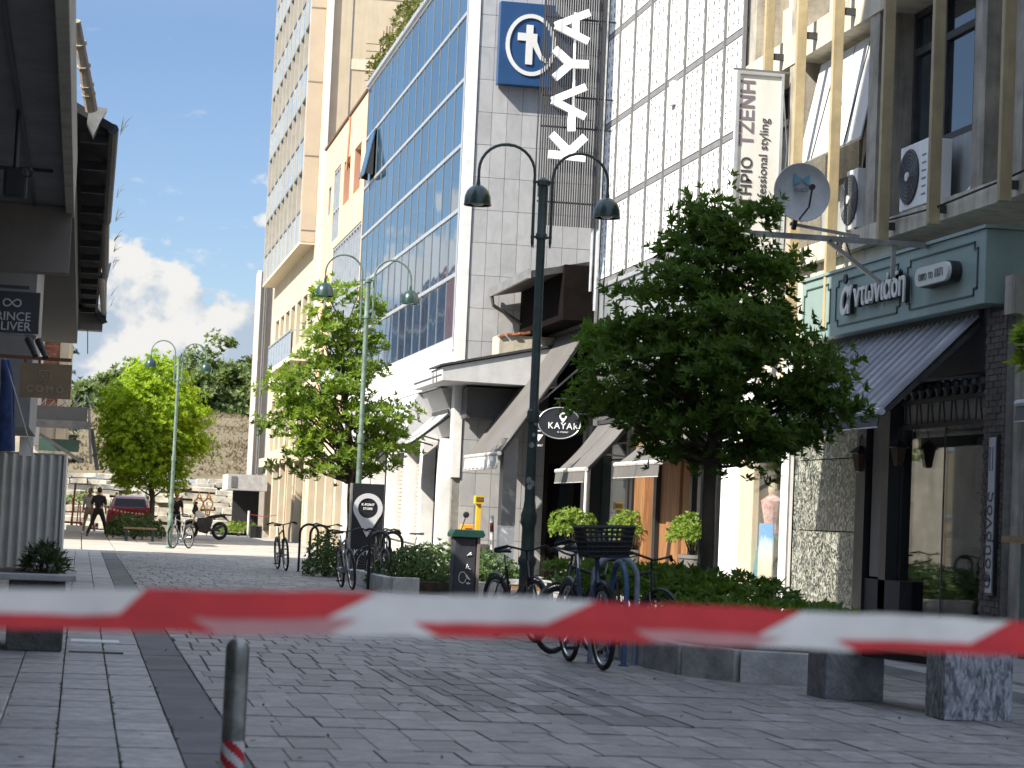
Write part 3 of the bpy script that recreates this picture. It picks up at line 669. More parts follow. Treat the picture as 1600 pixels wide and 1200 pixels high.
b = MB(); b.box(XB-.02, XG+.01, BY0-.08, BY0, BZ-.03, 34); b.box(XB-.02, XG+.01, BY1, BY1+.08, BZ-.03, 34)
b.split('bay_side', mat('taupe_bay_panel', (.42, .35, .27), rough=.7, var=.06, scale=1, bump=.05), tw)
b = MB()
for k in range(8): b.box(XB-.02, XG+.01, BY0-.095, BY0-.08, BZ+.4+2.93*k, BZ+.44+2.93*k)
b.build('bay_side_joint', M_browncon, tw)
b = MB(); b.box(XB-.03, XG+.05, BY0-.06, BY1+.06, BZ-.12, BZ-.02); b.build('bay_soffit', M_beige_light, tw)
NB = 9; bw = (BY1-BY0-.3)/NB
win_me = panel_mesh('bay_window', G_win, .002); spd = panel_mesh('spandrel_glass', G_tower, .002)
fin = MB(); rail = MB()
for j in range(7):
    z0 = BZ+2.93*j
    for i in range(NB):
        yc = BY0+.3+bw*(i+.5)
        xpane(spd, 'spandrel_glass', XB+.03, yc, z0+.65, bw-.10, 1.18, tw, (0, R(-.01, .01), 0))
        if not (j >= 4 and i < 1): xpane(win_me, 'bay_window', XB+.34, yc, z0+2.1, bw-.12, 1.55, tw, (0, R(-.01, .01), 0))
    rail.box(XB+.0, XB+.5, BY0, BY1, z0+1.26, z0+1.33); rail.box(XB+.0, XB+.5, BY0, BY1, z0+2.87, z0+2.93)
    rail.box(XB+.26, XB+.33, BY0, BY1, z0+2.25, z0+2.31)
for i in range(NB+1):
    y = BY0+.3+bw*i; fin.box(XB-.03, XB+.48, y-.05, y+.05, BZ, 34)
fin.box(XB-.04, XB+.48, BY0, BY0+.22, BZ, 34)
fin.split('bay_fin', mat('grey_beige_fin', (.40, .37, .31), rough=.6, var=.08, scale=2, bump=.05), tw); rail.split('bay_rail', M_alu_dk, tw)
# small balcony under the bay
b = MB(); b.box(XG-.75, XG+.02, 86.5, 97, 7.05, 7.25); b.build('balcony_slab', M_beige_light, tw)
b = MB(); b.box(XG-.75, XG-.70, 86.5, 97, 7.25, 8.15); b.build('balcony_glass', G_tower, tw)
b = MB()
for k in range(9): b.box(XG-.78, XG-.70, 86.5+1.31*k, 86.56+1.31*k, 7.25, 8.25)
b.box(XG-.79, XG-.69, 86.5, 97, 8.2, 8.27); b.box(XG-.75, XG, 86.46, 86.52, 8.2, 8.27); b.box(XG-.75, XG, 86.46, 86.52, 7.25, 7.3); b.split('balcony_rail', M_alu, tw)
b = MB()
for y in (85.0, 88.6, 92.2, 95.8, 99.4, 103): b.box(XG-.1, XG+.3, y+.1, y+.7, 0, 3.2)
b.box(XG-.25, XG+.3, 85, 106, 3.2, 3.6); b.split('ground_floor_pier', M_cream, tw)
b = MB()
for y in (85.0, 88.6, 92.2, 95.8, 99.4): b.box(XG+.15, XG+.2, y+.72, y+3.6, .05, 3.15)
b.split('shop_window', G_win, tw)
b = MB(); b.tube([(XG-.16, 89.0, 3.2), (XG-.16, 89.0, .9), (XG-.22, 89.1, .5), (XG-.22, 89.1, 0)], .05, 6); b.tube([(XG-.14, 92.6, 3.2), (XG-.14, 92.6, 0)], .05, 6); b.split('drainpipe', M_cream, tw)
# slim building at the far end
sb = thing('slim_far_building', 'slim pale building beyond the tower with a boxy grey projection over a dark doorway', 'building', (8.2, 108, 0))
p = onY(388, 745, 107); p2 = onY(403, 742, 107)
b = MB(); b.box(p.x+.02, 16, 107, 108.6, 0, 12.6); b.build('wall', mat('grey_beige_side_wall', (.42, .37, .31), rough=.9, var=.06, streak=.1), sb)
b = MB(); b.box(p.x-.04, p.x+.14, 106.9, 107.05, 0, 12.6); b.build('edge_trim', M_marble_white, sb)
b = MB(); b.tube([(p.x+.35, 106.9, 12.4), (p.x+.35, 106.9, 2.9)], .06, 6); b.build('drainpipe', M_alu_dk, sb)
a1, a2 = onY(357, 740, 100), onY(403, 767, 100)
b = MB(); b.box(a1.x, a2.x+.4, 100, 104, a2.z, a1.z); b.build('projecting_box', mat('dull_white_box', (.42, .41, .40), rough=.7, streak=.15), sb)
b = MB(); b.box(a1.x+.14, a1.x+.38, 99.97, 100, a2.z+.12, a1.z-.1); b.build('box_vent', M_alu_dk, sb)
b = MB(); b.box(a2.x-.9, a2.x+.3, 103, 103.2, 0, a2.z); b.build('doorway', M_black_m, sb)
# ---------------------------------------------------------------- old low building (between)
ob = thing('old_low_building', 'narrow old two-storey house with dark walls and a wide tiled eave beside the marble wall', 'building', (10.5, 48, 0))
b = MB(); wall(b, 'x', 10.5, 46.05, 50.9, 0, 6.8, .3, [(46.3, 47.6, 0, 2.6), (48.2, 50.4, 0, 2.6)]); b.box(10.8, 14, 46.05, 46.2, 0, 6.8); b.box(9.78, 10.5, 46.12, 50.9, 5.55, 6.72); b.build('wall', mat('eave_shade_brown_render', (.010, .008, .0075), rough=.95, spec=.03, var=.2, scale=2, bump=.2), ob)  # dark brown wall, deepened further for the eave's shadow
b = MB(); b.box(10.75, 10.8, 46.1, 50.8, 0, 2.7); b.build('shop_door_glass', G_win, ob)
b = MB(); b.prism([(9.1, 46.3, 6.42), (9.08, 46.3, 6.56), (11.6, 46.3, 7.1), (11.6, 46.3, 6.95)], (0, 4.55, 0)); ev = b.build('eave', M_metal_dk, ob)
b = MB(); b.box(9.02, 9.09, 46.28, 50.86, 6.40, 6.60); b.build('gutter', M_galv, ob)
b = MB(); b.tube([(9.06, 50.7, 6.4), (9.1, 50.7, 6.2), (10.35, 50.75, 5.5), (10.4, 50.75, 3.5)], .045, 6); b.build('downpipe', M_metal_dk, ob)
tl = MB(); M_ = panel_mesh('roof_tile', M_tile, .05, 1)
# crumbling tiled ledge and white canopy on the marble corner
cn = thing('white_canopy', 'white box canopy greyed for shade, on the marble corner under a crumbling tiled ledge', 'canopy', (8.8, 50, 4.4))
b = MB(); b.prism([(7.78, 49.35, 4.32), (7.76, 49.35, 4.62), (10.4, 49.35, 5.22), (10.4, 49.35, 4.3)], (0, 1.58, 0)); b.box(7.78, XG-.1, 50.93, 53.8, 4.32, 4.62); b.build('box', mat('shade_grey_canopy_paint', (.50, .50, .50), rough=.6, var=.06, streak=.1), cn, bevel=.01)  # white box coloured light grey to hold the shade of its dim face
b = MB(); b.prism([(7.70, 49.30, 4.63), (7.70, 49.30, 4.68), (10.4, 49.30, 5.30), (10.4, 49.30, 5.24)], (0, 1.6, 0)); b.build('roof_flashing', M_metal_dk, cn)
b = MB()
for yy in (50.1, 50.6): b.box(7.755, 7.775, yy, yy+.05, 4.33, 4.6)
b.box(7.755, 7.775, 49.4, 53.7, 4.45, 4.47); b.build('panel_joint', M_alu_dk, cn)
b = MB(); b.box(9.1, 10.4, 49.7, 50.6, 5.0, 5.45); b.build('ledge', M_conc_lt, cn)
for k in range(9):
    inst(M_, 'roof_tile', (9.15+k*.15, 49.9+R(-.03, .03), 5.46+.025*k), cn, (.13, .5, .05), (R(-.1, .1), -.2+R(-.15, .15), R(-.1, .1)))
b = MB(); b.box(8.5, 10.4, 50.2, 50.9, 3.55, 4.25); b.build('soffit_box', mat('charcoal_box', (.06, .06, .065), rough=.7), cn)
# ---------------------------------------------------------------- dotted facade building
kb = thing('white_panel_building', 'shop building clad in big white panels printed with rows of tiny grey letters', 'building', (10.5, 41, 0))
YE = [46.0, 44.85, 43.55, 42.2, 40.88, 39.56, 38.25, 36.93, 35.75]; ZE = [6.35, 7.95, 9.66, 11.58, 13.4, 15.2]
b = MB(); b.box(10.55, 16, 35.7, 46.04, 0, 15.4); b.build('core', M_rail, kb)
wp = panel_mesh('facade_panel', M_panel_w, .002)
for j in range(5):
    for i in range(8):
        y0, y1, z0, z1 = YE[i+1], YE[i], ZE[j], ZE[j+1]
        xpane(wp, 'facade_panel', 10.5, (y0+y1)/2, (z0+z1)/2, y1-y0-.07, z1-z0-.15, kb, (0, R(-.003, .003), R(-.003, .003)))
lt = {}
for ch in 'KAYC': 
    o = text_obj(ch, .16, (0, 0, 0), (0, -1, 0), (0, 0, 1), M_letter_gr, ext=.0006, bold=.004); lt[ch] = o.data; bpy.data.objects.remove(o)
b = MB()
for j in range(5):
    for i in range(8):
        y0, y1, z0, z1 = YE[i+1], YE[i], ZE[j], ZE[j+1]
        nr = 5 if j < 4 else 5
        for r_ in range(nr*2-2):
            for c_ in range(4):
                ch = random.choice('KAYAKYAC'); me = lt[ch]
                yy = y1-.16-(y1-y0-.32)*c_/3; zz = z0+.16+(z1-z0-.36)*r_/(nr*2-3)
                b.add([(v.co.x+10.496, v.co.y+yy, v.co.z+zz) for v in me.vertices], [tuple(p_.vertices) for p_ in me.polygons])
b.build('printed_letters', M_letter_gr, kb, kind='stuff')
b = MB()
for z in ZE: b.box(10.50, 10.56, 35.75, 46.0, z-.05, z+.05)
b.box(10.44, 10.5, 46.0, 46.05, 4.4, 15.4); b.box(10.44, 10.5, 35.68, 35.74, 4.4, 15.4); b.split('facade_rail', M_rail, kb)
b = MB()
for i in range(1, 8):
    b.box(10.458, 10.545, YE[i]-.015, YE[i]+.015, 6.4, 15.2)
b.split('joint_strip', M_rail, kb)
b = MB(); b.box(10.40, 10.52, 46.06, 46.16, 5.9, 15.4); b.build('corner_pipe', M_black_m, kb)
b = MB(); b.box(10.42, 10.49, 40.15, 40.4, 9.15, 9.6); b.build('small_vent_box', M_white, kb)
# frosted band
fr = panel_mesh('frosted_pane', mat('frosted_grey_glass', (.28, .30, .31), rough=.25, var=.1, scale=1, bump=.02, rand=.1), .002)
for i in range(8):
    y0, y1 = YE[i+1], YE[i]; xpane(fr, 'frosted_pane', 10.52, (y0+y1)/2, 5.45, y1-y0-.07, 1.65, kb)
b = MB(); b.box(10.46, 10.56, 35.75, 46.0, 4.4, 4.6); b.box(10.48, 10.56, 35.75, 46.0, 6.22, 6.3); b.build('band_frame', M_alu, kb)
# upper storefront fascia
b = MB(); b.box(10.50, 10.6, 37.6, 46.0, 3.2, 4.4); b.build('shop_fascia', mat('grey_shop_fascia', (.10, .10, .10), rough=.6, var=.2, scale=2), kb)
b = MB(); b.box(10.50, 10.6, 34.4, 37.6, 3.3, 4.4); b.box(10.46, 10.6, 35.1, 36.05, 0, 3.3); b.build('white_shop_pier', M_white, kb)
b = MB(); b.box(10.50, 10.6, 34.35, 35.1, 0, 3.3); b.build('pale_shop_wall', M_cream, kb)
# shopfront elements (y0,y1)
b = MB()
for y0, y1, X in ((45.75, 46.0, 10.3), (45.15, 45.45, 10.3), (42.1, 42.3, 10.35), (41.75, 41.95, 10.35), (39.9, 40.1, 10.35), (37.45, 37.6, 10.35), (36.2, 36.5, 10.3), (36.9, 37.1, 10.35)): b.box(X, 10.6, y0, y1, 0, 3.3)
b.box(10.4, 10.6, 42.3, 45.2, 2.9, 3.3); b.split('black_frame_post', M_black, kb)
b = MB(); b.box(10.28, 10.34, 45.46, 45.60, 0, 2.6); b.build('bright_edge_trim', M_marble_white, kb)
b = MB(); b.box(10.52, 10.54, 42.3, 45.15, 0.1, 2.9); b.build('shop_window', G_shop, kb)
b = MB(); b.box(10.52, 10.54, 40.1, 41.0, 0.1, 2.9); b.build('shop_window', G_shop, kb)
b = MB()
for y0, y1 in ((41.95, 42.1), (40.98, 41.75), (38.45, 39.3), (37.6, 38.2)):
    y = y0
    while y < y1-.02: b.box(10.40, 10.5, y, y+.045, 0.02, 3.2); y += .062
for y0, y1 in ((39.3, 39.9),):
    y = y0
    while y < y1-.02: b.box(10.44, 10.5, y, y+.045, 0.02, 3.2); y += .062
b.build('timber_slats', M_wood, kb, kind='stuff')
b = MB(); b.box(10.5, 10.56, 37.6, 42.3, 0, 3.2); b.build('timber_backing', M_wood_dk, kb)
b = MB(); b.box(11.9, 12.0, 36, 46, 0, 3.3); b.box(10.7, 12, 43.4, 43.5, 0, 3.0); b.build('shop_interior', M_grey_in, kb)
b = MB(); b.box(11.0, 11.1, 43.7, 44.6, 0.1, 1.9); b.build('display_panel', M_white, kb)
# right window of this block with clothes display
b = MB(); b.box(10.50, 10.53, 32.75, 34.3, .1, 3.3); b.build('display_window', G_disp, kb)
b = MB(); b.box(11.5, 11.6, 33.0, 35.66, 0, 3.3); b.box(10.62, 11.5, 35.5, 35.6, 0, 3.3); b.box(10.55, 11.6, 33.0, 35.6, .12, .18); b.build('display_back', M_grey_in, kb)
b = MB(); b.box(10.44, 10.56, 32.5, 32.7, 0, 3.3); b.build('white_window_post', M_white, kb)
# ---------------------------------------------------------------- near right building: stone piers, fins, blinds
nb = thing('fin_facade_building', 'weathered concrete office building with ochre vertical fins, window blinds and air conditioners above the shops', 'building', (10.5, 28, 0))
NX = 10.62
b = MB()
piers = [25.63, 29.45, 33.1]
for y in piers: b.box(10.52, 11.4, y-.19, y+.19, 5.55, 12)
b.box(10.55, 11.4, 35.3, 35.66, 4.4, 12); b.box(10.72, 11.4, 24.76, 25.43, 5.55, 12); b.split('pier', M_conc, nb)
b = MB()
b.box(10.42, 15, 12, 35.66, 5.28, 5.55); b.box(10.50, 11.4, 12, 35.66, 8.55, 9.0); b.split('slab_band', M_conc_lt, nb)
b = MB(); b.box(11.38, 15, 12, 35.66, 5.55, 12); b.build('core', M_conc, nb)
# infill per bay: low parapet panel, window frame, glass, blind
bays = [(25.83, 29.25), (29.65, 32.9), (33.3, 35.3)]
def bay(y0, y1, zb=5.55, zt=8.55, dark=False, blind=None, sill=6.55):
    b = MB(); b.box(11.0, 11.1, y0, y1, zb, sill); b.build('parapet_panel', mat('grey_spandrel_panel', (.30, .32, .31), rough=.7, var=.15, scale=1.5, bump=.08, streak=.3), nb)
    n = max(1, round((y1-y0)/1.35)); w = (y1-y0)/n
    for i in range(n):
        a, c = y0+w*i, y0+w*(i+1)
        f_ = MB(); wall(f_, 'x', 11.02, a+.01, c-.01, sill+.01, zt, .08, [(a+.09, c-.09, sill+.1, zt-.62), (a+.09, c-.09, zt-.52, zt-.08)]); fo = f_.build('window_frame', M_metal_dk, nb)
        f_ = MB(); f_.box(11.07, 11.085, a+.09, c-.09, sill+.1, zt-.62); f_.box(11.07, 11.085, a+.09, c-.09, zt-.52, zt-.08); f_.build('pane', G_win, fo)
for i, (y0, y1) in enumerate(bays[:3]): bay(y0, y1)
bay(20.9, 24.75); 
for (y0, y1) in bays[:3]+[(20.9, 24.75)]:
    bb = MB(); bb.box(11.0, 11.1, y0, y1, 9.0, 9.9); bb.box(11.1, 11.15, y0, y1, 9.9, 12); bb.build('upper_infill', M_conc_lt, nb)
fy = [22.55, 24.15, 26.35, 28.15, 30.25, 31.95, 33.6]
for y in fy:
    b = MB(); b.box(10.18, 10.33, y-.045, y+.045, 5.2 if y < 29.5 else 4.2, 12.3); b.build('fin', M_fin, nb, bevel=.006)
    
b = MB()
for y in fy: b.box(10.34, 10.5, y-.03, y+.03, 5.35, 5.45); b.box(10.34, 10.5, y-.03, y+.03, 8.7, 8.8)
b.split('fin_bracket', M_metal_dk, nb)
# lower storey band between slab and shop signs on the far side
b = MB(); b.box(10.55, 11.3, 28.6, 34.2, 3.3, 5.27); b.build('shop_lintel', M_conc_lt, nb)
b = MB(); b.tube([(10.36, 22.9, 5.3), (10.36, 22.9, 8.2), (10.4, 23.3, 9)], .02, 5); b.tube([(10.38, 28.3, 5.5), (10.30, 26.4, 5.42), (10.36, 24.3, 5.5), (10.32, 22, 5.6)], .015, 5)
b.tube([(10.42, 33.0, 5.55), (10.36, 32.4, 4.6), (10.40, 31.2, 4.75), (10.4, 30.1, 5.5), (10.38, 29.5, 4.9)], .012, 5); b.build('cables', M_black_m, nb)
# drop blinds, tilted out
def blind(y0, y1, z0, z1, x1, label):
    b = MB(); b.add([(10.78, y0, z1), (10.78, y1, z1), (x1, y1, z0), (x1, y0, z0), (10.80, y0, z1), (10.80, y1, z1), (x1+.02, y1, z0), (x1+.02, y0, z0)], [(0, 1, 2, 3), (7, 6, 5, 4), (0, 3, 7, 4), (1, 5, 6, 2), (3, 2, 6, 7), (0, 4, 5, 1)])
    t = thing('drop_blind', label, 'blind', (10.7, (y0+y1)/2, z0), 'white drop blinds on the fin facade')
    b.build('fabric', mat('white_blind_fabric', (.62, .62, .60), rough=.85, var=.05, scale=2, bump=.06, trans=.15), t)
    b = MB(); b.tube([(x1, y0-.02, z0), (x1, y1+.02, z0)], .022, 6); b.build('bottom_bar', M_alu, t)
    b = MB(); b.tube([(x1-.01, y0+(y1-y0)*.55, z0), (10.77, y0+(y1-y0)*.45, z1)], .008, 4); b.build('cord', M_black_m, t)
blind(31.0, 32.55, 6.85, 8.45, 10.45, 'sunlit white drop blind with a slanting cord above the satellite dish')
blind(29.72, 30.96, 6.85, 8.45, 10.45, 'white drop blind half in shade beside the grey concrete pier')
def ac_unit(c, w, h, d, label, name='air_conditioner'):
    t = thing(name, label, 'air conditioner', (c[0], c[1], c[2]), 'air conditioners on the fin facade')
    x, y, z = c
    b = MB(); b.box(x, x+d, y-w/2, y+w/2, z, z+h); b.build('casing', M_white, t, bevel=.012)
    b = MB(); b.lathe([(.0, -.008), (h*.40, -.008), (h*.43, 0), (h*.43, .01), (0, .01)], (x-.012, y+w*.16, z+h*.5), 24, 'x'); b.build('fan_disc', M_metal_dk, t)
    b = MB()
    for k in range(7): b.torus((x-.022, y+w*.16, z+h*.5), h*(.08+.055*k), .003, 'x', 24, 4)
    for k in range(8): q = k*math.pi/4; b.tube([(x-.022, y+w*.16, z+h*.5), (x-.022, y+w*.16+h*.42*math.cos(q), z+h*.5+h*.42*math.sin(q))], .003, 4)
    b.build('fan_grille', M_alu_dk, t)
    b = MB(); b.lathe([(h*.07, 0), (h*.07, .02), (0, .022)], (x-.045, y+w*.16, z+h*.5), 12, 'x'); b.build('fan_hub', M_white, t)
    b = MB()
    for k in range(6): b.box(x-.006, x+.002, y-w*.44, y-w*.30, z+h*.15+k*h*.12, z+h*.17+k*h*.12)
    b.build('vent_slots', M_alu_dk, t)
    b = MB(); b.box(x-.0, x+d, y-w*.4, y-w*.36, z-.05, z); b.box(x, x+d, y+w*.36, y+w*.4, z-.05, z); b.build('bracket', M_galv, t)
    return t
a = onX(1407, 330, 10.55); 
ac_unit((10.54, 27.82, 5.62), 1.0, .86, .33, 'white air conditioner with a round fan grille under the closed dark window')
ac_unit((10.52, 30.2, 5.62), .45, .85, .25, 'narrow air conditioner box below the half-shaded blind')
b = MB(); b.tube([(10.8, 26.6, 5.66), (10.95, 26.1, 6.0), (10.98, 25.8, 6.4)], .035, 8); tag(b.build('hose', M_white), 'pale insulated hose rising beside the white air conditioner', 'hose')
# hanging salon sign
ts = thing('salon_sign', 'white projecting sign with dark lettering running upwards, left of the ochre fins', 'sign', (10.64, 33.3, 7.5))
b = MB(); b.box(9.66, 10.38, 33.2, 33.36, 4.5, 8.38); b.build('sign_box', mat('white_acrylic', (.66, .65, .60), rough=.4, var=.05, scale=2, bump=.02, streak=.1), ts, bevel=.012)
b = MB(); wall(b, 'y', 33.17, 9.64, 10.40, 4.48, 8.40, .04, [(9.685, 10.355, 4.53, 8.35)]); b.build('sign_frame', M_alu, ts)
M_ink = mat('dark_sign_ink', (.05, .045, .05), rough=.6, var=0, bump=0)
text_obj('ΚΟΜΜΩΤΗΡΙΟ', .235, (9.93, 33.195, 5.28), (0, 0, 1), (-1, 0, 0), M_ink, 'lettering', ts, align='LEFT', bold=.004, width=1.08)
text_obj('ΤΖΕΝΗ', .30, (9.93, 33.195, 7.22), (0, 0, 1), (-1, 0, 0), mat('plum_sign_ink', (.16, .13, .16), rough=.6, var=0, bump=0), 'lettering', ts, align='LEFT', bold=.006, width=1.05)
text_obj('Professional styling', .20, (10.17, 33.195, 6.15), (0, 0, 1), (-1, 0, 0), M_ink, 'lettering', ts, align='LEFT', width=1.0)
b = MB(); b.beam((9.6, 33.28, 8.44), (10.6, 33.28, 8.44), .03, .03); b.tube([(10.38, 33.2, 8.3), (10.46, 33.1, 7.2), (10.4, 33.2, 5.6)], .012, 5); b.build('bracket', M_alu_dk, ts)
# KAYAK blade sign
ks = thing('blade_sign', 'rack of black tubes carrying huge stacked white letters in front of the marble wall', 'sign', (9.6, 45.3, 10))
TY = 45.35
n = 27
for i in range(n):
    x = 8.98+i*(1.30/(n-1)); z0 = 7.42 if i > 2 else 8.0
    b = MB(); b.tube([(x, TY, z0), (x, TY, 15.2)], .0165, 6); b.build('tube', M_black_m, ks)
b = MB()
for z in (7.92, 9.5, 10.15, 11.8, 13.3): b.tube([(8.97, TY+.04, z), (10.5, TY+.04, z)], .022, 6)
b.split('cross_rail', M_black_m, ks)
b = MB(); b.tube([(10.18, TY+.05, 6.1), (10.18, TY+.05, 15)], .03, 6); b.tube([(10.30, TY+.05, 5.7), (10.30, TY+.05, 15)], .045, 6); b.build('mast', M_alu, ks)
def stroke(p, q, w): 
    a = onY(*p, TY-.08); c = onY(*q, TY-.08); b = MB(); b.beam(a, c, w, .1, up=(0, 1, 0)); return b
def beams(name, segs, w=.17):
    b = MB()
    for k_, (p, q) in enumerate(segs):
        a = onY(*p, TY-.09+.002*k_); c = onY(*q, TY-.09+.002*k_); d = c-a; r_ = Vector((0, 1, 0)).cross(d).normalized()
        b.obox((a+c)/2, d, r_, (0, 1, 0), d.length/2, w/2, .05)
    return b.build(name, M_letter_w, ks)
beams('letter_k', [((857, 241), (914, 247)), ((861, 210), (889, 238)), ((889, 238), (914, 214))])
beams('letter_a', [((863, 157), (915, 136)), ((863, 157), (914, 183)), ((893, 172), (893, 205))], .15)
beams('letter_y', [((866, 122), (891, 100)), ((866, 77), (891, 100)), ((891, 100), (919, 101))])
beams('letter_a', [((868, 40), (921, 20)), ((868, 40), (919, 65)), ((899, 28), (899, 57))], .15)
beams('letter_k', [((872, -12), (925, -10)), ((876, -42), (901, -16)), ((901, -16), (926, -40))], .15)
b = MB(); b.beam(onY(895, 200, TY-.05), onY(899, 20, TY-.05), .05, .03, up=(0, 1, 0)); b.build('letter_stay', M_letter_w, ks)
b = MB(); b.tube([(8.9, 45.0, 12.9), (8.86, 45.1, 9), (8.9, 45.2, 6.9)], .012, 5); b.build('cable', M_black_m, ks)
# ---------------------------------------------------------------- green bakery shop
gs = thing('green_shop_sign', 'long sage green shop sign box with pale Greek lettering and a small oval plaque', 'sign', (10.4, 28, 4.5))
b = MB(); b.box(10.2, 11.2, 24.5, 31.3, 4.05, 4.93); b.build('sign_box', M_green_sign, gs, bevel=.01)
b = MB(); b.box(10.17, 11.2, 24.46, 31.33, 4.93, 4.97); b.build('top_flashing', M_green_sign, gs)
def mould(y0, y1, z0, z1):
    b = MB(); n_ = .10; w = .018; X = 10.185
    pts = [(y0+n_, z0), (y1-n_, z0), (y1-n_, z0+n_*.8), (y1, z0+n_*.8), (y1, z1-n_*.8), (y1-n_, z1-n_*.8), (y1-n_, z1), (y0+n_, z1), (y0+n_, z1-n_*.8), (y0, z1-n_*.8), (y0, z0+n_*.8), (y0+n_, z0+n_*.8)]
    for i in range(12):
        p, q = pts[i], pts[(i+1) % 12]
        b.box(X, 10.2, min(p[0], q[0])-w/2, max(p[0], q[0])+w/2, min(p[1], q[1])-w/2, max(p[1], q[1])+w/2)
    return b.build('moulding', M_green_dk, gs)
mould(24.72, 27.0, 4.17, 4.80); mould(27.25, 29.75, 4.17, 4.80); mould(30.0, 31.15, 4.17, 4.80)
M_lt = mat('cream_sign_letter', (.62, .62, .56), rough=.5, var=0, bump=0)
M_ls = mat('black_letter_edge', (.012, .014, .014), rough=.5, var=0, bump=0)
for dx, mm_, dy in ((10.10, M_lt, 0), (10.14, M_ls, -.0)):
    text_obj('ντωνιάδη', .44, (dx, 28.76, 4.36), (0, -1, 0), (0, 0, 1), mm_, 'lettering', gs, align='LEFT', bold=.006 if mm_ is M_lt else .012, ext=.012 if mm_ is M_lt else .03, width=.98)
    text_obj('α', .66, (dx, 29.34, 4.30), (0, -1, 0), (0, 0, 1), mm_, 'lettering', gs, align='LEFT', bold=.012 if mm_ is M_lt else .018, ext=.012 if mm_ is M_lt else .03, shear=.25)
b = MB(); b.lathe([(0, 0), (.07, 0), (.07, .03), (0, .03)], (10.11, 29.18, 4.78), 10, 'x'); b.build('letter_dot', M_ls, gs)
b = MB(); pts = []
for k in range(9): q = -math.pi/2+math.pi*k/8; pts.append((10.02, 25.75-.42-.0-.12*math.cos(q)+.0, 4.50+.115*math.sin(q)))
for k in range(9): q = math.pi/2+math.pi*k/8; pts.append((10.02, 25.75+.42-.12*math.cos(q), 4.50+.115*math.sin(q)))
b.prism(pts, (.12, 0, 0)); pq = b.build('plaque', M_lt, gs)
b = MB(); b.prism([(10.07, y+(y-25.75)*.03, 4.5+(z-4.5)*1.12) for _, y, z in pts], (.12, 0, 0)); b.build('plaque_edge', M_ls, gs)
text_obj('απο το 1871', .15, (10.015, 25.75, 4.45), (0, -1, 0), (0, 0, 1), mat('grey_plaque_ink', (.2, .2, .2), rough=.6, var=0, bump=0), 'lettering', gs)
def awning(name, label, X0, Z0, X1, Z1, Y0, Y1, fab, val=.2, group=None, slats=0, edge=None, near_open=True, barm=None, wave=0):
    t = thing(name, label, 'awning', (X1, (Y0+Y1)/2, Z1), group)
    d = Vector((X1-X0, 0, Z1-Z0)); L_ = d.length; dn = d.normalized(); nrm = Vector((0, 1, 0)).cross(dn)
    if nrm.z < 0: nrm = -nrm
    if slats:
        w = (Y1-Y0)/slats
        for mi in (0, 1):
            me = panel_mesh('slat', (M_awn_st, M_awn_st2)[mi], .01)
            for i in range(mi, slats, 2):
                c = Vector(((X0+X1)/2, Y0+w*(i+.5), (Z0+Z1)/2))+nrm*(.008*mi)
                o = bpy.data.objects.new('slat', me); COL.objects.link(o); o.parent = t; o.location = c-origin(t)
                M3 = Matrix((dn, Vector((0, 1, 0)), dn.cross(Vector((0, 1, 0))))).transposed(); o.rotation_euler = M3.to_euler(); o.scale = (L_, w-.012, .03)
    else:
        b = MB(); n = 10; m_ = 6
        vs = []; 
        for i in range(n+1):
            for j in range(m_+1):
                y = Y0+(Y1-Y0)*j/m_; f = i/n
                sag = -.035*math.sin(math.pi*f)*(1 if Y1-Y0 < 5 else .6)+R(-.002, .002)
                p_ = Vector((X0, y, Z0))+d*f+nrm*sag; vs.append(p_)
        K = len(vs); vs += [v-nrm*.012 for v in vs]
        fs = []
        for i in range(n):
            for j in range(m_):
                a = i*(m_+1)+j; q = (a, a+1, a+m_+2, a+m_+1); fs.append(q); fs.append(tuple(K+x for x in reversed(q)))
        b.add(vs, fs); b.build('fabric', fab, t, smooth=True)
    b = MB(); b.tube([(X1, Y0-.03, Z1), (X1, Y1+.03, Z1)], .045, 8); b.build('front_bar', barm or M_awn_edge, t)
    if val:
        b = MB(); n = 24; vs = []
        for j in range(n+1):
            y = Y0+(Y1-Y0)*j/n; sc_ = val*(1-.18*abs(math.sin(j*math.pi/3))) if wave else val
            vs += [(X1-.02, y, Z1-.03), (X1-.04+R(-.006, .006), y, Z1-.03-sc_), (X1-.01, y, Z1-.03), (X1-.03, y, Z1-.03-sc_)]
        b.add(vs, [(4*j, 4*j+4, 4*j+5, 4*j+1) for j in range(n)]+[(4*j+3, 4*j+7, 4*j+6, 4*j+2) for j in range(n)]); b.build('valance', edge or fab, t)
        b = MB(); b.tube([(X1-.04, Y0, Z1-.03-val), (X1-.04, Y1, Z1-.03-val)], .009, 4); b.build('valance_trim', M_awn_edge, t)
    for y in (Y0+.04, Y1-.04):
        b = MB(); b.beam((X0, y, Z0-.12), (X1+.02, y, Z1-.04), .03, .06); b.beam((X0, y, Z0-.75), (X0+(X1-X0)*.6, y, Z0+(Z1-Z0)*.6-.1), .025, .035); b.build('arm', M_metal_dk, t)
    b = MB(); b.box(X0-.06, X0+.02, Y0, Y1, Z0-.04, Z0+.05); b.build('cassette', M_metal_dk, t)
    return t
awning('slatted_awning', 'grey ribbed awning with a pale front tube beneath the green shop sign', 10.46, 4.0, 9.22, 2.76, 25.15, 30.6, None, val=.16, slats=34, edge=mat('dark_valance', (.07, .075, .085), rough=.9), barm=M_awn_st2)
sh = thing('bakery_shopfront', 'bakery shopfront with speckled green marble panel, dark door posts, ironwork transom and brown brick pillar', 'shopfront', (10.5, 28, 0))
b = MB(); b.box(10.60, 10.7, 29.0, 32.5, 0, 4.0); b.build('backing', M_mortar, sh)
sp = panel_mesh('marble_panel', M_speckle, .003)
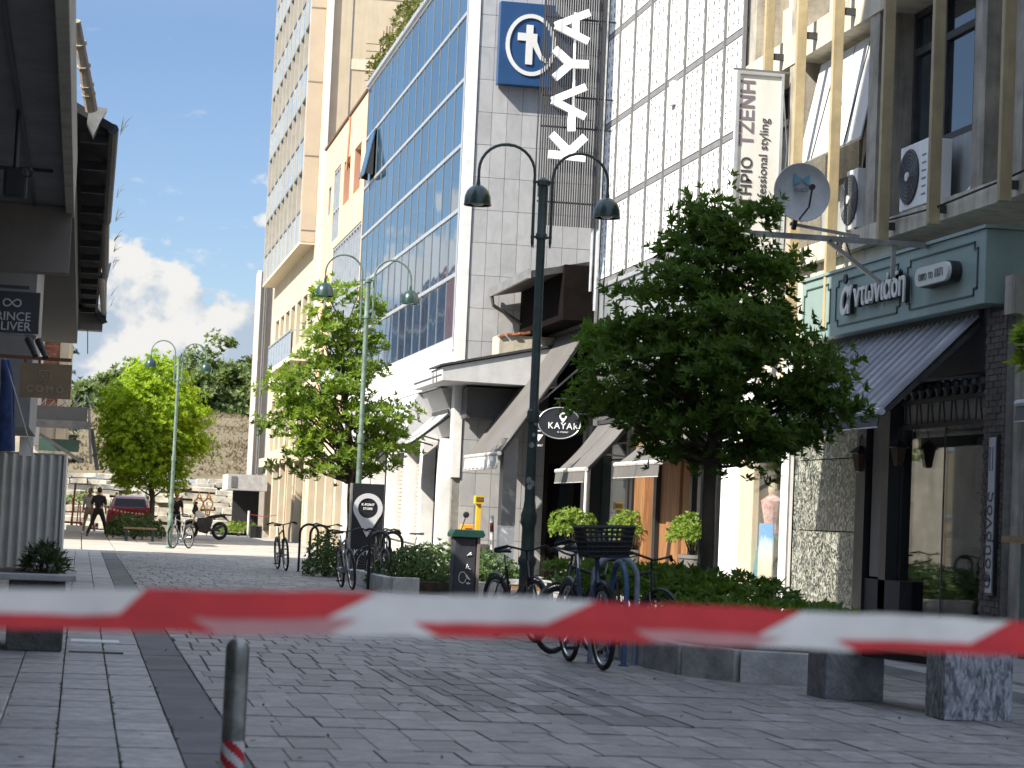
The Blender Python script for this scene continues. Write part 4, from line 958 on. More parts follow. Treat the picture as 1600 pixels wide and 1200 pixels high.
for z0, z1 in ((.02, 1.32), (1.33, 2.35), (2.36, 3.35)):
    for y0, y1 in ((29.35, 32.25),): xpane(sp, 'marble_panel', 10.50, (y0+y1)/2, (z0+z1)/2, y1-y0-.008, z1-z0-.006, sh)
b = MB(); b.box(10.42, 10.62, 29.0, 29.34, 0, 3.4); b.build('grey_door_jamb', M_alu_dk, sh)
b = MB(); b.tube([(10.42, 32.36, 0), (10.42, 32.36, 4.0)], .045, 8); b.tube([(10.40, 32.5, 0), (10.40, 32.5, 4.0)], .035, 8); b.split('wall_pipe', M_white, sh)
b = MB(); b.box(10.30, 10.6, 28.62, 28.98, 0, 3.3); b.box(10.34, 10.6, 27.85, 28.1, 0, 3.3); b.box(10.45, 10.6, 24.9, 28.98, 3.3, 4.05); b.split('dark_post', M_black, sh)
b = MB(); b.box(10.36, 10.5, 28.15, 28.5, .75, 3.2); b.build('grey_post_panel', mat('brown_grey_panel', (.12, .11, .105), rough=.6), sh)
b = MB(); b.box(10.34, 10.6, 27.3, 28.62, .02, .72); b.build('door_base', M_black_m, sh)
b = MB(); b.box(10.50, 10.52, 24.95, 27.82, .25, 2.72); b.build('window_pane', G_shop, sh)
b = MB(); b.box(10.48, 10.56, 24.93, 27.84, 2.68, 2.74); b.box(10.48, 10.56, 24.93, 27.84, 3.0, 3.06); b.box(10.48, 10.56, 24.93, 27.84, .2, .27); b.box(10.495, 10.525, 26.3, 26.33, .27, 2.7)
for k in range(15): y = 24.98+k*.195; b.beam((10.5, y, 2.74), (10.5, y+(.05 if k % 2 else -.05)+.03, 3.02), .018, .018)
b.box(10.48, 10.56, 24.93, 27.84, 3.27, 3.33); b.build('iron_transom', M_metal_dk, sh)
b = MB()
for k in range(10): b.lathe([(0, 0), (.03, .01), (.075, .10), (.06, .17), (.03, .2), (.0, .2)], (10.49, 25.15+k*.28, 3.06), 8)
b.split('transom_vase', M_black, sh)
b = MB(); b.box(10.53, 10.56, 24.93, 27.84, 2.75, 3.25); b.build('transom_glass', M_curtain, sh)
b = MB(); b.box(12.2, 12.3, 24, 29, 0, 3.4); b.box(10.6, 12.2, 28.6, 28.7, 0, 3.4); b.box(10.6, 12.2, 24.4, 24.5, 0, 3.4); b.build('interior', M_dark_in, sh)
b = MB(); b.box(11.2, 11.3, 24.6, 27.0, 1.9, 2.6); b.box(11.0, 11.1, 24.6, 27.4, 1.2, 1.3); b.build('interior_shelf', M_grey_in, sh)
b = MB(); z = 0
while z < 3.95:
    y = 24.28-(.12 if int(z/.075) % 2 else 0)
    while y < 24.9:
        a, c = max(y, 24.28), min(y+.23, 24.9)
        if c-a > .03: b.box(10.40+R(-.004, .004), 10.62, a+.006, c-.006, z+.006, z+.069)
        y += .24
    z += .075
b.build('brick_pillar_courses', M_brick_dk, sh, kind='stuff')
b = MB(); b.box(10.415, 10.64, 24.285, 24.895, 0, 3.95); b.build('pillar_mortar', M_mortar, sh)
vs_ = thing('vertical_bakery_sign', 'narrow upright framed sign with Greek letters reading upwards on the brown brick pillar', 'sign', (10.38, 24.6, 1.8))
b = MB(); b.box(10.355, 10.395, 24.36, 24.60, .66, 2.52); b.build('sign_frame', M_black, vs_)
b = MB(); b.box(10.345, 10.36, 24.39, 24.57, .69, 2.49); b.build('sign_face', mat('grey_lilac_sign_face', (.38, .38, .40), rough=.5, var=.05), vs_)
text_obj('Φουρνος', .25, (10.342, 24.42, .73), (0, 0, 1), (0, 1, 0), M_ink, 'lettering', vs_, align='LEFT', space=1.05)
b = MB()
for y in (24.44, 24.52): b.box(10.338, 10.345, y, y+.015, 2.1, 2.38)
b.build('rolling_pin_motif', mat('grey_motif', (.14, .14, .15)), vs_)
ln = thing('wall_lantern', 'black wrought iron wall lantern hanging on a scrolled arm inside the bakery window', 'lantern', (10.3, 27.4, 2.5))
b = MB(); b.lathe([(.0, .26), (.05, .22), (.15, .14), (.13, .13), (0, .13)], (10.3, 27.4, 2.30), 6); b.build('lantern_roof', M_black, ln)
b = MB(); b.lathe([(.11, .13), (.06, -.10), (0, -.12)], (10.3, 27.4, 2.30), 6); b.build('lantern_glass', mat('amber_brown_glass', (.10, .06, .04), rough=.2), ln)
b = MB(); b.tube([(10.3, 27.4, 2.56)]+[(10.3+.16*(1-math.cos(q))*.6, 27.4, 2.60+.14*math.sin(q)) for q in [math.pi*k/8 for k in range(9)]]+[(10.5, 27.4, 2.55)], .01, 5); b.build('scroll_arm', M_black, ln)
l2 = copy_tree(ln, label='black wrought iron wall lantern on the dark post beside the speckled marble'); l2.location = (10.28, 28.8, 2.45)
# next shop to the right edge
nx = thing('corner_shopfront', 'dark shopfront at the right edge with a short awning and a wooden counter', 'shopfront', (10.6, 23, 0))
b = MB(); b.box(10.7, 10.8, 14, 24.27, 0, 5.2); b.build('wall', M_browncon, nx)
b = MB(); b.box(10.6, 10.7, 14, 24.0, 0, 2.9); b.build('door_glass', G_win, nx)
b = MB(); b.box(10.35, 10.69, 23.98, 24.26, 3.9, 4.35); b.box(10.5, 10.69, 23.9, 24.27, 0, 3.9); b.build('concrete_end', M_conc, nx)
b = MB(); b.box(10.2, 10.6, 20, 23.8, 1.28, 1.36); b.build('counter', M_plank, nx)
b = MB(); b.box(10.35, 10.55, 20.1, 23.6, 0, 1.27); b.build('counter_base', M_green_dk, nx)
awning('shop_awning', 'short dark grey awning with a pale bar at the right edge of the photograph', 10.72, 3.2, 10.4, 2.86, 20.0, 23.9, M_awn, val=.18)
# ---------------------------------------------------------------- awnings in mid distance
awning('shop_awning', 'large steep taupe awning with a pale scalloped edge over the yellow post', 10.42, 5.50, 8.55, 2.66, 46.15, 50.3, M_awn, val=.28, edge=M_awn_edge, wave=1)
awning('shop_awning', 'small pale worn awning on the marble corner, left of the large taupe one', 8.35, 3.75, 7.35, 2.9, 51.6, 54.0, mat('bleached_awning', (.40, .41, .41), rough=.85, var=.4, scale=1.5), val=.14, edge=M_awn_edge)
awning('shop_awning', 'narrow grey awning with white hem above the glass door between the black posts', 10.42, 3.35, 9.55, 2.32, 42.3, 45.0, M_awn, val=.22)
awning('shop_awning', 'grey awning with white hem above the timber shopfront, half behind the dark tree', 10.42, 3.1, 9.65, 2.38, 37.0, 40.25, M_awn, val=.22)
# oval sign + black signs
os_ = thing('oval_sign', 'hanging black oval shop sign with white pin emblem and lettering', 'sign', (8.1, 38.0, 3.0))
SY = 38.0
c = onY(874, 661, SY)
b = MB(); n = 36
pts = [(c.x+.38*math.cos(2*math.pi*i/n), SY, c.z+.275*math.sin(2*math.pi*i/n)) for i in range(n)]
b.prism(pts, (0, .06, 0)); b.build('sign_board', mat('navy_black_sign', (.02, .023, .032), rough=.4), os_)
b = MB(); b.tube([(c.x+.375*math.cos(2*math.pi*i/n), SY-.003, c.z+.27*math.sin(2*math.pi*i/n)) for i in range(n+1)], .009, 4, cap=False); b.build('sign_rim', M_alu, os_)
def pin(b, cx, y, cz, r, th, hole=.55, tail=1.75, n=28):
    """map-pin emblem: ring with a pointed tail, front face at y"""
    out = []; a0 = math.radians(-40)
    for i in range(n+1):
        q = a0+(math.pi-2*a0)*i/n; out.append((cx+r*math.cos(q), cz+r*math.sin(q)))
    inner = [(cx+r*hole*math.cos(a0+(math.pi-2*a0)*i/n), cz+r*hole*math.sin(a0+(math.pi-2*a0)*i/n)) for i in range(n+1)]
    vs = [(x, y, z) for x, z in out]+[(x, y, z) for x, z in inner]; N_ = n+1
    fs = [(i, i+1, N_+i+1, N_+i) for i in range(n)]
    tip = (cx, y, cz-r*tail); vs.append(tip); T = len(vs)-1
    bot = [(cx+r*hole*math.cos(q), y, cz+r*hole*math.sin(q)) for q in [math.pi-a0+(math.pi+2*a0)*k/8 for k in range(9)]]
    k0 = len(vs); vs += bot
    fs += [(k0+k, k0+k+1, T) for k in range(8)]+[(n, k0, T), (T, k0+8, 0)]
    K = len(vs); vs += [(x, y+th, z) for x, y_, z in vs[:K]]
    b.add(vs, fs); 
    return b
b = MB(); pin(b, c.x+.06, SY-.012, c.z+.12, .068, .01); b.build('pin_emblem', M_letter_w, os_)
text_obj('KAYAK', .155, (c.x+.07, SY-.008, c.z-.10), (1, 0, 0), (0, 0, 1), M_letter_w, 'lettering', os_, space=1.15, bold=.001)
text_obj('K-POINT', .04, (c.x+.07, SY-.008, c.z-.17), (1, 0, 0), (0, 0, 1), M_letter_w, 'lettering', os_, space=1.3)
b = MB(); b.tube([(c.x-.1, SY+.03, c.z+.42), (10.4, SY+.03, c.z+.46)], .016, 6); b.tube([(c.x, SY+.03, c.z+.25), (c.x, SY+.03, c.z+.43)], .01, 5); b.build('hanger', M_black, os_)
bs = thing('square_sign', 'stack of two black hanging signs with a white downward arrow, left of the oval sign', 'sign', (8.6, 43.5, 2.8))
a, d_ = onY(826, 700, 43.5), onY(852, 648, 43.5)
b = MB(); b.box(a.x, d_.x, 43.5, 43.6, a.z, d_.z); b.build('sign_board', M_black, bs)
b = MB(); m_ = (a.x+d_.x)/2+.04; b.prism([(m_-.09, 43.49, a.z+.28), (m_, 43.49, a.z+.14), (m_+.09, 43.49, a.z+.28)], (0, .01, 0)); b.box(m_-.12, m_+.1, 43.49, 43.5, a.z+.46, a.z+.5); b.box(m_-.12, m_+.12, 43.49, 43.5, a.z+.34, a.z+.36); b.build('arrow_mark', M_letter_w, bs)
text_obj('POINT', .06, (m_, 43.49, a.z+.04), (1, 0, 0), (0, 0, 1), M_letter_w, 'lettering', bs)
b = MB(); b.tube([(d_.x-.1, 43.55, d_.z+.05), (10.4, 43.55, d_.z+.05)], .018, 6); b.build('hanger', M_black, bs)
# satellite dish
dz = thing('satellite_dish', 'grey satellite dish with a faded blue emblem on a steel bracket above the dark tree', 'satellite dish', (8.43, 26.0, 5.43))
cdish = Vector((8.43, 26.0, 5.43))
b = MB(); prof = [(.0, .09), (.12, .083), (.22, .066), (.30, .040), (.355, .0), (.362, .008), (.30, .052), (.2, .085), (0, .105)]
b.lathe([(r, h) for r, h in prof], tuple(cdish), 32, 'y'); b.build('dish', mat('grey_dish_metal', (.52, .54, .54), rough=.5, var=.12, scale=4, bump=.05, streak=.12), dz, smooth=True)
b = MB(); y = 26.035; cx, cz = cdish.x, cdish.z
b.prism([(cx-.10, y, cz+.08), (cx, y, cz+.155), (cx-.0, y, cz+.165), (cx-.10, y, cz+.23)], (0, .012, 0)); b.prism([(cx+.10, y, cz+.08), (cx, y, cz+.155), (cx, y, cz+.165), (cx+.10, y, cz+.23)], (0, .012, 0)); b.build('emblem', mat('faded_blue_print', (.13, .33, .42), rough=.6), dz)
text_obj('ALIED', .07, (cx, 26.05, cz+.01), (1, 0, 0), (0, 0, 1), mat('grey_print', (.12, .14, .16)), 'lettering', dz)
b = MB(); b.tube([(cx-.02, 26.05, cz-.34), (cx+.0, 25.72, cz-.22), (cx+.0, 25.62, cz+.0)], .012, 6); b.lathe([(.035, 0), (.04, .05), (0, .06)], (cx, 25.60, cz+.01), 10, 'y'); b.build('feed_arm', M_black, dz)
b = MB(); b.beam((cx, 26.12, cz-.1), (cx+.0, 26.3, cz-.42), .05, .05); b.build('mount', M_metal_dk, dz)
db = thing('dish_bracket', 'long grey steel arms with a diagonal strut carrying the satellite dish', 'bracket', (9.5, 26.3, 4.95))
b = MB(); b.beam((7.9, 26.35, 4.93), (10.5, 26.35, 4.93), .05, .07); b.beam((8.4, 26.35, 5.08), (9.3, 26.35, 4.98), .04, .04); b.beam((8.9, 26.35, 4.9), (9.6, 26.35, 4.42), .05, .05); b.beam((9.75, 26.35, 4.9), (9.75, 26.35, 4.5), .05, .05); b.build('steel_arms', M_galv, db)
# ---------------------------------------------------------------- left side
lb = thing('left_overhang_building', 'dark overhanging building at the left edge with a deep soffit and cream edge', 'building', (-2, 15, 0))
b = MB(); b.box(-9, -.30, .5, 22.95, 4.22, 4.5); b.box(-2.2, -2, .5, 26.6, 0, 4.2); b.build('soffit', M_soffit, lb)
b = MB(); b.box(-9, -.24, 22.7, 23.0, 3.55, 4.215); b.build('end_beam', M_browncon, lb)
b = MB(); b.box(-.30, -.22, 9, 23.03, 4.15, 4.75); b.build('cream_edge', mat('cream_edge_paint', (.42, .38, .30), rough=.8, var=.15, scale=2, bump=.2, streak=.3), lb)
b = MB()
for x in (-.62, -1.2, -2.4): b.box(x, x+.03, 8, 22.6, 4.19, 4.218)
b.box(-8, -.4, 20.2, 20.24, 4.19, 4.218); b.split('soffit_batten', M_metal_dk, lb)
b = MB(); b.box(-9, -.38, .5, 17.9, 4.76, 5.5); b.build('upper_fascia', mat('blue_black_fascia', (.06, .065, .07), rough=.8, var=.2, scale=2, streak=.2), lb)
b = MB(); b.box(-1.9, -.42, .5, 24.6, 5.55, 20.0); b.box(-8, -1.92, .5, 24.5, 5.55, 10.0); b.build('upper_storeys', M_conc, lb)
b = MB()
for y in (1, 5.5, 10, 14.5, 19): 
    for z in (7, 10.2, 13.4, 16.6): b.box(-.425, -.40, y, y+2.4, z, z+1.6)
b.build('window', G_win, lb)
b = MB(); b.box(-1.15, -.72, 15.5, 15.56, 2.75+.35, 3.62); 
sp_ = tag(b.build('hanging_panel', M_black_m), 'plain black hanging panel at the left edge under the soffit', 'sign'); 
fl = thing('floodlight', 'small dark floodlight with a round bracket under the soffit', 'floodlight', (-.72, 16.3, 3.7))
q = onY(27, 282, 17); q2 = onY(34, 268, 17)
fl.location = q
b = MB(); b.box(q.x-.10, q.x+.07, 17, 17.15, q.z-.12, q.z+.1); b.build('lamp_head', M_black_m, fl, bevel=.02)
b = MB(); b.torus((q2.x+.04, 17.0, q2.z), .035, .007, 'y', 14, 5); b.tube([(q.x-.02, 17.08, q.z+.1), (q.x-.02, 17.08, 4.2)], .02, 6); b.build('bracket', M_black, fl)
# second building with long eave
l2b = thing('eave_building', 'dark old building on the left with a long eave and weeds in its gutter', 'building', (-2, 45, 0))
b = MB(); b.box(-9, -2, 26.65, 57, 0, 5.4); b.build('wall', mat('grey_painted_wall', (.30, .30, .29), rough=.85, var=.15, scale=1.2, bump=.15, streak=.3), l2b)
b = MB(); b.box(-9, -.30, 27.2, 57, 5.2, 5.85); b.build('upper_wall', M_black_m, l2b)
b = MB(); b.prism([(.16, 28.6, 5.95), (.16, 28.6, 6.06), (-4.2, 28.6, 8.3), (-4.2, 28.6, 8.1)], (0, 28.4, 0)); b.prism([(-4.2, 28.6, 8.1), (-4.2, 28.6, 8.3), (-8.5, 28.6, 6.1), (-8.5, 28.6, 6.0)], (0, 28.4, 0)); b.build('roof', M_black_m, l2b)
b = MB()
for k in range(12): b.box(-.25, .10, 28.9+k*2.4, 29.02+k*2.4, 5.86, 5.98)
b.split('rafter', M_black_m, l2b)
b = MB()
for k in range(3): b.tube([(.15+.004*k, 28.6+9.4*k, 6.0), (.18+.07*k, 38+9.4*k, 5.98)], .07, 8)
b.build('gutter', M_metal_dk, l2b)
p0 = onY(119, 33, 27.5); p1 = onY(143, 172, 28.2)
b = MB(); pts = [p0+(p1-p0)*k/6 for k in range(7)]; b.tube(pts, [.055, .06, .065, .068, .074, .08, .08], 10)
for k in (1.5, 3, 4.3, 4.9): 
    c = p0+(p1-p0)*k/6; b.tube([c-(p1-p0)*.008, c+(p1-p0)*.008], .088, 10)
tag(b.build('clay_pipe', mat('dusty_clay_pipe', (.30, .25, .19), rough=.8, var=.2, scale=5, bump=.2)), 'fat dusty drain pipe with dark rings slanting down beside the sky on the left', 'pipe')
a, b_, c_, d_ = onY(140, 165, 28.5), onY(167, 169, 28.5), onY(146, 212, 28.5), onY(136, 190, 28.5)
b = MB(); b.prism([a, b_, c_, d_], (0, .35, 0)); b.build('gutter_outlet', M_galv, l2b)
# weeds
wd = MB()
for k in range(40):
    y = random.choice([29, 29.1, 35, 38, 41, 43, 45, 46, 52, 55])+R(-.3, .3); x = .2+.008*(y-28)
    b0 = Vector((x+.04, y, 6.02)); tip = b0+Vector((R(.02, .18), R(-.1, .1), R(.05, .28))); wd.tube([b0, (b0+tip)/2+Vector((0, 0, .03)), tip], [.005, .004, .001], 3)
wd.build('gutter_weeds', mat('dry_weed', (.06, .07, .03)), l2b, kind='stuff')
# end bay (box) with flare
eb = thing('end_canopy_box', 'grey boxed roof end hanging over the street at the end of the long dark eave', 'canopy', (-.5, 58, 6))
a, c = onY(118, 515, 57.2), onY(162, 478, 57.2)
b = MB(); b.box(-6, c.x, 57.05, 57.6, a.z, c.z+.02); b.build('grey_box', M_soffit, eb)
a2, c2 = onY(118, 474, 56.9), onY(160, 440, 56.9)
b = MB(); b.box(-6, c2.x-.15, 57.02, 57.5, c.z+.03, c2.z); b.build('cream_band', M_cream, eb)
f1 = onY(160, 418, 56.8); f2 = onY(174, 410, 56.8); f3 = onY(167, 440, 56.8); f4 = onY(166, 500, 56.8); f5 = onY(158, 505, 56.8)
b = MB(); b.prism([f1, f2, f3, f4, f5], (0, .35, 0)); b.build('gutter_flare', M_metal_dk, eb)
b = MB(); b.prism([onY(63, 473, 56.7), onY(150, 476, 56.7), onY(168, 503, 56.7), onY(160, 506, 56.7), onY(140, 482, 56.7), onY(63, 480, 56.7)], (0, .2, 0)); b.build('dark_gutter', M_black_m, eb)
b = MB(); b.tube([onY(137, 515, 57), onY(137, 553, 57)], .012, 4); b.build('hanging_wire', M_black, eb)
# signs on the left
pS = thing('black_plate_sign', 'square black projecting sign with a looped emblem over two lines of pale capitals', 'sign', (-.6, 20, 3))
a, c = onY(60, 522, 20), onY(-30, 452, 20)
b = MB(); b.box(c.x, a.x, 20, 20.06, a.z, c.z); b.build('plate', M_black, pS, bevel=.004)
M_silver = mat('silver_sign_ink', (.50, .49, .47), rough=.5, var=0, bump=0)
e0 = onY(19, 473, 19.99); b = MB(); pts = []
for k in range(41):
    q = 2*math.pi*k/40; dd = 1+math.sin(q)**2; pts.append((e0.x+.075*math.cos(q)/dd, 19.985, e0.z+.085*math.sin(q)*math.cos(q)/dd))
b.tube(pts, .0065, 5, cap=False); b.build('loop_emblem', M_silver, pS)
q = onY(48, 502, 19.99); text_obj('PRINCE', .107, (q.x, 19.992, q.z), (1, 0, 0), (0, 0, 1), M_silver, 'lettering', pS, align='RIGHT', space=1.0)
q = onY(48, 517.5, 19.99); text_obj('OLIVER', .107, (q.x, 19.992, q.z), (1, 0, 0), (0, 0, 1), M_silver, 'lettering', pS, align='RIGHT', space=1.0)
b = MB(); b.beam((-2, 20.03, c.z+.04), (a.x-.1, 20.03, c.z+.04), .03, .03); b.build('bracket', M_black, pS)
cS = thing('brown_plate_sign', 'brown hanging sign with a small shield and pale capitals above the hoarding', 'sign', (-.6, 30, 3))
a, c = onY(110, 624, 30), onY(33, 566, 30)
b = MB(); b.box(c.x, a.x, 30, 30.07, a.z, c.z); b.build('plate', mat('olive_brown_plate', (.24, .165, .085), rough=.45, var=.1), cS, bevel=.004)
M_tan = mat('tan_sign_ink', (.36, .30, .21), rough=.5, var=0, bump=0)
q = onY(70, 613, 30); text_obj('COMO', .125, (q.x, 29.99, q.z), (1, 0, 0), (0, 0, 1), M_tan, 'lettering', cS, space=1.5)
q = onY(70, 590, 30); b = MB(); w_, h_ = .07, .085
pts = [(q.x-w_, 29.99, q.z+h_), (q.x+w_, 29.99, q.z+h_), (q.x+w_, 29.99, q.z-h_*.3), (q.x, 29.99, q.z-h_), (q.x-w_, 29.99, q.z-h_*.3), (q.x-w_, 29.99, q.z+h_)]
b.tube(pts, .006, 4); b.tube([(q.x-.04, 29.99, q.z+.03), (q.x, 29.99, q.z-.02), (q.x+.04, 29.99, q.z+.03)], .006, 4); b.tube([(q.x-.04, 29.99, q.z-.01), (q.x, 29.99, q.z-.05), (q.x+.04, 29.99, q.z-.01)], .005, 4); b.build('shield_emblem', M_tan, cS)
a, c = onY(0, 555, 30), onY(112, 563, 30)
b = MB(); b.beam((-2.0, 30.04, c.z+.02), (c.x, 30.04, c.z-.0), .05, .045)
for px in (40, 62): b.tube([onY(px, 560, 30.03), onY(px, 570, 30.03)], .02, 6)
b.build('bar', M_wood_dk, cS)
sl = thing('spotlights', 'pair of grey spotlights on a stalk above the brown hanging sign', 'spotlight', (-.8, 30.2, 3.4))
b = MB()
for dx, dy in ((0, 0), (16, 2)):
    b.tube([onY(44+dx, 530+dy, 30.2), onY(56+dx, 557+dy, 30.0)], [.05, .035], 10)
b.build('lamp_heads', M_metal_dk, sl); b = MB(); b.tube([onY(40, 525, 30.4), onY(58, 528, 30.3)], .03, 8); b.tube([onY(40, 525, 30.4), (-2, 30.4, onY(40, 525, 30.4).z+.1)], .02, 6); b.build('stalk', M_galv, sl)
# facade bits over the hoarding
b = MB()
bx = thing('upper_wall_bay', 'pale grey bay window box on the left wall above the corrugated hoarding', 'bay window', (-1.6, 36, 3))
a, c = onY(22, 700, 34), onY(46, 610, 34)
b.box(-2, onY(46, 650, 34).x, 34, 39, onY(46, 668, 34).z, 5.3); b.build('bay_box', mat('pale_grey_wall', (.26, .26, .26), rough=.85, var=.1, scale=1), bx)
b = MB(); b.box(onY(30, 700, 38).x, onY(52, 700, 38).x, 38, 38.1, onY(40, 712, 38).z, onY(40, 682, 38).z); b.build('white_board', M_white, bx)
fg = thing('furled_flag', 'blue furled flag with a white cord hanging at the left edge above the hoarding', 'flag', (-1.3, 27, 3))
b = MB(); fp = [onY(6, 562, 27), onY(10, 600, 27), onY(9, 650, 27), onY(10, 705, 27)]
b.tube(fp, [.03, .07, .085, .09], 9); b.tube([p_+Vector((.05, .05, 0)) for p_ in fp], [.02, .05, .06, .05], 7); b.build('cloth', mat('royal_blue_cloth', (.02, .05, .16), rough=.8, var=.4, scale=6), fg, smooth=True)
b = MB(); b.tube([onY(8, 560, 27), onY(52, 712, 27)], .008, 4); b.tube([onY(8, 565, 27), onY(-4, 620, 27)], .01, 4); b.build('cord', M_awn_edge, fg)
# hoarding
hd = thing('corrugated_hoarding', 'grey corrugated steel hoarding projecting into the street on the left', 'hoarding', (-1.2, 40, 0))
b = MB(); x1 = -.33; x = x1-3.0; pts = []; pitch = .158; zt = 2.06
while x < x1-.05: pts += [(x, 0), (x+pitch*.14, 0), (x+pitch*.46, -.075), (x+pitch*.62, -.075)]; x += pitch
pts.append((x1, 0)); vs = []
for (x, dy) in pts: vs += [(x, 40.2+dy, .03), (x, 40.2+dy, zt)]
b.add(vs, [(2*i, 2*i+2, 2*i+3, 2*i+1) for i in range(len(pts)-1)]); 
o_ = b.build('corrugated_sheet', M_corr, hd); s_ = o_.modifiers.new('s', 'SOLIDIFY'); s_.thickness = .004
b = MB(); b.box(x1, x1+.05, 40.12, 44.5, .0, zt+.02); b.build('side_sheet', mat('pale_side_sheet', (.50, .50, .48), rough=.5, var=.06), hd)
b = MB(); b.box(x1-3, x1, 40.16, 40.22, zt, zt+.03); b.build('top_edge', M_galv, hd)
rb = MB(); a = onY(8, 893, 39); c = onY(52, 886, 39); rb.box(a.x, c.x, 38.9, 39.1, 0, .11); tag(rb.build('red_box', mat('faded_red_box', (.38, .10, .07), rough=.7, var=.2), bevel=.006), 'flat faded red box lying at the foot of the corrugated hoarding', 'box')
# stone planter box left
pbx = thing('stone_planter_box', 'dark stone planter box with a spiky shrub, standing on the slab walk at the left', 'planter', (-.5, 20.2, 0))
b = MB(); b.box(-.56, -.09, 19.55, 20.7, .0, .60); b.build('stone_box', mat('mossy_dark_stone', (.10, .10, .095), rough=.9, var=.25, scale=6, bump=.6), pbx, bevel=.015)
b = MB(); b.box(-1.5, -.0, 19.45, 20.92, .602, .655); b.build('stone_rim', M_kerb, pbx, bevel=.01)
b = MB(); b.box(-1.2, -.15, 19.7, 20.8, .60, .66); b.build('soil', M_soil, pbx)
# brick end building on the left, far
be = thing('brick_end_building', 'distant old building on the left with exposed red brick and a cream corner', 'building', (-1.5, 75, 0))
z1 = onY(80, 505, 75).z; zb = onY(80, 640, 75).z; xa, xb2, xc = onY(70, 560, 75).x, onY(93, 560, 75).x, onY(109, 540, 75).x
b = MB(); b.box(-9, xc-.02, 75.05, 96, 0, z1+.5); b.build('wall', M_conc_lt, be)
br = MB(); z = zb; r_ = 0
while z < z1:
    x = xa-(.13 if r_ % 2 else 0)
    while x < xb2: br.box(max(x, xa)+.006, min(x+.25, xb2)-.006, 75.0+R(-.006, .006), 75.05, z+.006, z+.075); x += .26
    z += .085; r_ += 1
br.build('brick_courses', M_brick, be, kind='stuff')
b = MB(); b.box(xb2+.01, xc, 74.96, 75.04, 2.5, z1+.5); b.build('corner_strip', M_cream, be)
b = MB(); b.box(onY(58, 520, 74).x, xa-.02, 74, 75, 3.0, 7.2); b.build('grey_return', M_soffit, be)
cb = thing('timber_canopy', 'shade-darkened timber and tin canopy with a drooping side pole over the far left shop', 'canopy', (-.9, 70, 3.5))
a, c = onY(70, 655, 70), onY(142, 640, 70)
b = MB(); b.box(a.x-.5, c.x-.1, 70, 73.5, a.z, c.z+.05); b.build('roof_slab', M_black_m, cb)
b = MB(); b.box(a.x-.5, c.x, 69.9, 70, onY(70, 668, 70).z, a.z-.01); b.build('fascia_board', M_metal_dk, cb)  # slab, fascia and props coloured dark to carry the canopy's shade
b = MB(); b.beam(onY(139, 638, 69.9), onY(142, 725, 69.9), .08, .08, up=(0, 1, 0)); b.beam(onY(143, 670, 70), onY(152, 735, 70), .12, .08, up=(0, 1, 0)); b.beam(onY(62, 678, 69), onY(128, 722, 69), .10, .18, up=(0, 1, 0)); b.split('prop', M_metal_dk, cb)
b = MB(); b.box(a.x-.2, c.x-.3, 73.0, 73.1, onY(70, 704, 73).z, onY(70, 685, 73).z); b.build('green_board', M_green_dk, cb)
b = MB()
for k in range(14): x = a.x-.3+k*.14; b.beam((x, 70.2, c.z+.06), (x+R(-.3, .3), 71, c.z+R(.1, .5)), .03, .02)
b.split('batten', M_metal_dk, cb)
# ---------------------------------------------------------------- street lamps
def lamp_post(name, label, zt=5.75, mp=M_lamppost, ms=M_lampgreen):
    t = thing(name, label, 'street lamp', (0, 0, 0), 'twin-arm street lamps along the street')
    b = MB(); b.lathe([(.14, 0), (.14, .05), (.10, .09), (.10, .75), (.12, .80), (.12, .86), (.09, .9), (.085, 1.25), (.105, 1.32), (.11, 1.42), (.085, 1.5), (.072, 1.6), (.066, 2.6), (.085, 2.62), (.085, 2.75), (.06, 2.8), (.058, zt-.75), (.075, zt-.74), (.075, zt-.68), (.06, zt-.66), (.06, zt-.05), (.085, zt-.04), (.085, zt+.02), (.03, zt+.06), (0, zt+.07)], (0, 0, 0), 14); b.build('post', mp, t, smooth=True)
    for s, dz in ((-1, 0), (1, -.05)):
        b = MB(); r = .37; pts = [(s*.12, 0, zt-.78), (s*.12, 0, zt+.1+dz)]+[(s*(.12+r-r*math.cos(q)), 0, zt+.1+dz+r*.98*math.sin(q)) for q in [math.pi*k/14 for k in range(1, 15)]]+[(s*(.12+2*r), 0, zt-.02+dz)]
        b.tube(pts, .02, 7); b.beam((0, 0, zt-.72), (s*.14, 0, zt-.72), .03, .03); b.beam((0, 0, zt), (s*.14, 0, zt), .04, .03); b.tube([(s*.12, 0, zt-.86), (s*.12, 0, zt-.78)], [.008, .022], 6); b.build('arm', mp, t, smooth=True)
        c = (s*(.12+2*r), 0, zt-.34+dz)
        b = MB(); b.lathe([(.02, .33), (.03, .25), (.055, .24), (.10, .215), (.145, .165), (.172, .09), (.178, 0), (.185, -.005), (.185, -.02), (.170, -.02), (.165, .05), (.12, .14), (.0, .16)], c, 20); sd = b.build('lamp_shade', ms, t, smooth=True)
        b = MB(); b.ell((c[0], c[1], c[2]+.03), .10, .10, .06, 12, 8); b.build('bulb_cover', mat('grey_lens', (.4, .4, .38), rough=.3), sd, smooth=True)
    return t
lp = lamp_post('street_lamp', 'tall dark green twin-arm street lamp covered with small stickers, standing in shade nearest the camera')
place(lp, (5.45, 27.2, 0), 0, 0, .957)
st = MB(); 
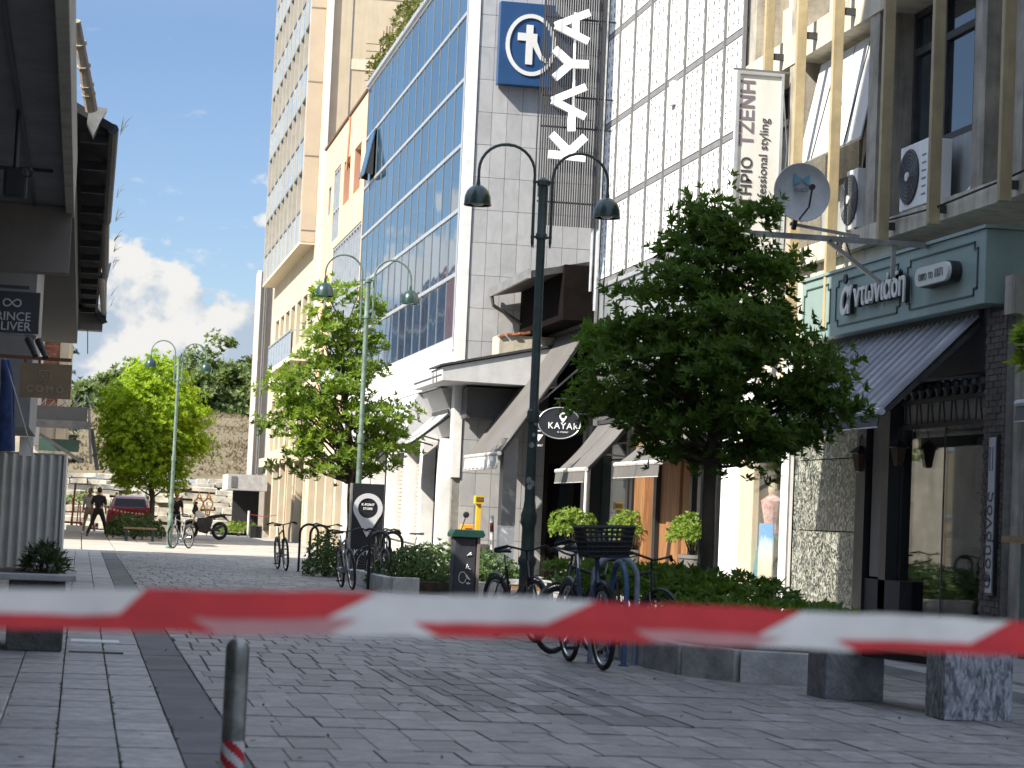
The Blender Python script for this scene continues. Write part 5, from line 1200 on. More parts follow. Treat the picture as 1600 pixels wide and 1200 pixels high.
for k in range(9):
    q = R(-2.4, -.8); z = R(1.65, 2.7); c = Vector((5.45+.068*math.cos(q), 27.2+.068*math.sin(q), z)); n_ = Vector((math.cos(q), math.sin(q), 0)); r_ = n_.cross(Vector((0, 0, 1)))
    w_ = R(.018, .036); st.prism([c+r_*(w_*math.cos(a))+Vector((0, 0, w_*1.1*math.sin(a))) for a in [math.pi*j/5 for j in range(10)]], n_*.003)
stk = st.split('sticker', mat('pale_sticker', (.35, .36, .36), rough=.6, var=.3, scale=14)); 
for c in [o for o in bpy.data.objects if o.name.startswith('sticker')]: c.parent = lp; c.location = -lp.location/.957; c.scale = (1/.957,)*3
def lamp_copy(label, px, base_py, Y, zt_s, light):
    t = copy_tree(lp, label=label)
    for c in kids(t):
        if c.name.startswith('sticker'): bpy.data.objects.remove(c)
    x = gr(px, base_py).x if base_py else onY(px, 700, Y).x
    place(t, (x, Y, 0), R(-.05, .05), 0, zt_s)
    if light:
        t.scale = (zt_s*.8, zt_s*.8, zt_s)
        for c in t.children:
            if c.name.split('.')[0] != 'post': c.scale = (1.2, 1.2, 1)
        for c in kids(t):
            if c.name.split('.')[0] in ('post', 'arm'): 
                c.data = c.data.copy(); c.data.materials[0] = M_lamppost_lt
    return t
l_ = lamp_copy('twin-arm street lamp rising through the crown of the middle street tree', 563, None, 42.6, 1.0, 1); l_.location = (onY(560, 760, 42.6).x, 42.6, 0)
l_ = lamp_copy('twin-arm street lamp with pale green post beside the parked bicycle in the sun', 268, None, 66.5, .98, 1); l_.location.x = onY(267, 800, 66.5).x
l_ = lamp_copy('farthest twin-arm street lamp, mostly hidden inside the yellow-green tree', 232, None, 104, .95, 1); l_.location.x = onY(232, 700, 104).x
# ---------------------------------------------------------------- foliage
def whorl(b, p, ax, n, L_, w, spread=.95):
    ax = ax.normalized(); a = ax.cross(Vector((R(-1, 1), R(-1, 1), R(-1, 1)))).normalized(); c = ax.cross(a)
    q0 = R(0, 6.28)
    for k in range(n):
        q = q0+6.283*k/n+R(-.3, .3); o = a*math.cos(q)+c*math.sin(q); s = spread*R(.6, 1.15)
        d = (ax*math.cos(s)+o*math.sin(s)).normalized(); side = d.cross(ax)
        if side.length < .05: side = d.cross(a)
        side.normalize(); nr = side.cross(d); l = L_*R(.7, 1.2); ww = w*R(.8, 1.2)
        m_ = p+d*l*.5-nr*l*.02; t_ = p+d*l-nr*l*.10
        i = len(b.v); b.v += [tuple(p+d*.01), tuple(m_+side*ww*.5+nr*ww*.18), tuple(t_), tuple(m_-side*ww*.5+nr*ww*.18)]
        b.f += [(i, i+1, i+2), (i, i+2, i+3)]; b.m += [0, 0]
def prof_at(prof, z):
    """(z, cx, rx)"""
    for i in range(len(prof)-1):
        if prof[i][0] <= z <= prof[i+1][0]:
            f = (z-prof[i][0])/(prof[i+1][0]-prof[i][0]); return [prof[i][k]+(prof[i+1][k]-prof[i][k])*f for k in (1, 2)]
    return None
def make_tree(name, label, base, prof, nclump, nwh, leaf, lw, m, cat='tree', trunk_r=.09, fork=None, group=None, clump_r=.38, nl=6, depth=1.0, barkm=M_trunk, limbs=26, flat=.55, seed=1, lean=(0, 0), trunk=True, top_bias=1.0):
    random.seed(seed)
    t = thing(name, label, cat, base, group); B = Vector(base)
    z0, z1 = prof[0][0], prof[-1][0]; cl = []
    areas = []; Nz = 40
    for k in range(Nz):
        z = z0+(z1-z0)*(k+.5)/Nz; cx, r = prof_at(prof, z); areas.append((z, cx, r, max(r, .05)**1.6))
    tot = sum(a[3] for a in areas)
    for _ in range(nclump):
        u = R(0, tot); 
        for a in areas:
            u -= a[3]
            if u <= 0: break
        z, cx, r, _a = a; q = R(0, 6.283); rr = r*(R(0, 1)**.42)*(R(.84, 1.02) if R(0, 1) < .85 else R(1.0, 1.12))
        cl.append(Vector((B.x+cx+rr*math.cos(q), B.y+rr*depth*math.sin(q), z+R(-.5, .5)*(z1-z0)/Nz)))
    zf = fork or z0+.25*(z1-z0)
    ax = [B+Vector((lean[0]*f, lean[1]*f, 0))+Vector((R(-.02, .02), R(-.02, .02), (zf-B.z)*f)) for f in (0, .25, .5, .75, 1)]
    for k in range(1, 6):
        z = zf+((z1-zf)*.82)*k/5; cx = prof_at(prof, max(min(z, z1), z0))[0]; ax.append(Vector((B.x+cx*k/5+lean[0]*(1-k/5)+R(-.06, .06), B.y+R(-.06, .06), z)))
    if trunk:
        b = MB(); rs = [trunk_r*1.25, trunk_r*1.02, trunk_r*.95, trunk_r*.92, trunk_r*.9]+[trunk_r*(.75-.14*k) for k in range(5)]
        b.tube(ax, rs, 9)
        for _ in range(limbs):
            c = random.choice(cl); cz = min(max(c.z-R(.3, .9)*(z1-z0)*.35, zf-.1), ax[-1].z)
            k = 4
            while k < 9 and ax[k].z < cz: k += 1
            f = (cz-ax[k-1].z)/max(ax[k].z-ax[k-1].z, .01); f = min(max(f, 0), 1); s = ax[k-1].lerp(ax[k], f)
            mid = s.lerp(c, .5)+Vector((R(-.1, .1), R(-.1, .1), -.12*(c-s).length*.5)); r0 = trunk_r*.34
            b.tube([s, s.lerp(mid, .5)+Vector((0, 0, -.03)), mid, c], [r0, r0*.8, r0*.55, .008], 6)
        b.build('trunk', barkm, t, smooth=True)
    b = MB(); ctr = Vector((B.x, B.y, (z0+z1)/2))
    for c in cl:
        cr_ = clump_r*R(.55, 1.25)
        for _ in range(nwh):
            d = Vector((random.gauss(0, 1), random.gauss(0, 1), random.gauss(0, 1)*flat)); d = d.normalized()*(R(0, 1)**.5); p = c+Vector((d.x*cr_, d.y*cr_, d.z*cr_))
            whorl(b, p, Vector((d.x+(c.x-B.x)*.3, d.y+(c.y-B.y)*.3, .9+R(-.4, .3))), nl, leaf, lw)
    b.build('crown', m, t, kind='stuff')
    return t
def px_prof(rows, Y, base_x):
    out = []
    for py, l, r in rows:
        a, c = onY(l, py, Y), onY(r, py, Y); out.append(((a.z+c.z)/2, (a.x+c.x)/2-base_x, (c.x-a.x)/2))
    return sorted(out)
Y1 = 23.0; bx = onY(1100, 880, Y1).x
make_tree('street_tree', 'dense dark green street tree in shade, nearest the camera, growing from the kerbed bed', (bx, Y1, .1),
          px_prof([(312, 1110, 1150), (335, 1075, 1200), (370, 1055, 1225), (400, 1035, 1235), (430, 1000, 1225), (470, 965, 1265), (520, 925, 1300), (570, 905, 1315), (620, 910, 1315), (660, 925, 1310), (695, 960, 1265), (715, 1000, 1230), (728, 1050, 1180)], Y1, bx),
          165, 40, .11, .042, L_dark, trunk_r=.075, fork=2.1, clump_r=.33, nl=6, limbs=60, flat=.36, seed=11, lean=(.03, 0), group='street trees')
Y2 = 45.5; bx = onY(548, 800, Y2).x
make_tree('street_tree', 'open fresh green street tree behind the black totem sign, lit from the left', (bx, Y2, .1),
          px_prof([(428, 530, 548), (450, 500, 570), (480, 470, 600), (520, 465, 605), (545, 450, 600), (570, 440, 600), (600, 408, 618), (635, 402, 640), (670, 406, 648), (700, 425, 645), (725, 425, 630), (745, 450, 590)], Y2, bx),
          150, 21, .14, .05, L_mid, trunk_r=.085, fork=2.0, clump_r=.33, nl=6, limbs=90, flat=.38, seed=5, group='street trees')
Y3 = 86.0; bx = onY(236, 830, Y3).x
make_tree('street_tree', 'round yellow-green tree glowing in full sun beyond the bench at the end of the street', (bx, Y3, .1),
          px_prof([(560, 232, 262), (580, 205, 285), (610, 170, 305), (640, 155, 322), (670, 152, 330), (700, 150, 325), (730, 152, 300), (748, 162, 290), (762, 185, 278)], Y3, bx),
          300, 26, .15, .07, L_lime, trunk_r=.11, fork=1.4, clump_r=.5, nl=6, limbs=40, flat=.7, seed=8, group='street trees')
# edge leaves on the right of the frame (a fourth tree just outside)
bx = onY(1655, 560, 17).x
make_tree('street_tree', 'few pale leaves of a street tree poking in at the right edge of the photograph', (bx, 17, 0),
          px_prof([(490, 1640, 1700), (530, 1612, 1720), (565, 1602, 1720), (600, 1630, 1720)], 17, bx), 26, 22, .12, .045, L_mid, trunk_r=.07, fork=2.0, clump_r=.16, limbs=14, seed=3, group='street trees')
def bush(name, label, c, rx, ry, rz, n, leaf, m, z0=0, cat='bush', group=None, nl=5, seed=2, lump=.25, stems=True):
    random.seed(seed); t = thing(name, label, cat, (c[0], c[1], z0), group); b = MB(); 
    lumps = [(R(0, 6.28), R(-.2, 1), R(.1, 1)) for _ in range(14)]
    for _ in range(n):
        d = Vector((random.gauss(0, 1), random.gauss(0, 1), abs(random.gauss(0, 1))*.9-.15)).normalized(); q = math.atan2(d.y, d.x)
        k = 1+lump*sum(l[2]*math.exp(-((math.cos(q-l[0])-1)*3)**2-((d.z-l[1])*2.5)**2) for l in lumps)*.5-lump*.4
        f = k*(R(0, 1)**.22); p = Vector((c[0]+d.x*rx*f, c[1]+d.y*ry*f, c[2]+d.z*rz*f))
        if p.z < z0: p.z = z0+R(0, .1)
        whorl(b, p, d+Vector((R(-.4, .4), R(-.4, .4), R(.1, .8))), nl, leaf, leaf*(.16 if name == 'spiky_shrub' else .45))
    if stems:
        s = MB()
        for _ in range(9): s.tube([(c[0]+R(-.05, .05), c[1]+R(-.05, .05), z0), (c[0]+R(-.5, .5)*rx, c[1]+R(-.5, .5)*ry, c[2]+R(0, .5)*rz)], [.018, .006], 5)
        s.build('stems', M_trunk, t, kind='stuff')
    b.build('foliage', m, t, kind='stuff'); return t
# ---------------------------------------------------------------- kerbed bed with the near tree
kb2 = thing('kerbed_bed', 'low planting bed with rough pale kerb stones around the dark tree', 'planting bed', (6.5, 22, 0))
path = [(6.42, 18.22), (5.62, 18.55), (5.30, 19.1), (5.22, 20.1), (5.25, 22.0), (5.3, 24.2), (5.45, 26.0)]
km = panel_mesh('kerb_stone', M_kerb, .02)
for i in range(len(path)-1):
    a = Vector((*path[i], 0)); c = Vector((*path[i+1], 0)); L_ = (c-a).length; n = max(1, round(L_/1.0)); ang = math.atan2(c.y-a.y, c.x-a.x)
    for k in range(n):
        p_ = a.lerp(c, (k+.5)/n); inst(km, 'kerb_stone', (p_.x, p_.y, .27+R(-.006, .006)), kb2, (L_/n-.012, .16, .27), (0, 0, ang+R(-.01, .01)))
for k in range(5): inst(km, 'kerb_stone', (6.6+.0+R(0, .01), 18.9+1.6*k, .27), kb2, (.16, 1.55, .27))
b = MB(); b.prism([(x+.02, y, .2) for x, y in path]+[(6.55, 26.0, .2), (6.55, 18.3, .2)], (0, 0, .02)); b.build('soil', M_soil, kb2)
random.seed(21)
t = thing('bed_plants', 'low broad-leaved dark plants filling the kerbed bed under the tree', 'plants', (5.9, 22, .2))
b = MB()
for _ in range(1500):
    y = R(18.6, 25.9); x = R(5.35, 6.85); h = .22+.35*min(1, max(0, (y-19.0)/2.2))*R(.3, 1.15)
    if y < 20.5: h = .2+R(0, .22)
    whorl(b, Vector((x, y, .2+h)), Vector((R(-.5, .5), R(-.6, .3), .9)), 6, .115, .05, 1.1)
b.build('foliage', L_dark, t, kind='stuff')
s = MB()
for _ in range(160):
    x, y = R(5.4, 6.6), R(18.8, 25.8); s.tube([(x, y, .2), (x+R(-.05, .05), y+R(-.05, .05), .5)], .006, 4)
s.build('stems', M_trunk, t, kind='stuff')
# bench with two gneiss blocks
bn = thing('stone_bench', 'street bench made of two grey veined stone blocks with a wooden plank seat', 'bench', (6.2, 16.3, 0))
g0 = gr(1343, 1095); g1 = gr(1502, 1127)
b = MB(); b.box(5.78, 6.26, 16.80, 17.25, 0, .46); b.build('stone_block', stonemat('smooth_grey_block', (.20, .20, .205), (.11, .115, .12), scale=3, rough=.6, bump=.2, rand=.02), bn, bevel=.008, label='smooth grey end block')
b = MB(); b.box(6.14, 6.66, 15.25, 15.62, 0, .52); b.build('stone_block', M_gneiss, bn, bevel=.008, label='white-streaked rough end block')
b = MB()
for k in range(3):
    x = 5.93+.15*k; b2 = MB(); b2.prism([(x, 16.95, .42), (x+.13, 16.95, .42), (x+.13, 16.95, .47), (x, 16.95, .47)], (.32, -1.6, 0)); b2.build('plank', M_plank, bn, bevel=.004)
b = MB(); b.beam((6.05, 17.0, .38), (6.42, 15.4, .38), .05, .06); b.build('seat_rail', M_metal_dk, bn)
# far hedges, bin, low bench
bush('hedge', 'rounded dark green hedge behind the green-lidded bin', (5.95, 38.2, .15), 1.05, 1.5, .68, 1500, .085, L_hedge, group='street hedges', seed=4)
bush('hedge', 'smaller low hedge to the right of the green-lidded bin', (6.75, 36.6, .1), .55, .9, .66, 700, .085, L_hedge, group='street hedges', seed=6)
bush('hedge', 'dark bush with reddish tips left of the black totem sign', (4.85, 44.6, .1), .42, .8, .85, 500, .08, L_hedge, group='street hedges', seed=7)
L_spk = leafmat('spiky_leaf', (.02, .035, .012), (.05, .075, .02), trans=.1)
bush('spiky_shrub', 'small spiky dark shrub spilling from the stone planter box', (-.28, 20.0, .68), .16, .18, .22, 85, .13, L_spk, z0=.62, nl=5, seed=9)
bush('hedge', 'low clipped hedge behind the far bench under the yellow-green tree', (1.95, 80.5, .2), 1.05, 1.2, .72, 700, .12, L_hedge, group='street hedges', seed=12)
for k, (px, lab) in enumerate(((893, 'leftmost of the three bright round shrubs in pots before the shopfront'), (988, 'middle one of the three bright round shrubs, in a tall grey pot'), (1086, 'rightmost of the three bright round shrubs, half hidden by the dark tree trunk'))):
    Y = (44.2, 41.4, 37.2)[k]; p_ = onY(px, 855, Y)
    t = bush('potted_shrub', lab, (p_.x, Y, 1.12), .50, .46, .44, 520, .075, L_pot, z0=.72, group='potted shrubs at the shopfront', seed=30+k, cat='potted shrub')
    b = MB(); b.lathe([(.20, 0), (.27, .76), (.29, .76), (.29, .82), (.25, .82), (.24, .74), (0, .74)], (p_.x, Y, 0), 16); b.build('pot', M_pot, t, smooth=True)
# plant kerbs near the bin
b = MB()
for x0, y0 in ((4.95, 36.3), (5.0, 37.6), (5.0, 38.9), (5.0, 40.2), (6.35, 35.2)): b.box(x0, x0+1.15 if x0 > 6 else x0+.16, y0, y0+(1.2 if x0 < 6 else .16), 0, .26)
t = thing('kerbed_bed', 'low kerbed bed holding the hedges behind the green-lidded bin', 'planting bed', (5.8, 38, 0))
for x0, x1, y0, y1 in ((4.9, 5.06, 36.5, 37.7), (4.9, 5.06, 37.72, 38.9), (4.9, 5.06, 38.92, 40.2), (4.9, 5.5, 36.34, 36.48), (6.3, 7.3, 35.4, 35.55), (5.06, 5.5, 36.3, 36.33)):
    b = MB(); b.box(x0, x1, y0, y1, 0, .27); b.build('kerb_stone', M_kerb, t, bevel=.01)
b = MB(); b.box(5.08, 7.3, 36.5, 40.2, 0, .2); b.build('soil', M_soil, t)
bi = thing('litter_bin', 'tall dark litter bin with a green lid and pale graffiti before the hedge', 'litter bin', (6.05, 35.0, 0))
b = MB(); b.box(5.80, 6.16, 34.82, 35.18, 0, .98); b.build('body', mat('dark_blue_grey_bin', (.030, .034, .042), rough=.6, var=.2), bi, bevel=.02)
b = MB(); b.box(6.165, 6.21, 34.8, 35.2, 0, .98); b.build('side_post', M_browncon, bi)
b = MB(); b.prism([(5.75, 34.75, .98), (6.25, 34.75, .98), (6.28, 34.75, 1.03), (6.24, 34.75, 1.10), (5.79, 34.75, 1.10), (5.75, 34.75, 1.04)], (0, .5, 0)); b.build('lid', mat('green_bin_lid', (.008, .05, .038), rough=.45, var=.15), bi, bevel=.01)
b = MB(); random.seed(5)
for s_, (x0, z0) in enumerate(((6.05, .70), (6.04, .52), (6.05, .36), (6.04, .22))):
    pts = [(x0+R(-.04, .04), 34.812, z0+R(-.05, .05)) for _ in range(5)]; b.tube(pts, .008, 4)
b.tube([(5.95+.06*math.cos(q), 34.812, .35+.09*math.sin(q)) for q in [k*.6 for k in range(11)]], .004, 4); b.build('graffiti', M_letter_w, bi)
lb2 = thing('low_bench', 'low concrete bench with a wooden seat just left of the sticker-covered lamp post', 'bench', (6.0, 31.5, 0))
b = MB(); b.box(5.62+.3, 5.72+.3, 31.2, 31.7, 0, .42); b.box(6.55, 6.65, 31.2, 31.7, 0, .42); b.box(5.92, 6.65, 31.2, 31.7, .38, .44); b.split('concrete_frame', M_kerb, lb2)
b = MB(); b.box(6.04, 6.54, 31.15, 31.6, .30, .36); b.build('seat', M_plank, lb2)
# totem
tt = thing('totem_sign', 'free-standing black totem with a big pale map-pin emblem over white lettering', 'sign', (5.4, 42.0, 0))
a, c = onY(545, 905, 42), onY(601, 757, 42)
b = MB(); b.box(a.x, c.x, 42, 42.22, .02, c.z); b.build('board', M_black, tt, bevel=.004)
b = MB(); b.box(a.x-.03, a.x-.003, 41.99, 42.23, 0, c.z); b.build('edge_strip', M_galv, tt)
m_ = (a.x+c.x)/2
q = onY(574, 794, 41.98); b = MB(); pin(b, m_, 41.985, q.z, .28, .012, .67, 1.95); b.build('pin_emblem', mat('pale_print', (.55, .55, .56), rough=.5, var=.03), tt)
text_obj('K-POINT', .062, (m_, 41.99, q.z+.045), (1, 0, 0), (0, 0, 1), M_letter_w, 'lettering', tt, bold=.001); text_obj('STORE', .06, (m_, 41.99, q.z-.03), (1, 0, 0), (0, 0, 1), M_letter_w, 'lettering', tt, bold=.001)
q = onY(560, 862, 41.98); text_obj('KAYAK', .15, (m_+.02, 41.99, q.z-.06), (1, 0, 0), (0, 0, 1), M_letter_w, 'lettering', tt, space=1.1)
# yellow post, orange box, small red post
yp = thing('yellow_post', 'slim yellow post with a box head against the grey marble wall', 'post', (9.1, 50.6, 0))
a = onY(749, 778, 50.2)
b = MB(); b.box(a.x-.05, a.x+.05, 50.2, 50.3, 0, a.z-.12); b.build('shaft', M_yellow, yp); b = MB(); b.box(a.x-.10, a.x+.10, 50.15, 50.35, a.z-.13, a.z+.05); b.build('head', M_yellow, yp)
b = MB(); b.box(a.x-.08, a.x+.09, 50.14, 50.15, a.z-.08, a.z+.02); b.build('label_plate', mat('dark_olive_plate', (.12, .09, .02)), yp)
a, c = onY(722, 848, 50.4), onY(741, 820, 50.4)
o_ = thing('orange_post_box', 'orange-yellow wall box at the foot of the marble wall left of the yellow post', 'box', (a.x, 50.4, 0))
b = MB(); b.box(a.x, c.x, 50.4, 50.8, .35, c.z); b.build('casing', M_orange, o_, bevel=.01); b = MB(); b.box(a.x+.1, a.x+.14, 50.5, 50.6, 0, .35); b.build('stand', M_metal_dk, o_); b = MB(); b.box(a.x+.06, c.x-.05, 50.39, 50.4, c.z-.16, c.z-.08); b.build('slot', M_wood_dk, o_)
a = onY(771, 840, 48.0); b = MB(); b.tube([(a.x, 48, 0), (a.x-.05, 48, 1.35)], .04, 8); 
o_ = tag(b.build('barrier_post', M_white), 'leaning white post with a dark red top by the marble wall', 'post')
b = MB(); b.tube([(a.x-.04, 48, 1.0), (a.x-.05, 48, 1.2)], .043, 8); b.build('red_band', mat('dark_red_band', (.20, .03, .03)), o_)
gp = thing('grey_utility_cabinet', 'dark grey wall cabinet panel between the marble wall and the old house', 'cabinet', (9.9, 46.6, 0))
a, c = onY(788, 700, 46.5), onY(800, 830, 46.5)
b = MB(); b.box(a.x-.02, a.x+.28, 46.4, 46.8, 1.15, 3.0); b.build('upper_panel', M_alu_dk, gp); b = MB(); b.box(a.x-.02, a.x+.28, 46.42, 46.8, 0, 1.14); b.build('lower_panel', M_white, gp)
# bollard
bo = thing('bollard', 'round-topped steel bollard with red and white tape round its foot', 'bollard', (.80, 11.15, 0))
b = MB(); b.lathe([(.058, 0), (.058, .60)]+[(.058*math.cos(q), .60+.055*math.sin(q)) for q in [math.pi/2*k/8 for k in range(1, 8)]]+[(0, .656)], (.80, 11.15, 0), 28); b.build('tube', mat('worn_galvanised_tube', (.30, .30, .27), rough=.35, var=.3, scale=9, bump=.12, metal=.75, streak=.35), bo, smooth=True)
def stripe_tape(b, cx, cy, r, z0, z1, n=48, turns=2.0):
    """helical red/white stripes: returns two material faces"""
    k = 10
    vs = []
    for j in range(k+1):
        for i in range(n): q = 2*math.pi*i/n; vs.append((cx+r*math.cos(q), cy+r*math.sin(q), z0+(z1-z0)*j/k))
    b.v += vs
    for j in range(k):
        for i in range(n):
            ph = (i/n*3+(j+.5)/k*1.35) % 1
            b.f.append((j*n+i, j*n+(i+1) % n, (j+1)*n+(i+1) % n, (j+1)*n+i)); b.m.append(1 if ph < .5 else 0)
b = MB(); stripe_tape(b, .80, 11.15, .0595, .02, .155, 96); M_tw = mat('white_barrier_plastic', (.80, .78, .74), rough=.35, var=.09, scale=9, bump=.35, bscale=14, trans=.3); M_trd = mat('red_barrier_plastic', (.66, .03, .04), rough=.35, var=.12, scale=9, bump=.35, bscale=14, trans=.3)
b.build('striped_wrap', [M_tw, M_trd], bo)
# ---------------------------------------------------------------- barrier tape near the camera
TYD = 3.45
M_tpk = mat('red_showing_through', (.62, .30, .30), rough=.4, var=.1, bump=.05, trans=.3)
def interp(tab, x):
    for i in range(len(tab)-1):
        if tab[i][0] <= x <= tab[i+1][0]: f = (x-tab[i][0])/(tab[i+1][0]-tab[i][0]); return tab[i][1]+(tab[i+1][1]-tab[i][1])*f
    return tab[0][1] if x < tab[0][0] else tab[-1][1]
top = [(-400, 914), (0, 919), (400, 922), (800, 932), (1200, 952), (1600, 970), (2000, 990)]
bot = [(-400, 978), (0, 981), (350, 990), (500, 992), (800, 996), (1200, 1012), (1600, 1024), (2000, 1040)]
fold = [(-400, 955), (0, 957), (200, 962), (400, 967), (560, 968), (800, 976), (960, 979), (1200, 995), (1400, 1003), (1600, 1008), (2000, 1020)]
tp = thing('barrier_tape', 'red and white striped barrier tape stretched right across the street close to the camera', 'barrier tape', (0, TYD, .98))
def ribbon(upper, lower, Yo, edges, lean_, name, mats=None):
    """edges: x at the upper edge where the colour changes; lean: shift of that border at the lower edge"""
    b = MB(); xs = [-400]+edges+[2000]; sub = 8
    for k in range(len(xs)-1):
        red = mats[k] if mats else k % 2
        for s_ in range(sub):
            for r_ in range(3):
                f0, f1 = s_/sub, (s_+1)/sub; g0, g1 = r_/3, (r_+1)/3
                def P_(f, g_):
                    xa = xs[k]+(xs[k+1]-xs[k])*f; sh = (0 if k == 0 else lean_[k-1])*(1-f)+(0 if k == len(xs)-2 else lean_[k])*f
                    x = xa+sh*g_; wv = 1.6*math.sin(x*.021)+.9*math.sin(x*.057+1); yt = interp(upper, x)+wv; yb = interp(lower, x)+.5*wv+1.2*math.sin(x*.033+2); py = yt+(yb-yt)*g_
                    return onY(x, py, TYD+Yo+.006*math.sin(x*.011))
                i = len(b.v); b.v += [tuple(P_(f0, g0)), tuple(P_(f1, g0)), tuple(P_(f1, g1)), tuple(P_(f0, g1))]
                b.f.append((i, i+1, i+2, i+3)); b.m.append(int(red))
    return b.build(name, [M_tw, M_trd, M_tpk], tp, smooth=True)
ribbon(top, [(x, y+10) for x, y in fold], .004, [228, 590, 930, 1252, 1578], [-55, -100, -95, -85, -80], 'tape_face')
ribbon(fold, bot, -.002, [-170, 298, 560, 645, 990, 1225, 1305, 1700], [0, 42, -45, 40, 36, -50, 34, 30], 'folded_edge', [0, 1, 2, 0, 1, 2, 0, 1, 0])
# last tuple: red lower fold comes in where the edge list says
# ---------------------------------------------------------------- bicycles
M_spoke = mat('thin_steel_spoke', (.30, .30, .30), rough=.4, metal=.8, var=0, bump=0)
def bicycle(label, frame_m, basket=False, guards=True, step=False, fork_m=None):
    """local: +y forward, wheels' contact on z=0, rear wheel at y=0, front at y=1.05"""
    t = thing('bicycle', label, 'bicycle', (0, 0, 0), 'bicycles parked along the street')
    wr = .335
    fr = Vector((0, 1.05, wr)); rr = Vector((0, 0, wr)); bb = Vector((0, .43, .29)); st = Vector((0, .27, .78)); hd = Vector((0, .86, .86)); hb = Vector((0, .90, .68))
    b = MB()
    b.tube([bb, st], .017, 7); b.tube([hd, hb], .022, 7)
    if step: b.tube([hb, (0, .62, .42), bb], .02, 7); b.tube([hb+Vector((0, -.01, .06)), (0, .58, .5), (0, .36, .46)], .016, 7)
    else: b.tube([st+Vector((0, 0, -.03)), hd], .017, 7); b.tube([hb, bb], .02, 7)
    for s in (-1, 1):
        b.tube([bb, (s*.05, .15, .32), (s*.06, 0, wr)], .010, 6); b.tube([st+Vector((0, 0, -.05)), (s*.045, .12, .55), (s*.06, 0, wr)], .009, 6)
    b.build('frame', frame_m, t, smooth=True)
    b = MB()
    for s in (-1, 1): b.tube([hb+Vector((s*.04, .005, -.02)), (s*.052, .97, .5), (s*.055, 1.05, wr)], .013, 7)
    b.tube([(-.045, .905, .66), (.045, .905, .66)], .016, 6); b.build('fork', fork_m or frame_m, t, smooth=True)
    for c in (fr, rr):
        w = bpy.data.objects.new('wheel', None); COL.objects.link(w); w.parent = t; w.location = c
        b = MB(); b.torus(c, wr-.022, .022, 'x', 36, 8); b.build('tyre', M_rubber, w, smooth=True)
        b = MB(); b.torus(c, wr-.048, .011, 'x', 36, 6); b.tube([c+Vector((-.05, 0, 0)), c+Vector((.05, 0, 0))], .018, 8); b.build('rim', M_chrome, w, smooth=True)
        b = MB()
        for k in range(24):
            q = 2*math.pi*k/24; b.tube([c+Vector((.03*(1 if k % 2 else -1), .018*math.cos(q+.5), .018*math.sin(q+.5))), c+Vector((0, (wr-.05)*math.cos(q), (wr-.05)*math.sin(q)))], .0018, 3)
        b.build('spokes', M_spoke, w)
    b = MB(); hs = hd+Vector((0, -.02, .10)); b.tube([hd, hs], .014, 6); b.tube([(-.30, .74, .99), (-.22, .84, 1.02), (-.08, .87, .985), (0, .86, .97), (.08, .87, .985), (.22, .84, 1.02), (.30, .74, .99)], .012, 7); h_ = b.build('handlebar', M_black, t, smooth=True)
    b = MB()
    for s in (-1, 1): b.tube([(s*.22, .84, 1.02), (s*.32, .715, .985)], .018, 7); b.tube([(s*.2, .90, 1.0), (s*.29, .84, .96)], .006, 5)
    b.split('grip', M_rubber, h_)
    b = MB(); b.tube([st, st+Vector((0, -.03, .12))], .013, 6); b.build('seat_post', M_chrome, t)
    b = MB(); c = st+Vector((0, -.02, .15)); b.add([c+Vector(v) for v in ((-.09, -.13, 0), (.09, -.13, 0), (.025, .13, 0), (-.025, .13, 0), (-.08, -.14, .045), (.08, -.14, .045), (.02, .14, .03), (-.02, .14, .03))], [(0, 3, 2, 1), (4, 5, 6, 7), (0, 1, 5, 4), (1, 2, 6, 5), (2, 3, 7, 6), (3, 0, 4, 7)]); b.build('saddle', M_black_m, t, bevel=.015)
    b = MB(); b.torus(bb+Vector((.05, 0, 0)), .085, .006, 'x', 20, 5); b.tube([bb+Vector((-.08, 0, 0)), bb+Vector((.08, 0, 0))], .02, 8); b.tube([bb+Vector((.075, 0, 0)), bb+Vector((.08, .1, -.14))], .01, 6); b.tube([bb+Vector((-.075, 0, 0)), bb+Vector((-.08, -.1, .14))], .01, 6)
    b.tube([bb+Vector((.05, 0, .085)), (.05, 0, wr+.03)], .005, 4); b.tube([bb+Vector((.05, 0, -.085)), (.05, 0, wr-.03)], .005, 4); ck = b.build('crankset', M_alu_dk, t)
    b = MB(); b.box(.08, .17, bb.y+.06, bb.y+.14, bb.z-.155, bb.z-.13); b.box(-.17, -.08, bb.y-.14, bb.y-.06, bb.z+.13, bb.z+.155); b.split('pedal', M_black_m, ck)
    if guards:
        b = MB(); 
        for c, a0, a1 in ((fr, .35, 2.7), (rr, .1, 2.9)): b.torus(c, wr+.025, .016, 'x', 16, 5, a0, a1)
        b.split('mudguard', M_black, t)
    if basket:
        b = MB(); z0, z1 = .90, 1.13
        x0, x1, y0, y1 = -.21, .21, .90, 1.25
        for (a, c) in (((x0, y0), (x1, y0)), ((x1, y0), (x1, y1)), ((x1, y1), (x0, y1)), ((x0, y1), (x0, y0))):
            a2 = (a[0]*.8, y0+(a[1]-y0)*.82+.03); c2 = (c[0]*.8, y0+(c[1]-y0)*.82+.03)
            for k in range(9):
                f = k/9; b.tube([(a2[0]+(c2[0]-a2[0])*f, a2[1]+(c2[1]-a2[1])*f, z0), (a[0]+(c[0]-a[0])*f, a[1]+(c[1]-a[1])*f, z1)], .006, 4)
            for k in range(7):
                f = k/6; b.tube([(a2[0]+(a[0]-a2[0])*f, a2[1]+(a[1]-a2[1])*f, z0+(z1-z0)*f), (c2[0]+(c[0]-c2[0])*f, c2[1]+(c[1]-c2[1])*f, z0+(z1-z0)*f)], .009 if k < 6 else .014, 4)
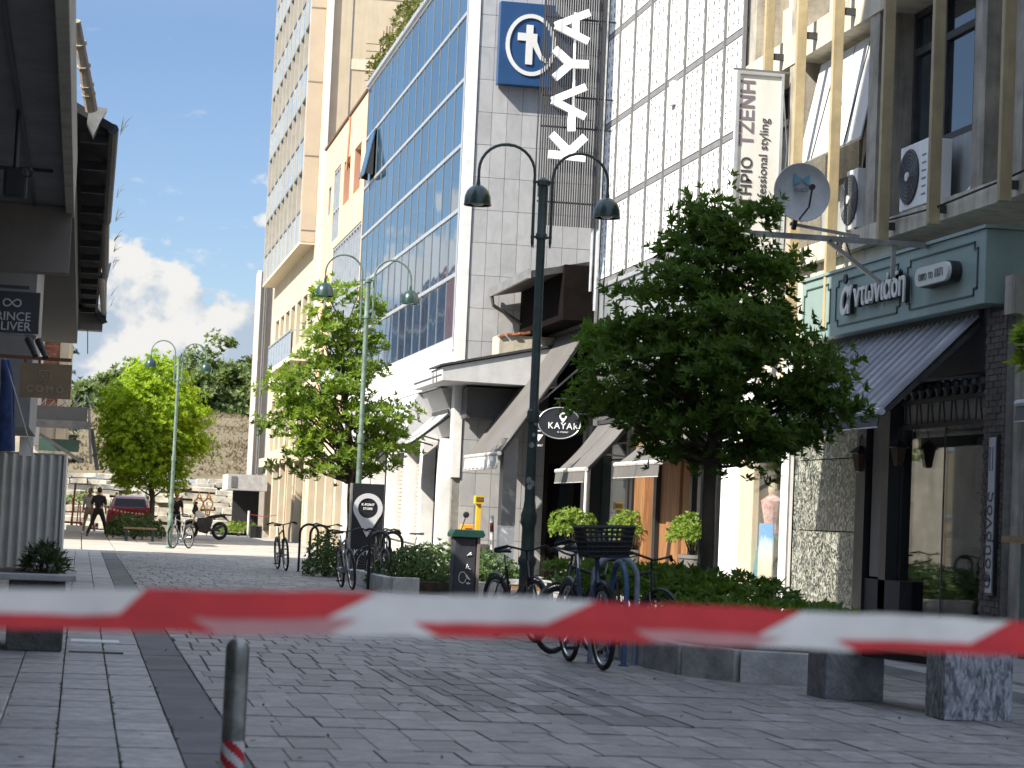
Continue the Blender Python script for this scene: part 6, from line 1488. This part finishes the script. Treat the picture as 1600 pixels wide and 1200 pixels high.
        b.box(x0*.8, x1*.8, y0+.03, y1-.04, z0, z0+.01); b.box(x0*.86, x1*.86, y0+.04, y1-.05, z0+.01, z0+.12); b.build('basket', M_black_m, t)
    return t
M_bk1 = mat('blue_frame_paint', (.03, .06, .14), rough=.35, coat=.5, bump=0); M_bk2 = mat('silver_frame_paint', (.28, .29, .30), rough=.35, metal=.5, bump=0); M_bk3 = mat('dark_frame_paint', (.02, .02, .022), rough=.35, coat=.4, bump=0)
def put(t, px, py, Y, rz, lean=0):
    """front wheel contact at the ground under pixel; rz heading (0 = +Y)"""
    g_ = gr(px, py); f = Vector((0, 1.05, 0)); f.rotate(Matrix.Rotation(rz, 3, 'Z'))
    t.location = (g_.x-f.x, g_.y-f.y, 0); t.rotation_euler = (0, lean, rz)
A_ = math.pi
b1 = bicycle('nearest bicycle, facing the camera, blue with a dark wicker basket on its handlebars', M_bk1, basket=True, step=True)
put(b1, 938, 1047, 0, A_+.05, .04); b1.scale = (1.08, 1.08, 1.12)
b2 = bicycle('black city bicycle parked askew just left of the nearest blue one', M_bk3, step=False)
put(b2, 862, 1022, 0, A_-.85, -.05)
b3 = bicycle('dark bicycle at the back of the near cluster, beside the sticker-covered lamp post', M_bk3, step=True); put(b3, 836, 1004, 0, A_+.22, .05)
b4 = copy_tree(b2, label='dark bicycle close behind the nearest one and half hidden by it'); b4.location = (5.05, 21.6, 0); b4.rotation_euler = (0, -.05, A_+.35)
b5 = bicycle('silver bicycle leaning on the black hoops in front of the black totem', M_bk2, basket=False); put(b5, 551, 922, 0, A_+.06, .12)
b6 = copy_tree(b2, label='dark bicycle with upright handlebars between the silver one and the green hedge'); put(b6, 590, 916, 0, A_-.32, .02)
b7 = copy_tree(b2, label='leftmost dark bicycle at the far hoops, on the edge of the sunlit paving'); put(b7, 447, 892, 0, A_+.08, .08)
b8 = copy_tree(b5, label='bicycle standing against the rack between the far left bicycle and the dark bush'); put(b8, 508, 893, 0, A_-.1, .0)
b9 = copy_tree(b5, label='bicycle chained to the sunlit pale green lamp post near the motorcycle'); put(b9, 270, 857, 0, A_-.5, .05)
b10 = copy_tree(b5, label='bicycle parked behind the rounded hedge, only its curved handlebar showing'); b10.location = (6.4, 41.2, .0); b10.rotation_euler = (0, 0, 1.45)
b11 = copy_tree(b2, label='dark bicycle between the askew one and the sticker-covered lamp post'); put(b11, 900, 1000, 0, A_-.3, .06)
b12 = copy_tree(b3, label='dark bicycle squeezed between the two black hoops beside the rounded hedge'); b12.location = (5.0, 38.9, 0); b12.rotation_euler = (0, -.04, A_+.1)
mr = thing('round_mirror', 'small round mirror on a stem over the hedge beside the curved handlebar', 'mirror', (7.1, 41.2, 1))
b = MB(); b.tube([(6.95, 41.2, .95), (7.05, 41.2, 1.30)], .012, 5); b.ell((7.06, 41.2, 1.34), .06, .02, .06, 10, 6); b.build('mirror_head', M_black, mr)
def hoop(x, y, h, w, m, label, group, ax='y'):
    t = thing('bike_hoop', label, 'bike rack', (x, y, 0), group)
    d = Vector((0, 1, 0)) if ax == 'y' else Vector((1, 0, 0)); o = Vector((x, y, 0)); r = w/2
    pts = [o, o+Vector((0, 0, h-r))]+[o+d*(r-r*math.cos(q))+Vector((0, 0, h-r+r*math.sin(q))) for q in [math.pi*k/10 for k in range(1, 11)]]+[o+d*w]
    b = MB(); b.tube(pts, .026, 8); b.lathe([(.05, 0), (.05, .012), (0, .012)], tuple(o), 10); b.lathe([(.05, 0), (.05, .012), (0, .012)], tuple(o+d*w), 10); b.build('hoop_tube', m, t, smooth=True); return t
M_hb = mat('chipped_blue_hoop', (.06, .13, .24), rough=.4, var=.3, scale=9); M_hw = mat('pale_hoop', (.22, .26, .32), rough=.4, var=.15, scale=9)
hoop(4.70, 20.3, 1.0, .42, M_hw, 'pale blue-white bike hoop right behind the nearest bicycle', 'blue bike hoops', 'x')
hoop(4.97, 20.1, .95, .6, M_hb, 'chipped blue bike hoop whose leg stands to the right of the nearest wheel', 'blue bike hoops')
for k, (x, y) in enumerate(((4.86, 37.9), (5.13, 38.3))): hoop(x, y, .98, .34, M_black, ('black bike hoop behind the silver bicycle, left one of the pair', 'black bike hoop touching the rounded hedge, right one of the pair')[k], 'black bike hoops', 'x')
for k, (px, py) in enumerate(((466, 893), (482, 897))):
    g_ = gr(px, py); hoop(g_.x, g_.y, 1.0, .38, M_black, ('far black bike hoop, right of the far left bicycle', 'far black bike hoop, left of the dark bush')[k], 'black bike hoops', 'x')
wr_ = thing('wheel_rack', 'small grey looped wheel rack at the edge of the kerbed bed', 'bike rack', (5.1, 22.4, 0))
b = MB()
for k in range(3): x = 5.02+.13*k; b.tube([(x, 22.6, .1)]+[(x+.09-.09*math.cos(q), 22.6-.1*k, .38+.1*math.sin(q)) for q in [math.pi*j/8 for j in range(9)]]+[(x+.18, 22.6, .1)], .010, 6)
b.build('loops', M_galv, wr_)
# ---------------------------------------------------------------- people
def figure(name, label, loc, rz, joints, edges, radii, clothes, hair, skin, head=None):
    """one continuous skinned body; clothing shells are its children"""
    t = thing(name, label, 'person', loc)
    def skinmesh(nm, idx, add, m):
        me = bpy.data.meshes.new(nm); ids = sorted(idx); mp_ = {v: i for i, v in enumerate(ids)}
        ed = [(mp_[a], mp_[c]) for a, c in edges if a in mp_ and c in mp_]
        me.from_pydata([joints[i] for i in ids], ed, []); me.materials.append(m)
        o = bpy.data.objects.new(nm, me); COL.objects.link(o); o.parent = t
        s = o.modifiers.new('skin', 'SKIN'); sv = me.skin_vertices
        if not sv: return o
        for i, v in enumerate(ids): r = radii[v]+add; sv[0].data[i].radius = (r, r)
        sv[0].data[0].use_root = True
        s.use_smooth_shade = True; u = o.modifiers.new('sub', 'SUBSURF'); u.levels = 1; u.render_levels = 2; return o
    skinmesh('body', range(len(joints)), 0, skin)
    for nm, idx, add, m in clothes: skinmesh(nm, idx, add, m)
    h = joints[head]; b = MB()
    L0 = Vector(loc)
    b.ell(L0+Vector(h)+Vector((0, -.005, .02)), .082, .10, .115, 14, 10); b.build('head', skin, t, smooth=True)
    b = MB(); b.ell(L0+Vector(h)+Vector((0, .02, .045)), .09, .098, .105, 14, 10); b.build('hair', hair, t, smooth=True)
    b = MB(); b.ell(L0+Vector(h)+Vector((0, -.11, 0)), .014, .022, .018, 8, 6)
    for s in (-1, 1): b.ell(L0+Vector(h)+Vector((s*.085, 0, .0)), .012, .02, .03, 8, 6)
    b.build('nose_and_ears', skin, t, smooth=True)
    t.rotation_euler = (0, 0, rz); return t
#            0 pelvis 1 waist 2 chest 3 neck 4 head | 5 lhip 6 lknee 7 lankle 8 ltoe | 9 rhip 10 rknee 11 rankle 12 rtoe | 13 lsho 14 lelb 15 lwrist 16 lhand | 17 rsho ..20
def pose(stride=.25, arm=(.05, .1), fold=False):
    J = [(0, 0, .95), (0, 0, 1.12), (0, 0, 1.36), (0, -.01, 1.52), (0, -.02, 1.64),
         (-.10, 0, .90), (-.12-stride*.3, -stride*.5, .50), (-.13-stride*.55, -stride*.7, .09), (-.14-stride*.6, -stride*.7-.15, .04),
         (.10, 0, .90), (.13+stride*.3, stride*.25, .50), (.15+stride*.7, stride*.8, .10), (.16+stride*.75, stride*.8-.14, .04),
         (-.19, 0, 1.42), (-.25, .03, 1.15), (-.24, -.06, .92), (-.24, -.08, .83), (.19, 0, 1.42), (.26, .04, 1.15), (.27, -.03, .92), (.27, -.05, .82)]
    if fold: J[15] = (-.10, -.22, 1.16); J[16] = (-.02, -.27, 1.2); J[19] = (.12, -.22, 1.16); J[20] = (.04, -.28, 1.2)
    return J
ED = [(0, 1), (1, 2), (2, 3), (3, 4), (0, 5), (5, 6), (6, 7), (7, 8), (0, 9), (9, 10), (10, 11), (11, 12), (2, 13), (13, 14), (14, 15), (15, 16), (2, 17), (17, 18), (18, 19), (19, 20)]
RD = [.135, .125, .15, .055, .07, .095, .06, .042, .035, .095, .06, .042, .035, .06, .045, .032, .035, .06, .045, .032, .035]
M_skin = mat('tanned_skin', (.36, .20, .13), rough=.6, var=.05, bump=0); M_hair = mat('dark_hair', (.02, .015, .012), rough=.8, bump=.2)
M_navy = mat('black_uniform_cloth', (.012, .013, .017), rough=.9, var=.3, scale=7, bump=.3); M_tee = mat('white_shirt_cloth', (.55, .54, .52), rough=.9, var=.1, scale=7, bump=.2)
M_shorts = mat('dusty_shorts', (.35, .25, .2), rough=.9)
tr_, sh_, shoes = [0, 1, 5, 6, 7, 9, 10, 11], [0, 1, 2, 3, 13, 14, 17, 18], [7, 8]
g_ = gr(152, 839)
figure('person', 'person in black shirt, trousers and boots standing with legs apart in the far street', (g_.x, g_.y, 0), 2.9, pose(.26), ED, RD, [('trousers', tr_, .012, M_navy), ('shirt', sh_, .014, M_navy), ('shoe', [7, 8], .012, M_black), ('shoe', [11, 12], .012, M_black)], M_hair, M_skin, 4)
g2 = gr(138, 836)
figure('person', 'person in a white shirt and pale shorts half hidden behind the one in black', (g2.x, g2.y+2, 0), -.4, pose(.1), ED, RD, [('shorts', [0, 5, 6, 9, 10], .012, M_shorts), ('shirt', sh_, .014, M_tee), ('shoe', [7, 8], .012, M_white), ('shoe', [11, 12], .012, M_white)], M_hair, M_skin, 4)
g3 = gr(274, 842)
figure('person', 'person in a black T-shirt standing behind the motorcycle next to the lamp post', (onY(275, 800, 90).x, 90, 0), .2, pose(.08), ED, RD, [('trousers', tr_, .012, M_navy), ('shirt', sh_, .014, M_navy), ('shoe', [7, 8], .012, M_black), ('shoe', [11, 12], .012, M_black)], M_hair, M_skin, 4)
# ---------------------------------------------------------------- red car (rear view)
cx = onY(203, 800, 89).x; cy = 89.0
car = thing('parked_car', 'red hatchback seen from behind, parked under the yellow-green tree', 'car', (cx, cy, 0))
M_red = mat('red_car_paint', (.30, .015, .03), rough=.3, var=.05, scale=2, bump=0, coat=.8); M_tint = mat('tinted_car_glass', (.010, .011, .012), rough=.12, var=0, bump=0, spec=.25); M_lamp_r = mat('red_tail_lens', (.35, .01, .01), rough=.2, var=0, bump=0, coat=.5)
def loft(b, secs):
    n = len(secs[0]); o = len(b.v)
    for s_ in secs: b.v += [tuple(p) for p in s_]
    for i in range(len(secs)-1):
        for j in range(n): b.f.append((o+i*n+j, o+i*n+(j+1) % n, o+(i+1)*n+(j+1) % n, o+(i+1)*n+j)); b.m.append(0)
    b.f.append(tuple(o+j for j in range(n))); b.f.append(tuple(o+(len(secs)-1)*n+j for j in reversed(range(n)))); b.m += [0, 0]; return b
def csec(y, w, z0, z1, r=.12): 
    h = w/2; return [(cx-h+r*.6, cy+y, z0), (cx+h-r*.6, cy+y, z0), (cx+h, cy+y, z0+r), (cx+h+.01, cy+y, (z0+z1)/2), (cx+h-.02, cy+y, z1-r), (cx+h-r, cy+y, z1), (cx-h+r, cy+y, z1), (cx-h+.02, cy+y, z1-r), (cx-h-.01, cy+y, (z0+z1)/2), (cx-h, cy+y, z0+r)]
b = loft(MB(), [csec(0, 1.6, .38, .86), csec(.06, 1.72, .26, 1.0), csec(.3, 1.78, .22, 1.04), csec(2.0, 1.8, .2, 1.02), csec(3.2, 1.78, .22, .95), csec(3.9, 1.68, .26, .80), csec(4.05, 1.5, .34, .7)]); b.build('body', M_red, car, smooth=True)
b = loft(MB(), [csec(.14, 1.56, .98, 1.10, .04), csec(.5, 1.42, .98, 1.48, .14), csec(.9, 1.40, .98, 1.54, .14), csec(2.2, 1.40, .98, 1.52, .14), csec(3.1, 1.55, .95, 1.0, .02)]); b.build('cabin', M_red, car, smooth=True)
b = MB(); b.prism([(cx-.64, cy+.17, 1.10), (cx+.64, cy+.17, 1.10), (cx+.56, cy+.455, 1.42), (cx-.56, cy+.455, 1.42)], (0, -.02, .015)); b.build('rear_window', M_tint, car)
b = MB()
for s in (-1, 1): b.prism([(cx+s*.77, cy+.45, 1.06), (cx+s*.77, cy+2.6, 1.04), (cx+s*.72, cy+2.1, 1.42), (cx+s*.72, cy+.75, 1.44)], (s*.015, 0, 0))
b.build('side_window', M_tint, car)
for s in (-1, 1):
    b = MB(); b.box(cx+s*.84, cx+s*.60, cy-.0, cy+.1, .80, .99); b.build('tail_light', M_lamp_r, car, bevel=.02)
    for y in (.75, 3.25):
        w = bpy.data.objects.new('wheel', None); COL.objects.link(w); w.parent = car; w.location = (s*.80, y, .31)
        b = MB(); b.lathe([(0, -.09), (.24, -.09), (.31, -.07), (.31, .07), (.24, .09), (0, .09)], (cx+s*.80, cy+y, .31), 20, 'x'); b.build('tyre', M_rubber, w, smooth=True)
        b = MB(); b.lathe([(0, 0), (.19, 0), (.2, .012), (0, .02)], (cx+s*.89, cy+y, .31), 12, 'x'); b.build('rim', M_alu, w)
b = MB(); b.box(cx-.26, cx+.26, cy-.02, cy+.0, .58, .69); b.build('number_plate', M_white, car)
b = MB(); b.box(cx-.72, cx+.72, cy-.015, cy+.1, .28, .40); b.build('bumper', M_black_m, car)
tp2 = thing('far_barrier_tape', 'sagging red and white tape tied across behind the bench in front of the red car', 'barrier tape', (1.2, 85, 1.2))
b = MB(); p = [onY(160+ (228-160)*k/24, 789+13*(k/24)+3*math.sin(math.pi*k/24), 87) for k in range(25)]
for k in range(24): i = len(b.v); b.v += [tuple(p[k]), tuple(p[k+1]), tuple(p[k+1]-Vector((0, 0, .07))), tuple(p[k]-Vector((0, 0, .07)))]; b.f.append((i, i+1, i+2, i+3)); b.m.append(k % 2)
b.build('tape_strip', [M_tw, M_trd], tp2)
# ---------------------------------------------------------------- motorcycle, side view, front to the left
mY = 86.5; m0 = onY(297, 830, mY).x; m1 = onY(343, 830, mY).x
mc = thing('motorcycle', 'black and white touring motorcycle standing side on in the sunny far street', 'motorcycle', ((m0+m1)/2, mY, 0))
def wheel_y(x, parent, r=.31):
    w = bpy.data.objects.new('wheel', None); COL.objects.link(w); w.parent = parent; w.location = (x-parent.location.x, 0, r)
    b = MB(); b.torus((x, mY, r), r-.06, .06, 'y', 28, 8); b.build('tyre', M_rubber, w, smooth=True)
    b = MB(); b.torus((x, mY, r), r-.12, .018, 'y', 24, 6)
    for k in range(5): q = k*1.2566; b.beam((x, mY, r), (x+(r-.12)*math.cos(q), mY, r+(r-.12)*math.sin(q)), .03, .04, up=(0, 1, 0))
    b.build('rim', M_alu, w)
wheel_y(m0, mc); wheel_y(m1, mc); L_ = m1-m0
X = lambda f: m0+L_*f
b = MB(); 
for dy in (-.08, .08): b.tube([(X(0), mY+dy, .31), (X(.20), mY+dy, .95)], .028, 7)
b.build('fork', M_chrome, mc)
b = MB(); b.prism([(X(.12), mY-.16, .90), (X(.16), mY-.16, .76), (X(.46), mY-.16, .74), (X(.50), mY-.16, .80), (X(.40), mY-.16, .90), (X(.26), mY-.16, .98)], (0, .32, 0)); b.build('fuel_tank', M_white, mc, bevel=.05)
b = MB(); b.prism([(X(.30), mY-.15, .24), (X(.58), mY-.15, .19), (X(.68), mY-.15, .36), (X(.76), mY-.15, .70), (X(.5), mY-.15, .74), (X(.24), mY-.15, .72), (X(.20), mY-.15, .5)], (0, .28, 0)); b.build('engine', M_metal_dk, mc, bevel=.03)
b = MB(); b.prism([(X(.50), mY-.13, .74), (X(.62), mY-.13, .68), (X(1.16), mY-.13, .80), (X(1.2), mY-.13, .88), (X(.9), mY-.13, .86), (X(.62), mY-.13, .80)], (0, .26, 0)); b.build('seat', M_black_m, mc, bevel=.03)
b = MB(); b.prism([(X(.02), mY-.10, .92), (X(.12), mY-.10, .80), (X(.24), mY-.10, .95), (X(.20), mY-.10, 1.12), (X(.12), mY-.10, 1.25)], (0, .2, 0)); b.build('fairing', M_black, mc, bevel=.03)
b = MB(); b.tube([(X(.22), mY-.36, 1.05), (X(.17), mY-.12, 1.03), (X(.17), mY+.12, 1.03), (X(.22), mY+.36, 1.05)], .014, 6)
for s in (-1, 1): b.tube([(X(.2), mY+s*.3, 1.05), (X(.16), mY+s*.34, 1.2)], .008, 5); b.ell((X(.16), mY+s*.34, 1.22), .05, .05, .04, 8, 6)
b.build('handlebar', M_black, mc)
b = MB(); b.tube([(X(.5), mY-.18, .28), (X(.8), mY-.2, .34), (X(1.12), mY-.2, .52)], [.03, .05, .055], 8); b.build('exhaust', M_metal_dk, mc); b = MB(); b.beam((X(.62), mY-.07, .36), (X(1), mY-.07, .31), .03, .06); b.beam((X(.62), mY+.07, .36), (X(1), mY+.07, .31), .03, .06); b.build('swing_arm', M_metal_dk, mc)
b = MB(); b.torus((m0, mY, .31), .33, .02, 'y', 12, 5, .6, 2.6); b.prism([(X(1.05), mY-.06, .78), (X(1.3), mY-.06, .62), (X(1.34), mY-.06, .60), (X(1.16), mY-.06, .82)], (0, .12, 0)); b.split('mudguard', M_black, mc)
mc.scale = (1, 1.1, 1.14)
# far bench, posts, pots, ornaments
fb = thing('park_bench', 'dark low bench in front of the clipped hedge in the far street', 'bench', (2.0, 77, 0))
a, c = onY(192, 840, 77), onY(240, 845, 77)
b = MB(); b.box(a.x, c.x+.1, 76.8, 77.2, .40, .46); b.build('seat', M_plank, fb)
for x in (a.x+.12, c.x-.04): b = MB(); b.box(x-.04, x+.04, 76.8, 77.2, 0, .40); b.build('leg', M_metal_dk, fb)
rp = thing('road_barrier', 'red and white street barrier with pale base beside the people in the far street', 'barrier', (0, 92, 0))
a = onY(124, 800, 94)
b = MB()
for k in range(4): x = a.x-.25+.16*k; b.beam((x, 94, .1), (x+.1*(k % 2)-.05, 94, 1.35-.12*k), .07, .05)
b.build('red_boards', mat('faded_red_board', (.42, .07, .04), rough=.6), rp); b = MB(); b.box(a.x-.5, a.x+.45, 93.8, 94.2, 0, .25); b.build('base', M_white, rp)
for k, (px, y, h) in enumerate(((112, 95, 1.9),)):
    a = onY(px, 800, y); b = MB(); b.tube([(a.x, y, 0), (a.x+.1, y, 2.0)], .05, 6); tag(b.build('timber_post', M_wood_dk), 'dark timber post left of the people in the far street', 'post')
or_ = thing('orange_ornament', 'pair of curly orange cut-out ornaments standing behind the motorcycle', 'ornament', (4.9, 96, 0))
for k, px in enumerate((310, 325)):
    a = onY(px, 790, 96); b = MB(); z0 = .9
    b.tube([(a.x+.16*math.cos(q)*(1+.4*math.sin(3*q)), 96, 1.25+.36*math.sin(q)) for q in [j*.35 for j in range(19)]], .035, 5, cap=False); b.tube([(a.x, 96, 0), (a.x, 96, 1.2)], .02, 5)
    b.tube([(a.x-.1, 96, 1.5), (a.x+.02, 96, 1.85), (a.x+.12, 96, 1.55)], .04, 5); b.build('cut_out', M_orange, or_)
# white barrier posts with rope, black box by slim building
for px in (395,):
    a = onY(px-8, 838, 97); t = thing('rope_post', 'white rope post with a dark bin beside it at the foot of the slim building', 'post', (a.x, 97, 0)); b = MB(); b.tube([(a.x, 97, 0), (a.x, 97, 1.15)], .045, 8); b.build('shaft', M_white, t)
    b = MB(); b.box(a.x+.12, a.x+.62, 97.2, 97.6, 0, .5); b.build('dark_box', M_black, t); b = MB(); b.tube([(a.x, 97, 1.0), (a.x+.7, 97, .93), (a.x+1.4, 97, 1.05)], .015, 5); b.build('rope', M_red, t)
# ---------------------------------------------------------------- ancient terraces, slope, wood
ts_ = thing('stone_terraces', 'rows of pale ancient stone seats stepping up beyond the end of the street', 'terraces', (2, 110, 0))
bm_ = [panel_mesh('stone_block', M_stone_w, .04) for _ in range(1)][0]
random.seed(77); cnt = 0
for r_ in range(13):
    y = 103+1.75*r_; z = .30+.20*r_; x = -4.6
    while x < 9.6 and cnt < 290:
        w = R(.55, 1.7); 
        if R(0, 1) > .2: inst(bm_, 'stone_block', (x+w/2, y+R(-.2, .2), z+R(-.10, .08)), ts_, (w-R(.03, .2), .9, R(.2, .3)), (R(-.05, .05), R(-.05, .05), R(-.05, .05))); cnt += 1
        x += w
b = MB(); 
for r_ in range(13): b.box(-30, 40, 103.3+1.75*r_, 127, .2*r_-.1, .20*r_+.10)
b.build('terrace_core', mat('earth_and_rubble', (.36, .31, .23), rough=1, var=.35, scale=1.5, bump=.8), ts_)
b = MB(); n = 26; m_ = 70; vs = []
for i in range(n+1):
    for j in range(m_+1):
        y = 126+60*i/n; x = -60+130*j/m_; f = i/n; z = 2.7+6.2*(f**.75)+.35*math.sin(x*.5+y*.3)*f+R(-.12, .12)
        vs.append((x, y, z))
b.add(vs, [(i*(m_+1)+j, i*(m_+1)+j+1, (i+1)*(m_+1)+j+1, (i+1)*(m_+1)+j) for i in range(n) for j in range(m_)]); b.quad((-60, 186, 8.9), (70, 186, 8.9), (120, 400, 11), (-110, 400, 11)); b.build('hillside', M_dryhill, kind='structure', smooth=True)
# dry tufts give the slope relief
b = MB()
for _ in range(9000):
    x = R(-8, 16); y = R(127, 184); f = (y-126)/60; z = 2.7+6.2*(f**.75)+.35*math.sin(x*.5+y*.3)*f
    i = len(b.v); h = R(.06, .26); b.v += [(x-.08, y, z-.05), (x+.08, y, z-.05), (x+R(-.2, .2), y+R(-.1, .1), z+h)]; b.f.append((i, i+1, i+2)); b.m.append(0)
b.build('dry_grass', mat('straw_tufts', (.175, .135, .08), rough=1, island=.3), kind='stuff')
hz = [(352, 530, 186, 36, 'tall feathery green tree on the hilltop, nearest the tower', 3.8), (300, 545, 188, 30, 'spreading hilltop tree left of the tallest one', 3.0), (318, 590, 182, 34, 'lower bushy tree on the hilltop behind the lamp', 2.4), (376, 570, 184, 26, 'bushy tree on the hilltop against the slim building', 2.6),
      (205, 572, 184, 30, 'round grey-green tree on the hilltop above the yellow-green tree', 3.0), (165, 590, 182, 30, 'low grey-green tree on the hilltop left of the round one', 2.6), (250, 585, 186, 30, 'dark green tree on the hilltop behind the yellow-green crown', 2.8), (138, 600, 176, 24, 'small tree at the left end of the hilltop row', 2.0), (268, 600, 180, 26, 'lowest broad tree in the middle of the hilltop row', 2.2)]
for k, (px, py, Y, rad, lab, cw_) in enumerate(hz):
    topp = onY(px, py, Y); zb = 6.6; x = topp.x; h = topp.z-zb
    make_tree('hill_tree', lab, (x, Y, zb), [(zb+.4, 0, cw_*.7), (zb+h*.35, 0, cw_*1.15), (zb+h*.7, 0, cw_*.9), (zb+h, 0, cw_*.2)], 70, 26, .42, .2, L_far, trunk_r=.10, fork=zb+.8, clump_r=.95, limbs=14, flat=.7, seed=40+k, group='trees on the hilltop', nl=5)
cf = onY(118, 528, 118)
make_tree('conifer', 'dark layered conifer beside the brick building', (cf.x-.6, 118, 2), [(3.2, 0, 1.3), (5, .1, 1.5), (7.5, .1, 1.1), (cf.z, .1, .15)], 60, 22, .16, .05, L_con, trunk_r=.15, fork=3, clump_r=.3, limbs=40, flat=.22, seed=60, nl=7)
for k, (px, py, w_) in enumerate(((130, 770, 1.2),)):
    a = onY(px, py, 112); bush('rockside_bush', 'scrubby bush among the stones at the left of the terraces', (a.x, 112, .6), 1.6, 1.0, 1.1, 260, .22, L_far, seed=70)
bush('rockside_bush', 'low flowering scrub on the terraces behind the motorcycle tail', (onY(372, 835, 101).x, 101, .2), 1.0, .5, .45, 160, .15, L_mid, seed=71)
# ---------------------------------------------------------------- shop display behind glass
dm = thing('mannequin', 'mannequin in a patterned red top and teal skirt in the bright shop window', 'mannequin', (10.80, 34.25, .15))
b = MB(); b.lathe([(.10, 1.0), (.15, 1.1), (.12, 1.25), (.17, 1.5), (.19, 1.62), (.07, 1.70), (.05, 1.78), (0, 1.8)], (10.80, 34.25, .15), 14); b.build('torso', mat('red_white_print', (.50, .08, .09), rough=.9, scale=16, col2=(.62, .55, .50), var=.4), dm)
b = MB(); b.lathe([(.05, .30), (.30, .32), (.24, .8), (.15, 1.08), (.0, 1.1)], (10.80, 34.25, .15), 14); b.build('skirt', mat('teal_cloth', (.02, .22, .24), rough=.8, var=.4, scale=9), dm)
b = MB(); b.ell((10.80, 34.25, 1.95), .08, .1, .11, 12, 8); b.build('head', M_cream, dm); b = MB(); b.tube([(10.80, 34.25, .15), (10.80, 34.25, .6)], .03, 8); b.build('stand', M_chrome, dm)
d2 = copy_tree(dm, label='second mannequin further back in the bright shop window'); d2.location = (10.95, 35.0, .15); d2.rotation_euler.z = 1
wpz = thing('window_poster', 'tall beach-scene poster standing in the bright shop window', 'poster', (10.6, 34, 1))
a, c = onX(1184, 905, 10.56), onX(1209, 818, 10.56)
M_post = bpy.data.materials.new('beach_poster_print'); M_post.use_nodes = True; nt = M_post.node_tree; N = nt.nodes; L = nt.links; p_ = N['Principled BSDF']
geo = N.new('ShaderNodeNewGeometry'); sp3 = N.new('ShaderNodeSeparateXYZ'); L.new(geo.outputs['Position'], sp3.inputs[0]); cr_ = N.new('ShaderNodeValToRGB'); mr3 = N.new('ShaderNodeMapRange'); mr3.inputs[1].default_value = a.z; mr3.inputs[2].default_value = c.z
L.new(sp3.outputs[2], mr3.inputs[0]); nz = N.new('ShaderNodeTexNoise'); nz.inputs['Scale'].default_value = 6; L.new(geo.outputs['Position'], nz.inputs[0]); ad = N.new('ShaderNodeMath'); ad.operation = 'MULTIPLY_ADD'; L.new(nz.outputs[0], ad.inputs[0]); ad.inputs[1].default_value = .5; L.new(mr3.outputs[0], ad.inputs[2]); L.new(ad.outputs[0], cr_.inputs[0]); L.new(cr_.outputs[0], p_.inputs['Base Color'])
e = cr_.color_ramp.elements; e[0].color = (.55, .42, .28, 1); e[0].position = .2; e[1].color = (.08, .30, .60, 1); e[1].position = 1.1
for ps, cl_ in ((.5, (.65, .55, .42, 1)), (.75, (.62, .62, .58, 1)), (.95, (.30, .48, .62, 1))): q = cr_.color_ramp.elements.new(ps); q.color = cl_
b = MB(); b.box(10.55, 10.57, c.y, a.y, a.z-.3, c.z); b.build('poster_sheet', M_post, wpz)
# roof ivy on the glass building
t = thing('roof_climber', 'climbing plant spilling over the roof edge of the blue glass building', 'climbing plant', (XG+.3, 62, 15))
b = MB(); random.seed(91)
for _ in range(900):
    y = R(53, 71.3); dens = .35+.65*abs(math.sin(y*.9)); h = R(0, .95)*dens+(.5 if 60 < y < 66 else 0)*R(0, 1)
    whorl(b, Vector((XG+R(-.05, .6), y, 15.1+h)), Vector((R(-1, .2), R(-.5, .5), R(.2, 1))), 5, .17, .08)
b.build('foliage', leafmat('olive_climber_leaf', (.06, .075, .018), (.15, .15, .04), trans=.3), t, kind='stuff')

# ---------------------------------------------------------------- street litter and joint weeds
random.seed(15)
b = MB()
for _ in range(150):
    x, y = R(-.6, 7.2), 9.5+R(0, 1)**1.5*30; whorl(b, Vector((x, y, .008)), Vector((R(-.1, .1), R(-.1, .1), 1)), 1, R(.03, .07), R(.015, .03), 1.4)
b.build('fallen_leaves', leafmat('fallen_leaf', (.10, .07, .03), (.22, .17, .06), trans=.1), kind='stuff')
b = MB()
for _ in range(420):
    y = R(10.5, 30); x = random.choice((.27, .59, -.06, .925))+R(-.006, .006)
    if math.sin(y*2.1+x*9) < .2: continue
    whorl(b, Vector((x, y, -.01)), Vector((R(-.2, .2), R(-.2, .2), 1)), 5, .025, .008, .6)
b.build('joint_weeds', L_hedge, kind='stuff')
b = MB()
for _ in range(70):
    x, y = R(.95, 6.8), R(10.5, 34); r = R(.012, .028); b.lathe([(r, .001), (r*.8, .006), (0, .007)], (x, y, 0), 7)
b.build('gum_spots', mat('old_chewing_gum', (.42, .41, .38), rough=.8), kind='stuff')
# apartment block beyond the hill, mirrored in the lower rows of the glass facade
dk = thing('distant_apartment_block', 'distant brick and cream apartment block beyond the hill, seen mirrored in the lowest glass rows', 'building', (-25, 215, 4))
holes = [(192+4.2*k, 194.2+4.2*k, 8+3*j, 9.8+3*j) for k in range(11) for j in range(5)]
b = MB(); wall(b, 'x', -14.4, 190, 238, 0, 23, -.4 if False else .4, holes); b.box(-30, -14.42, 190, 238, 0, 22.8); b.build('wall', M_brick, dk)
for h in holes: b = MB(); b.box(-14.41, -14.30, h[0]+.02, h[1]-.02, h[2]+.02, h[3]-.02); b.build('window', G_win, dk)
b = MB()
for j in range(6): b.box(-13.99, -13.8, 190, 238, 7.2+3*j, 7.5+3*j)
b.split('cream_band', M_cream, dk)
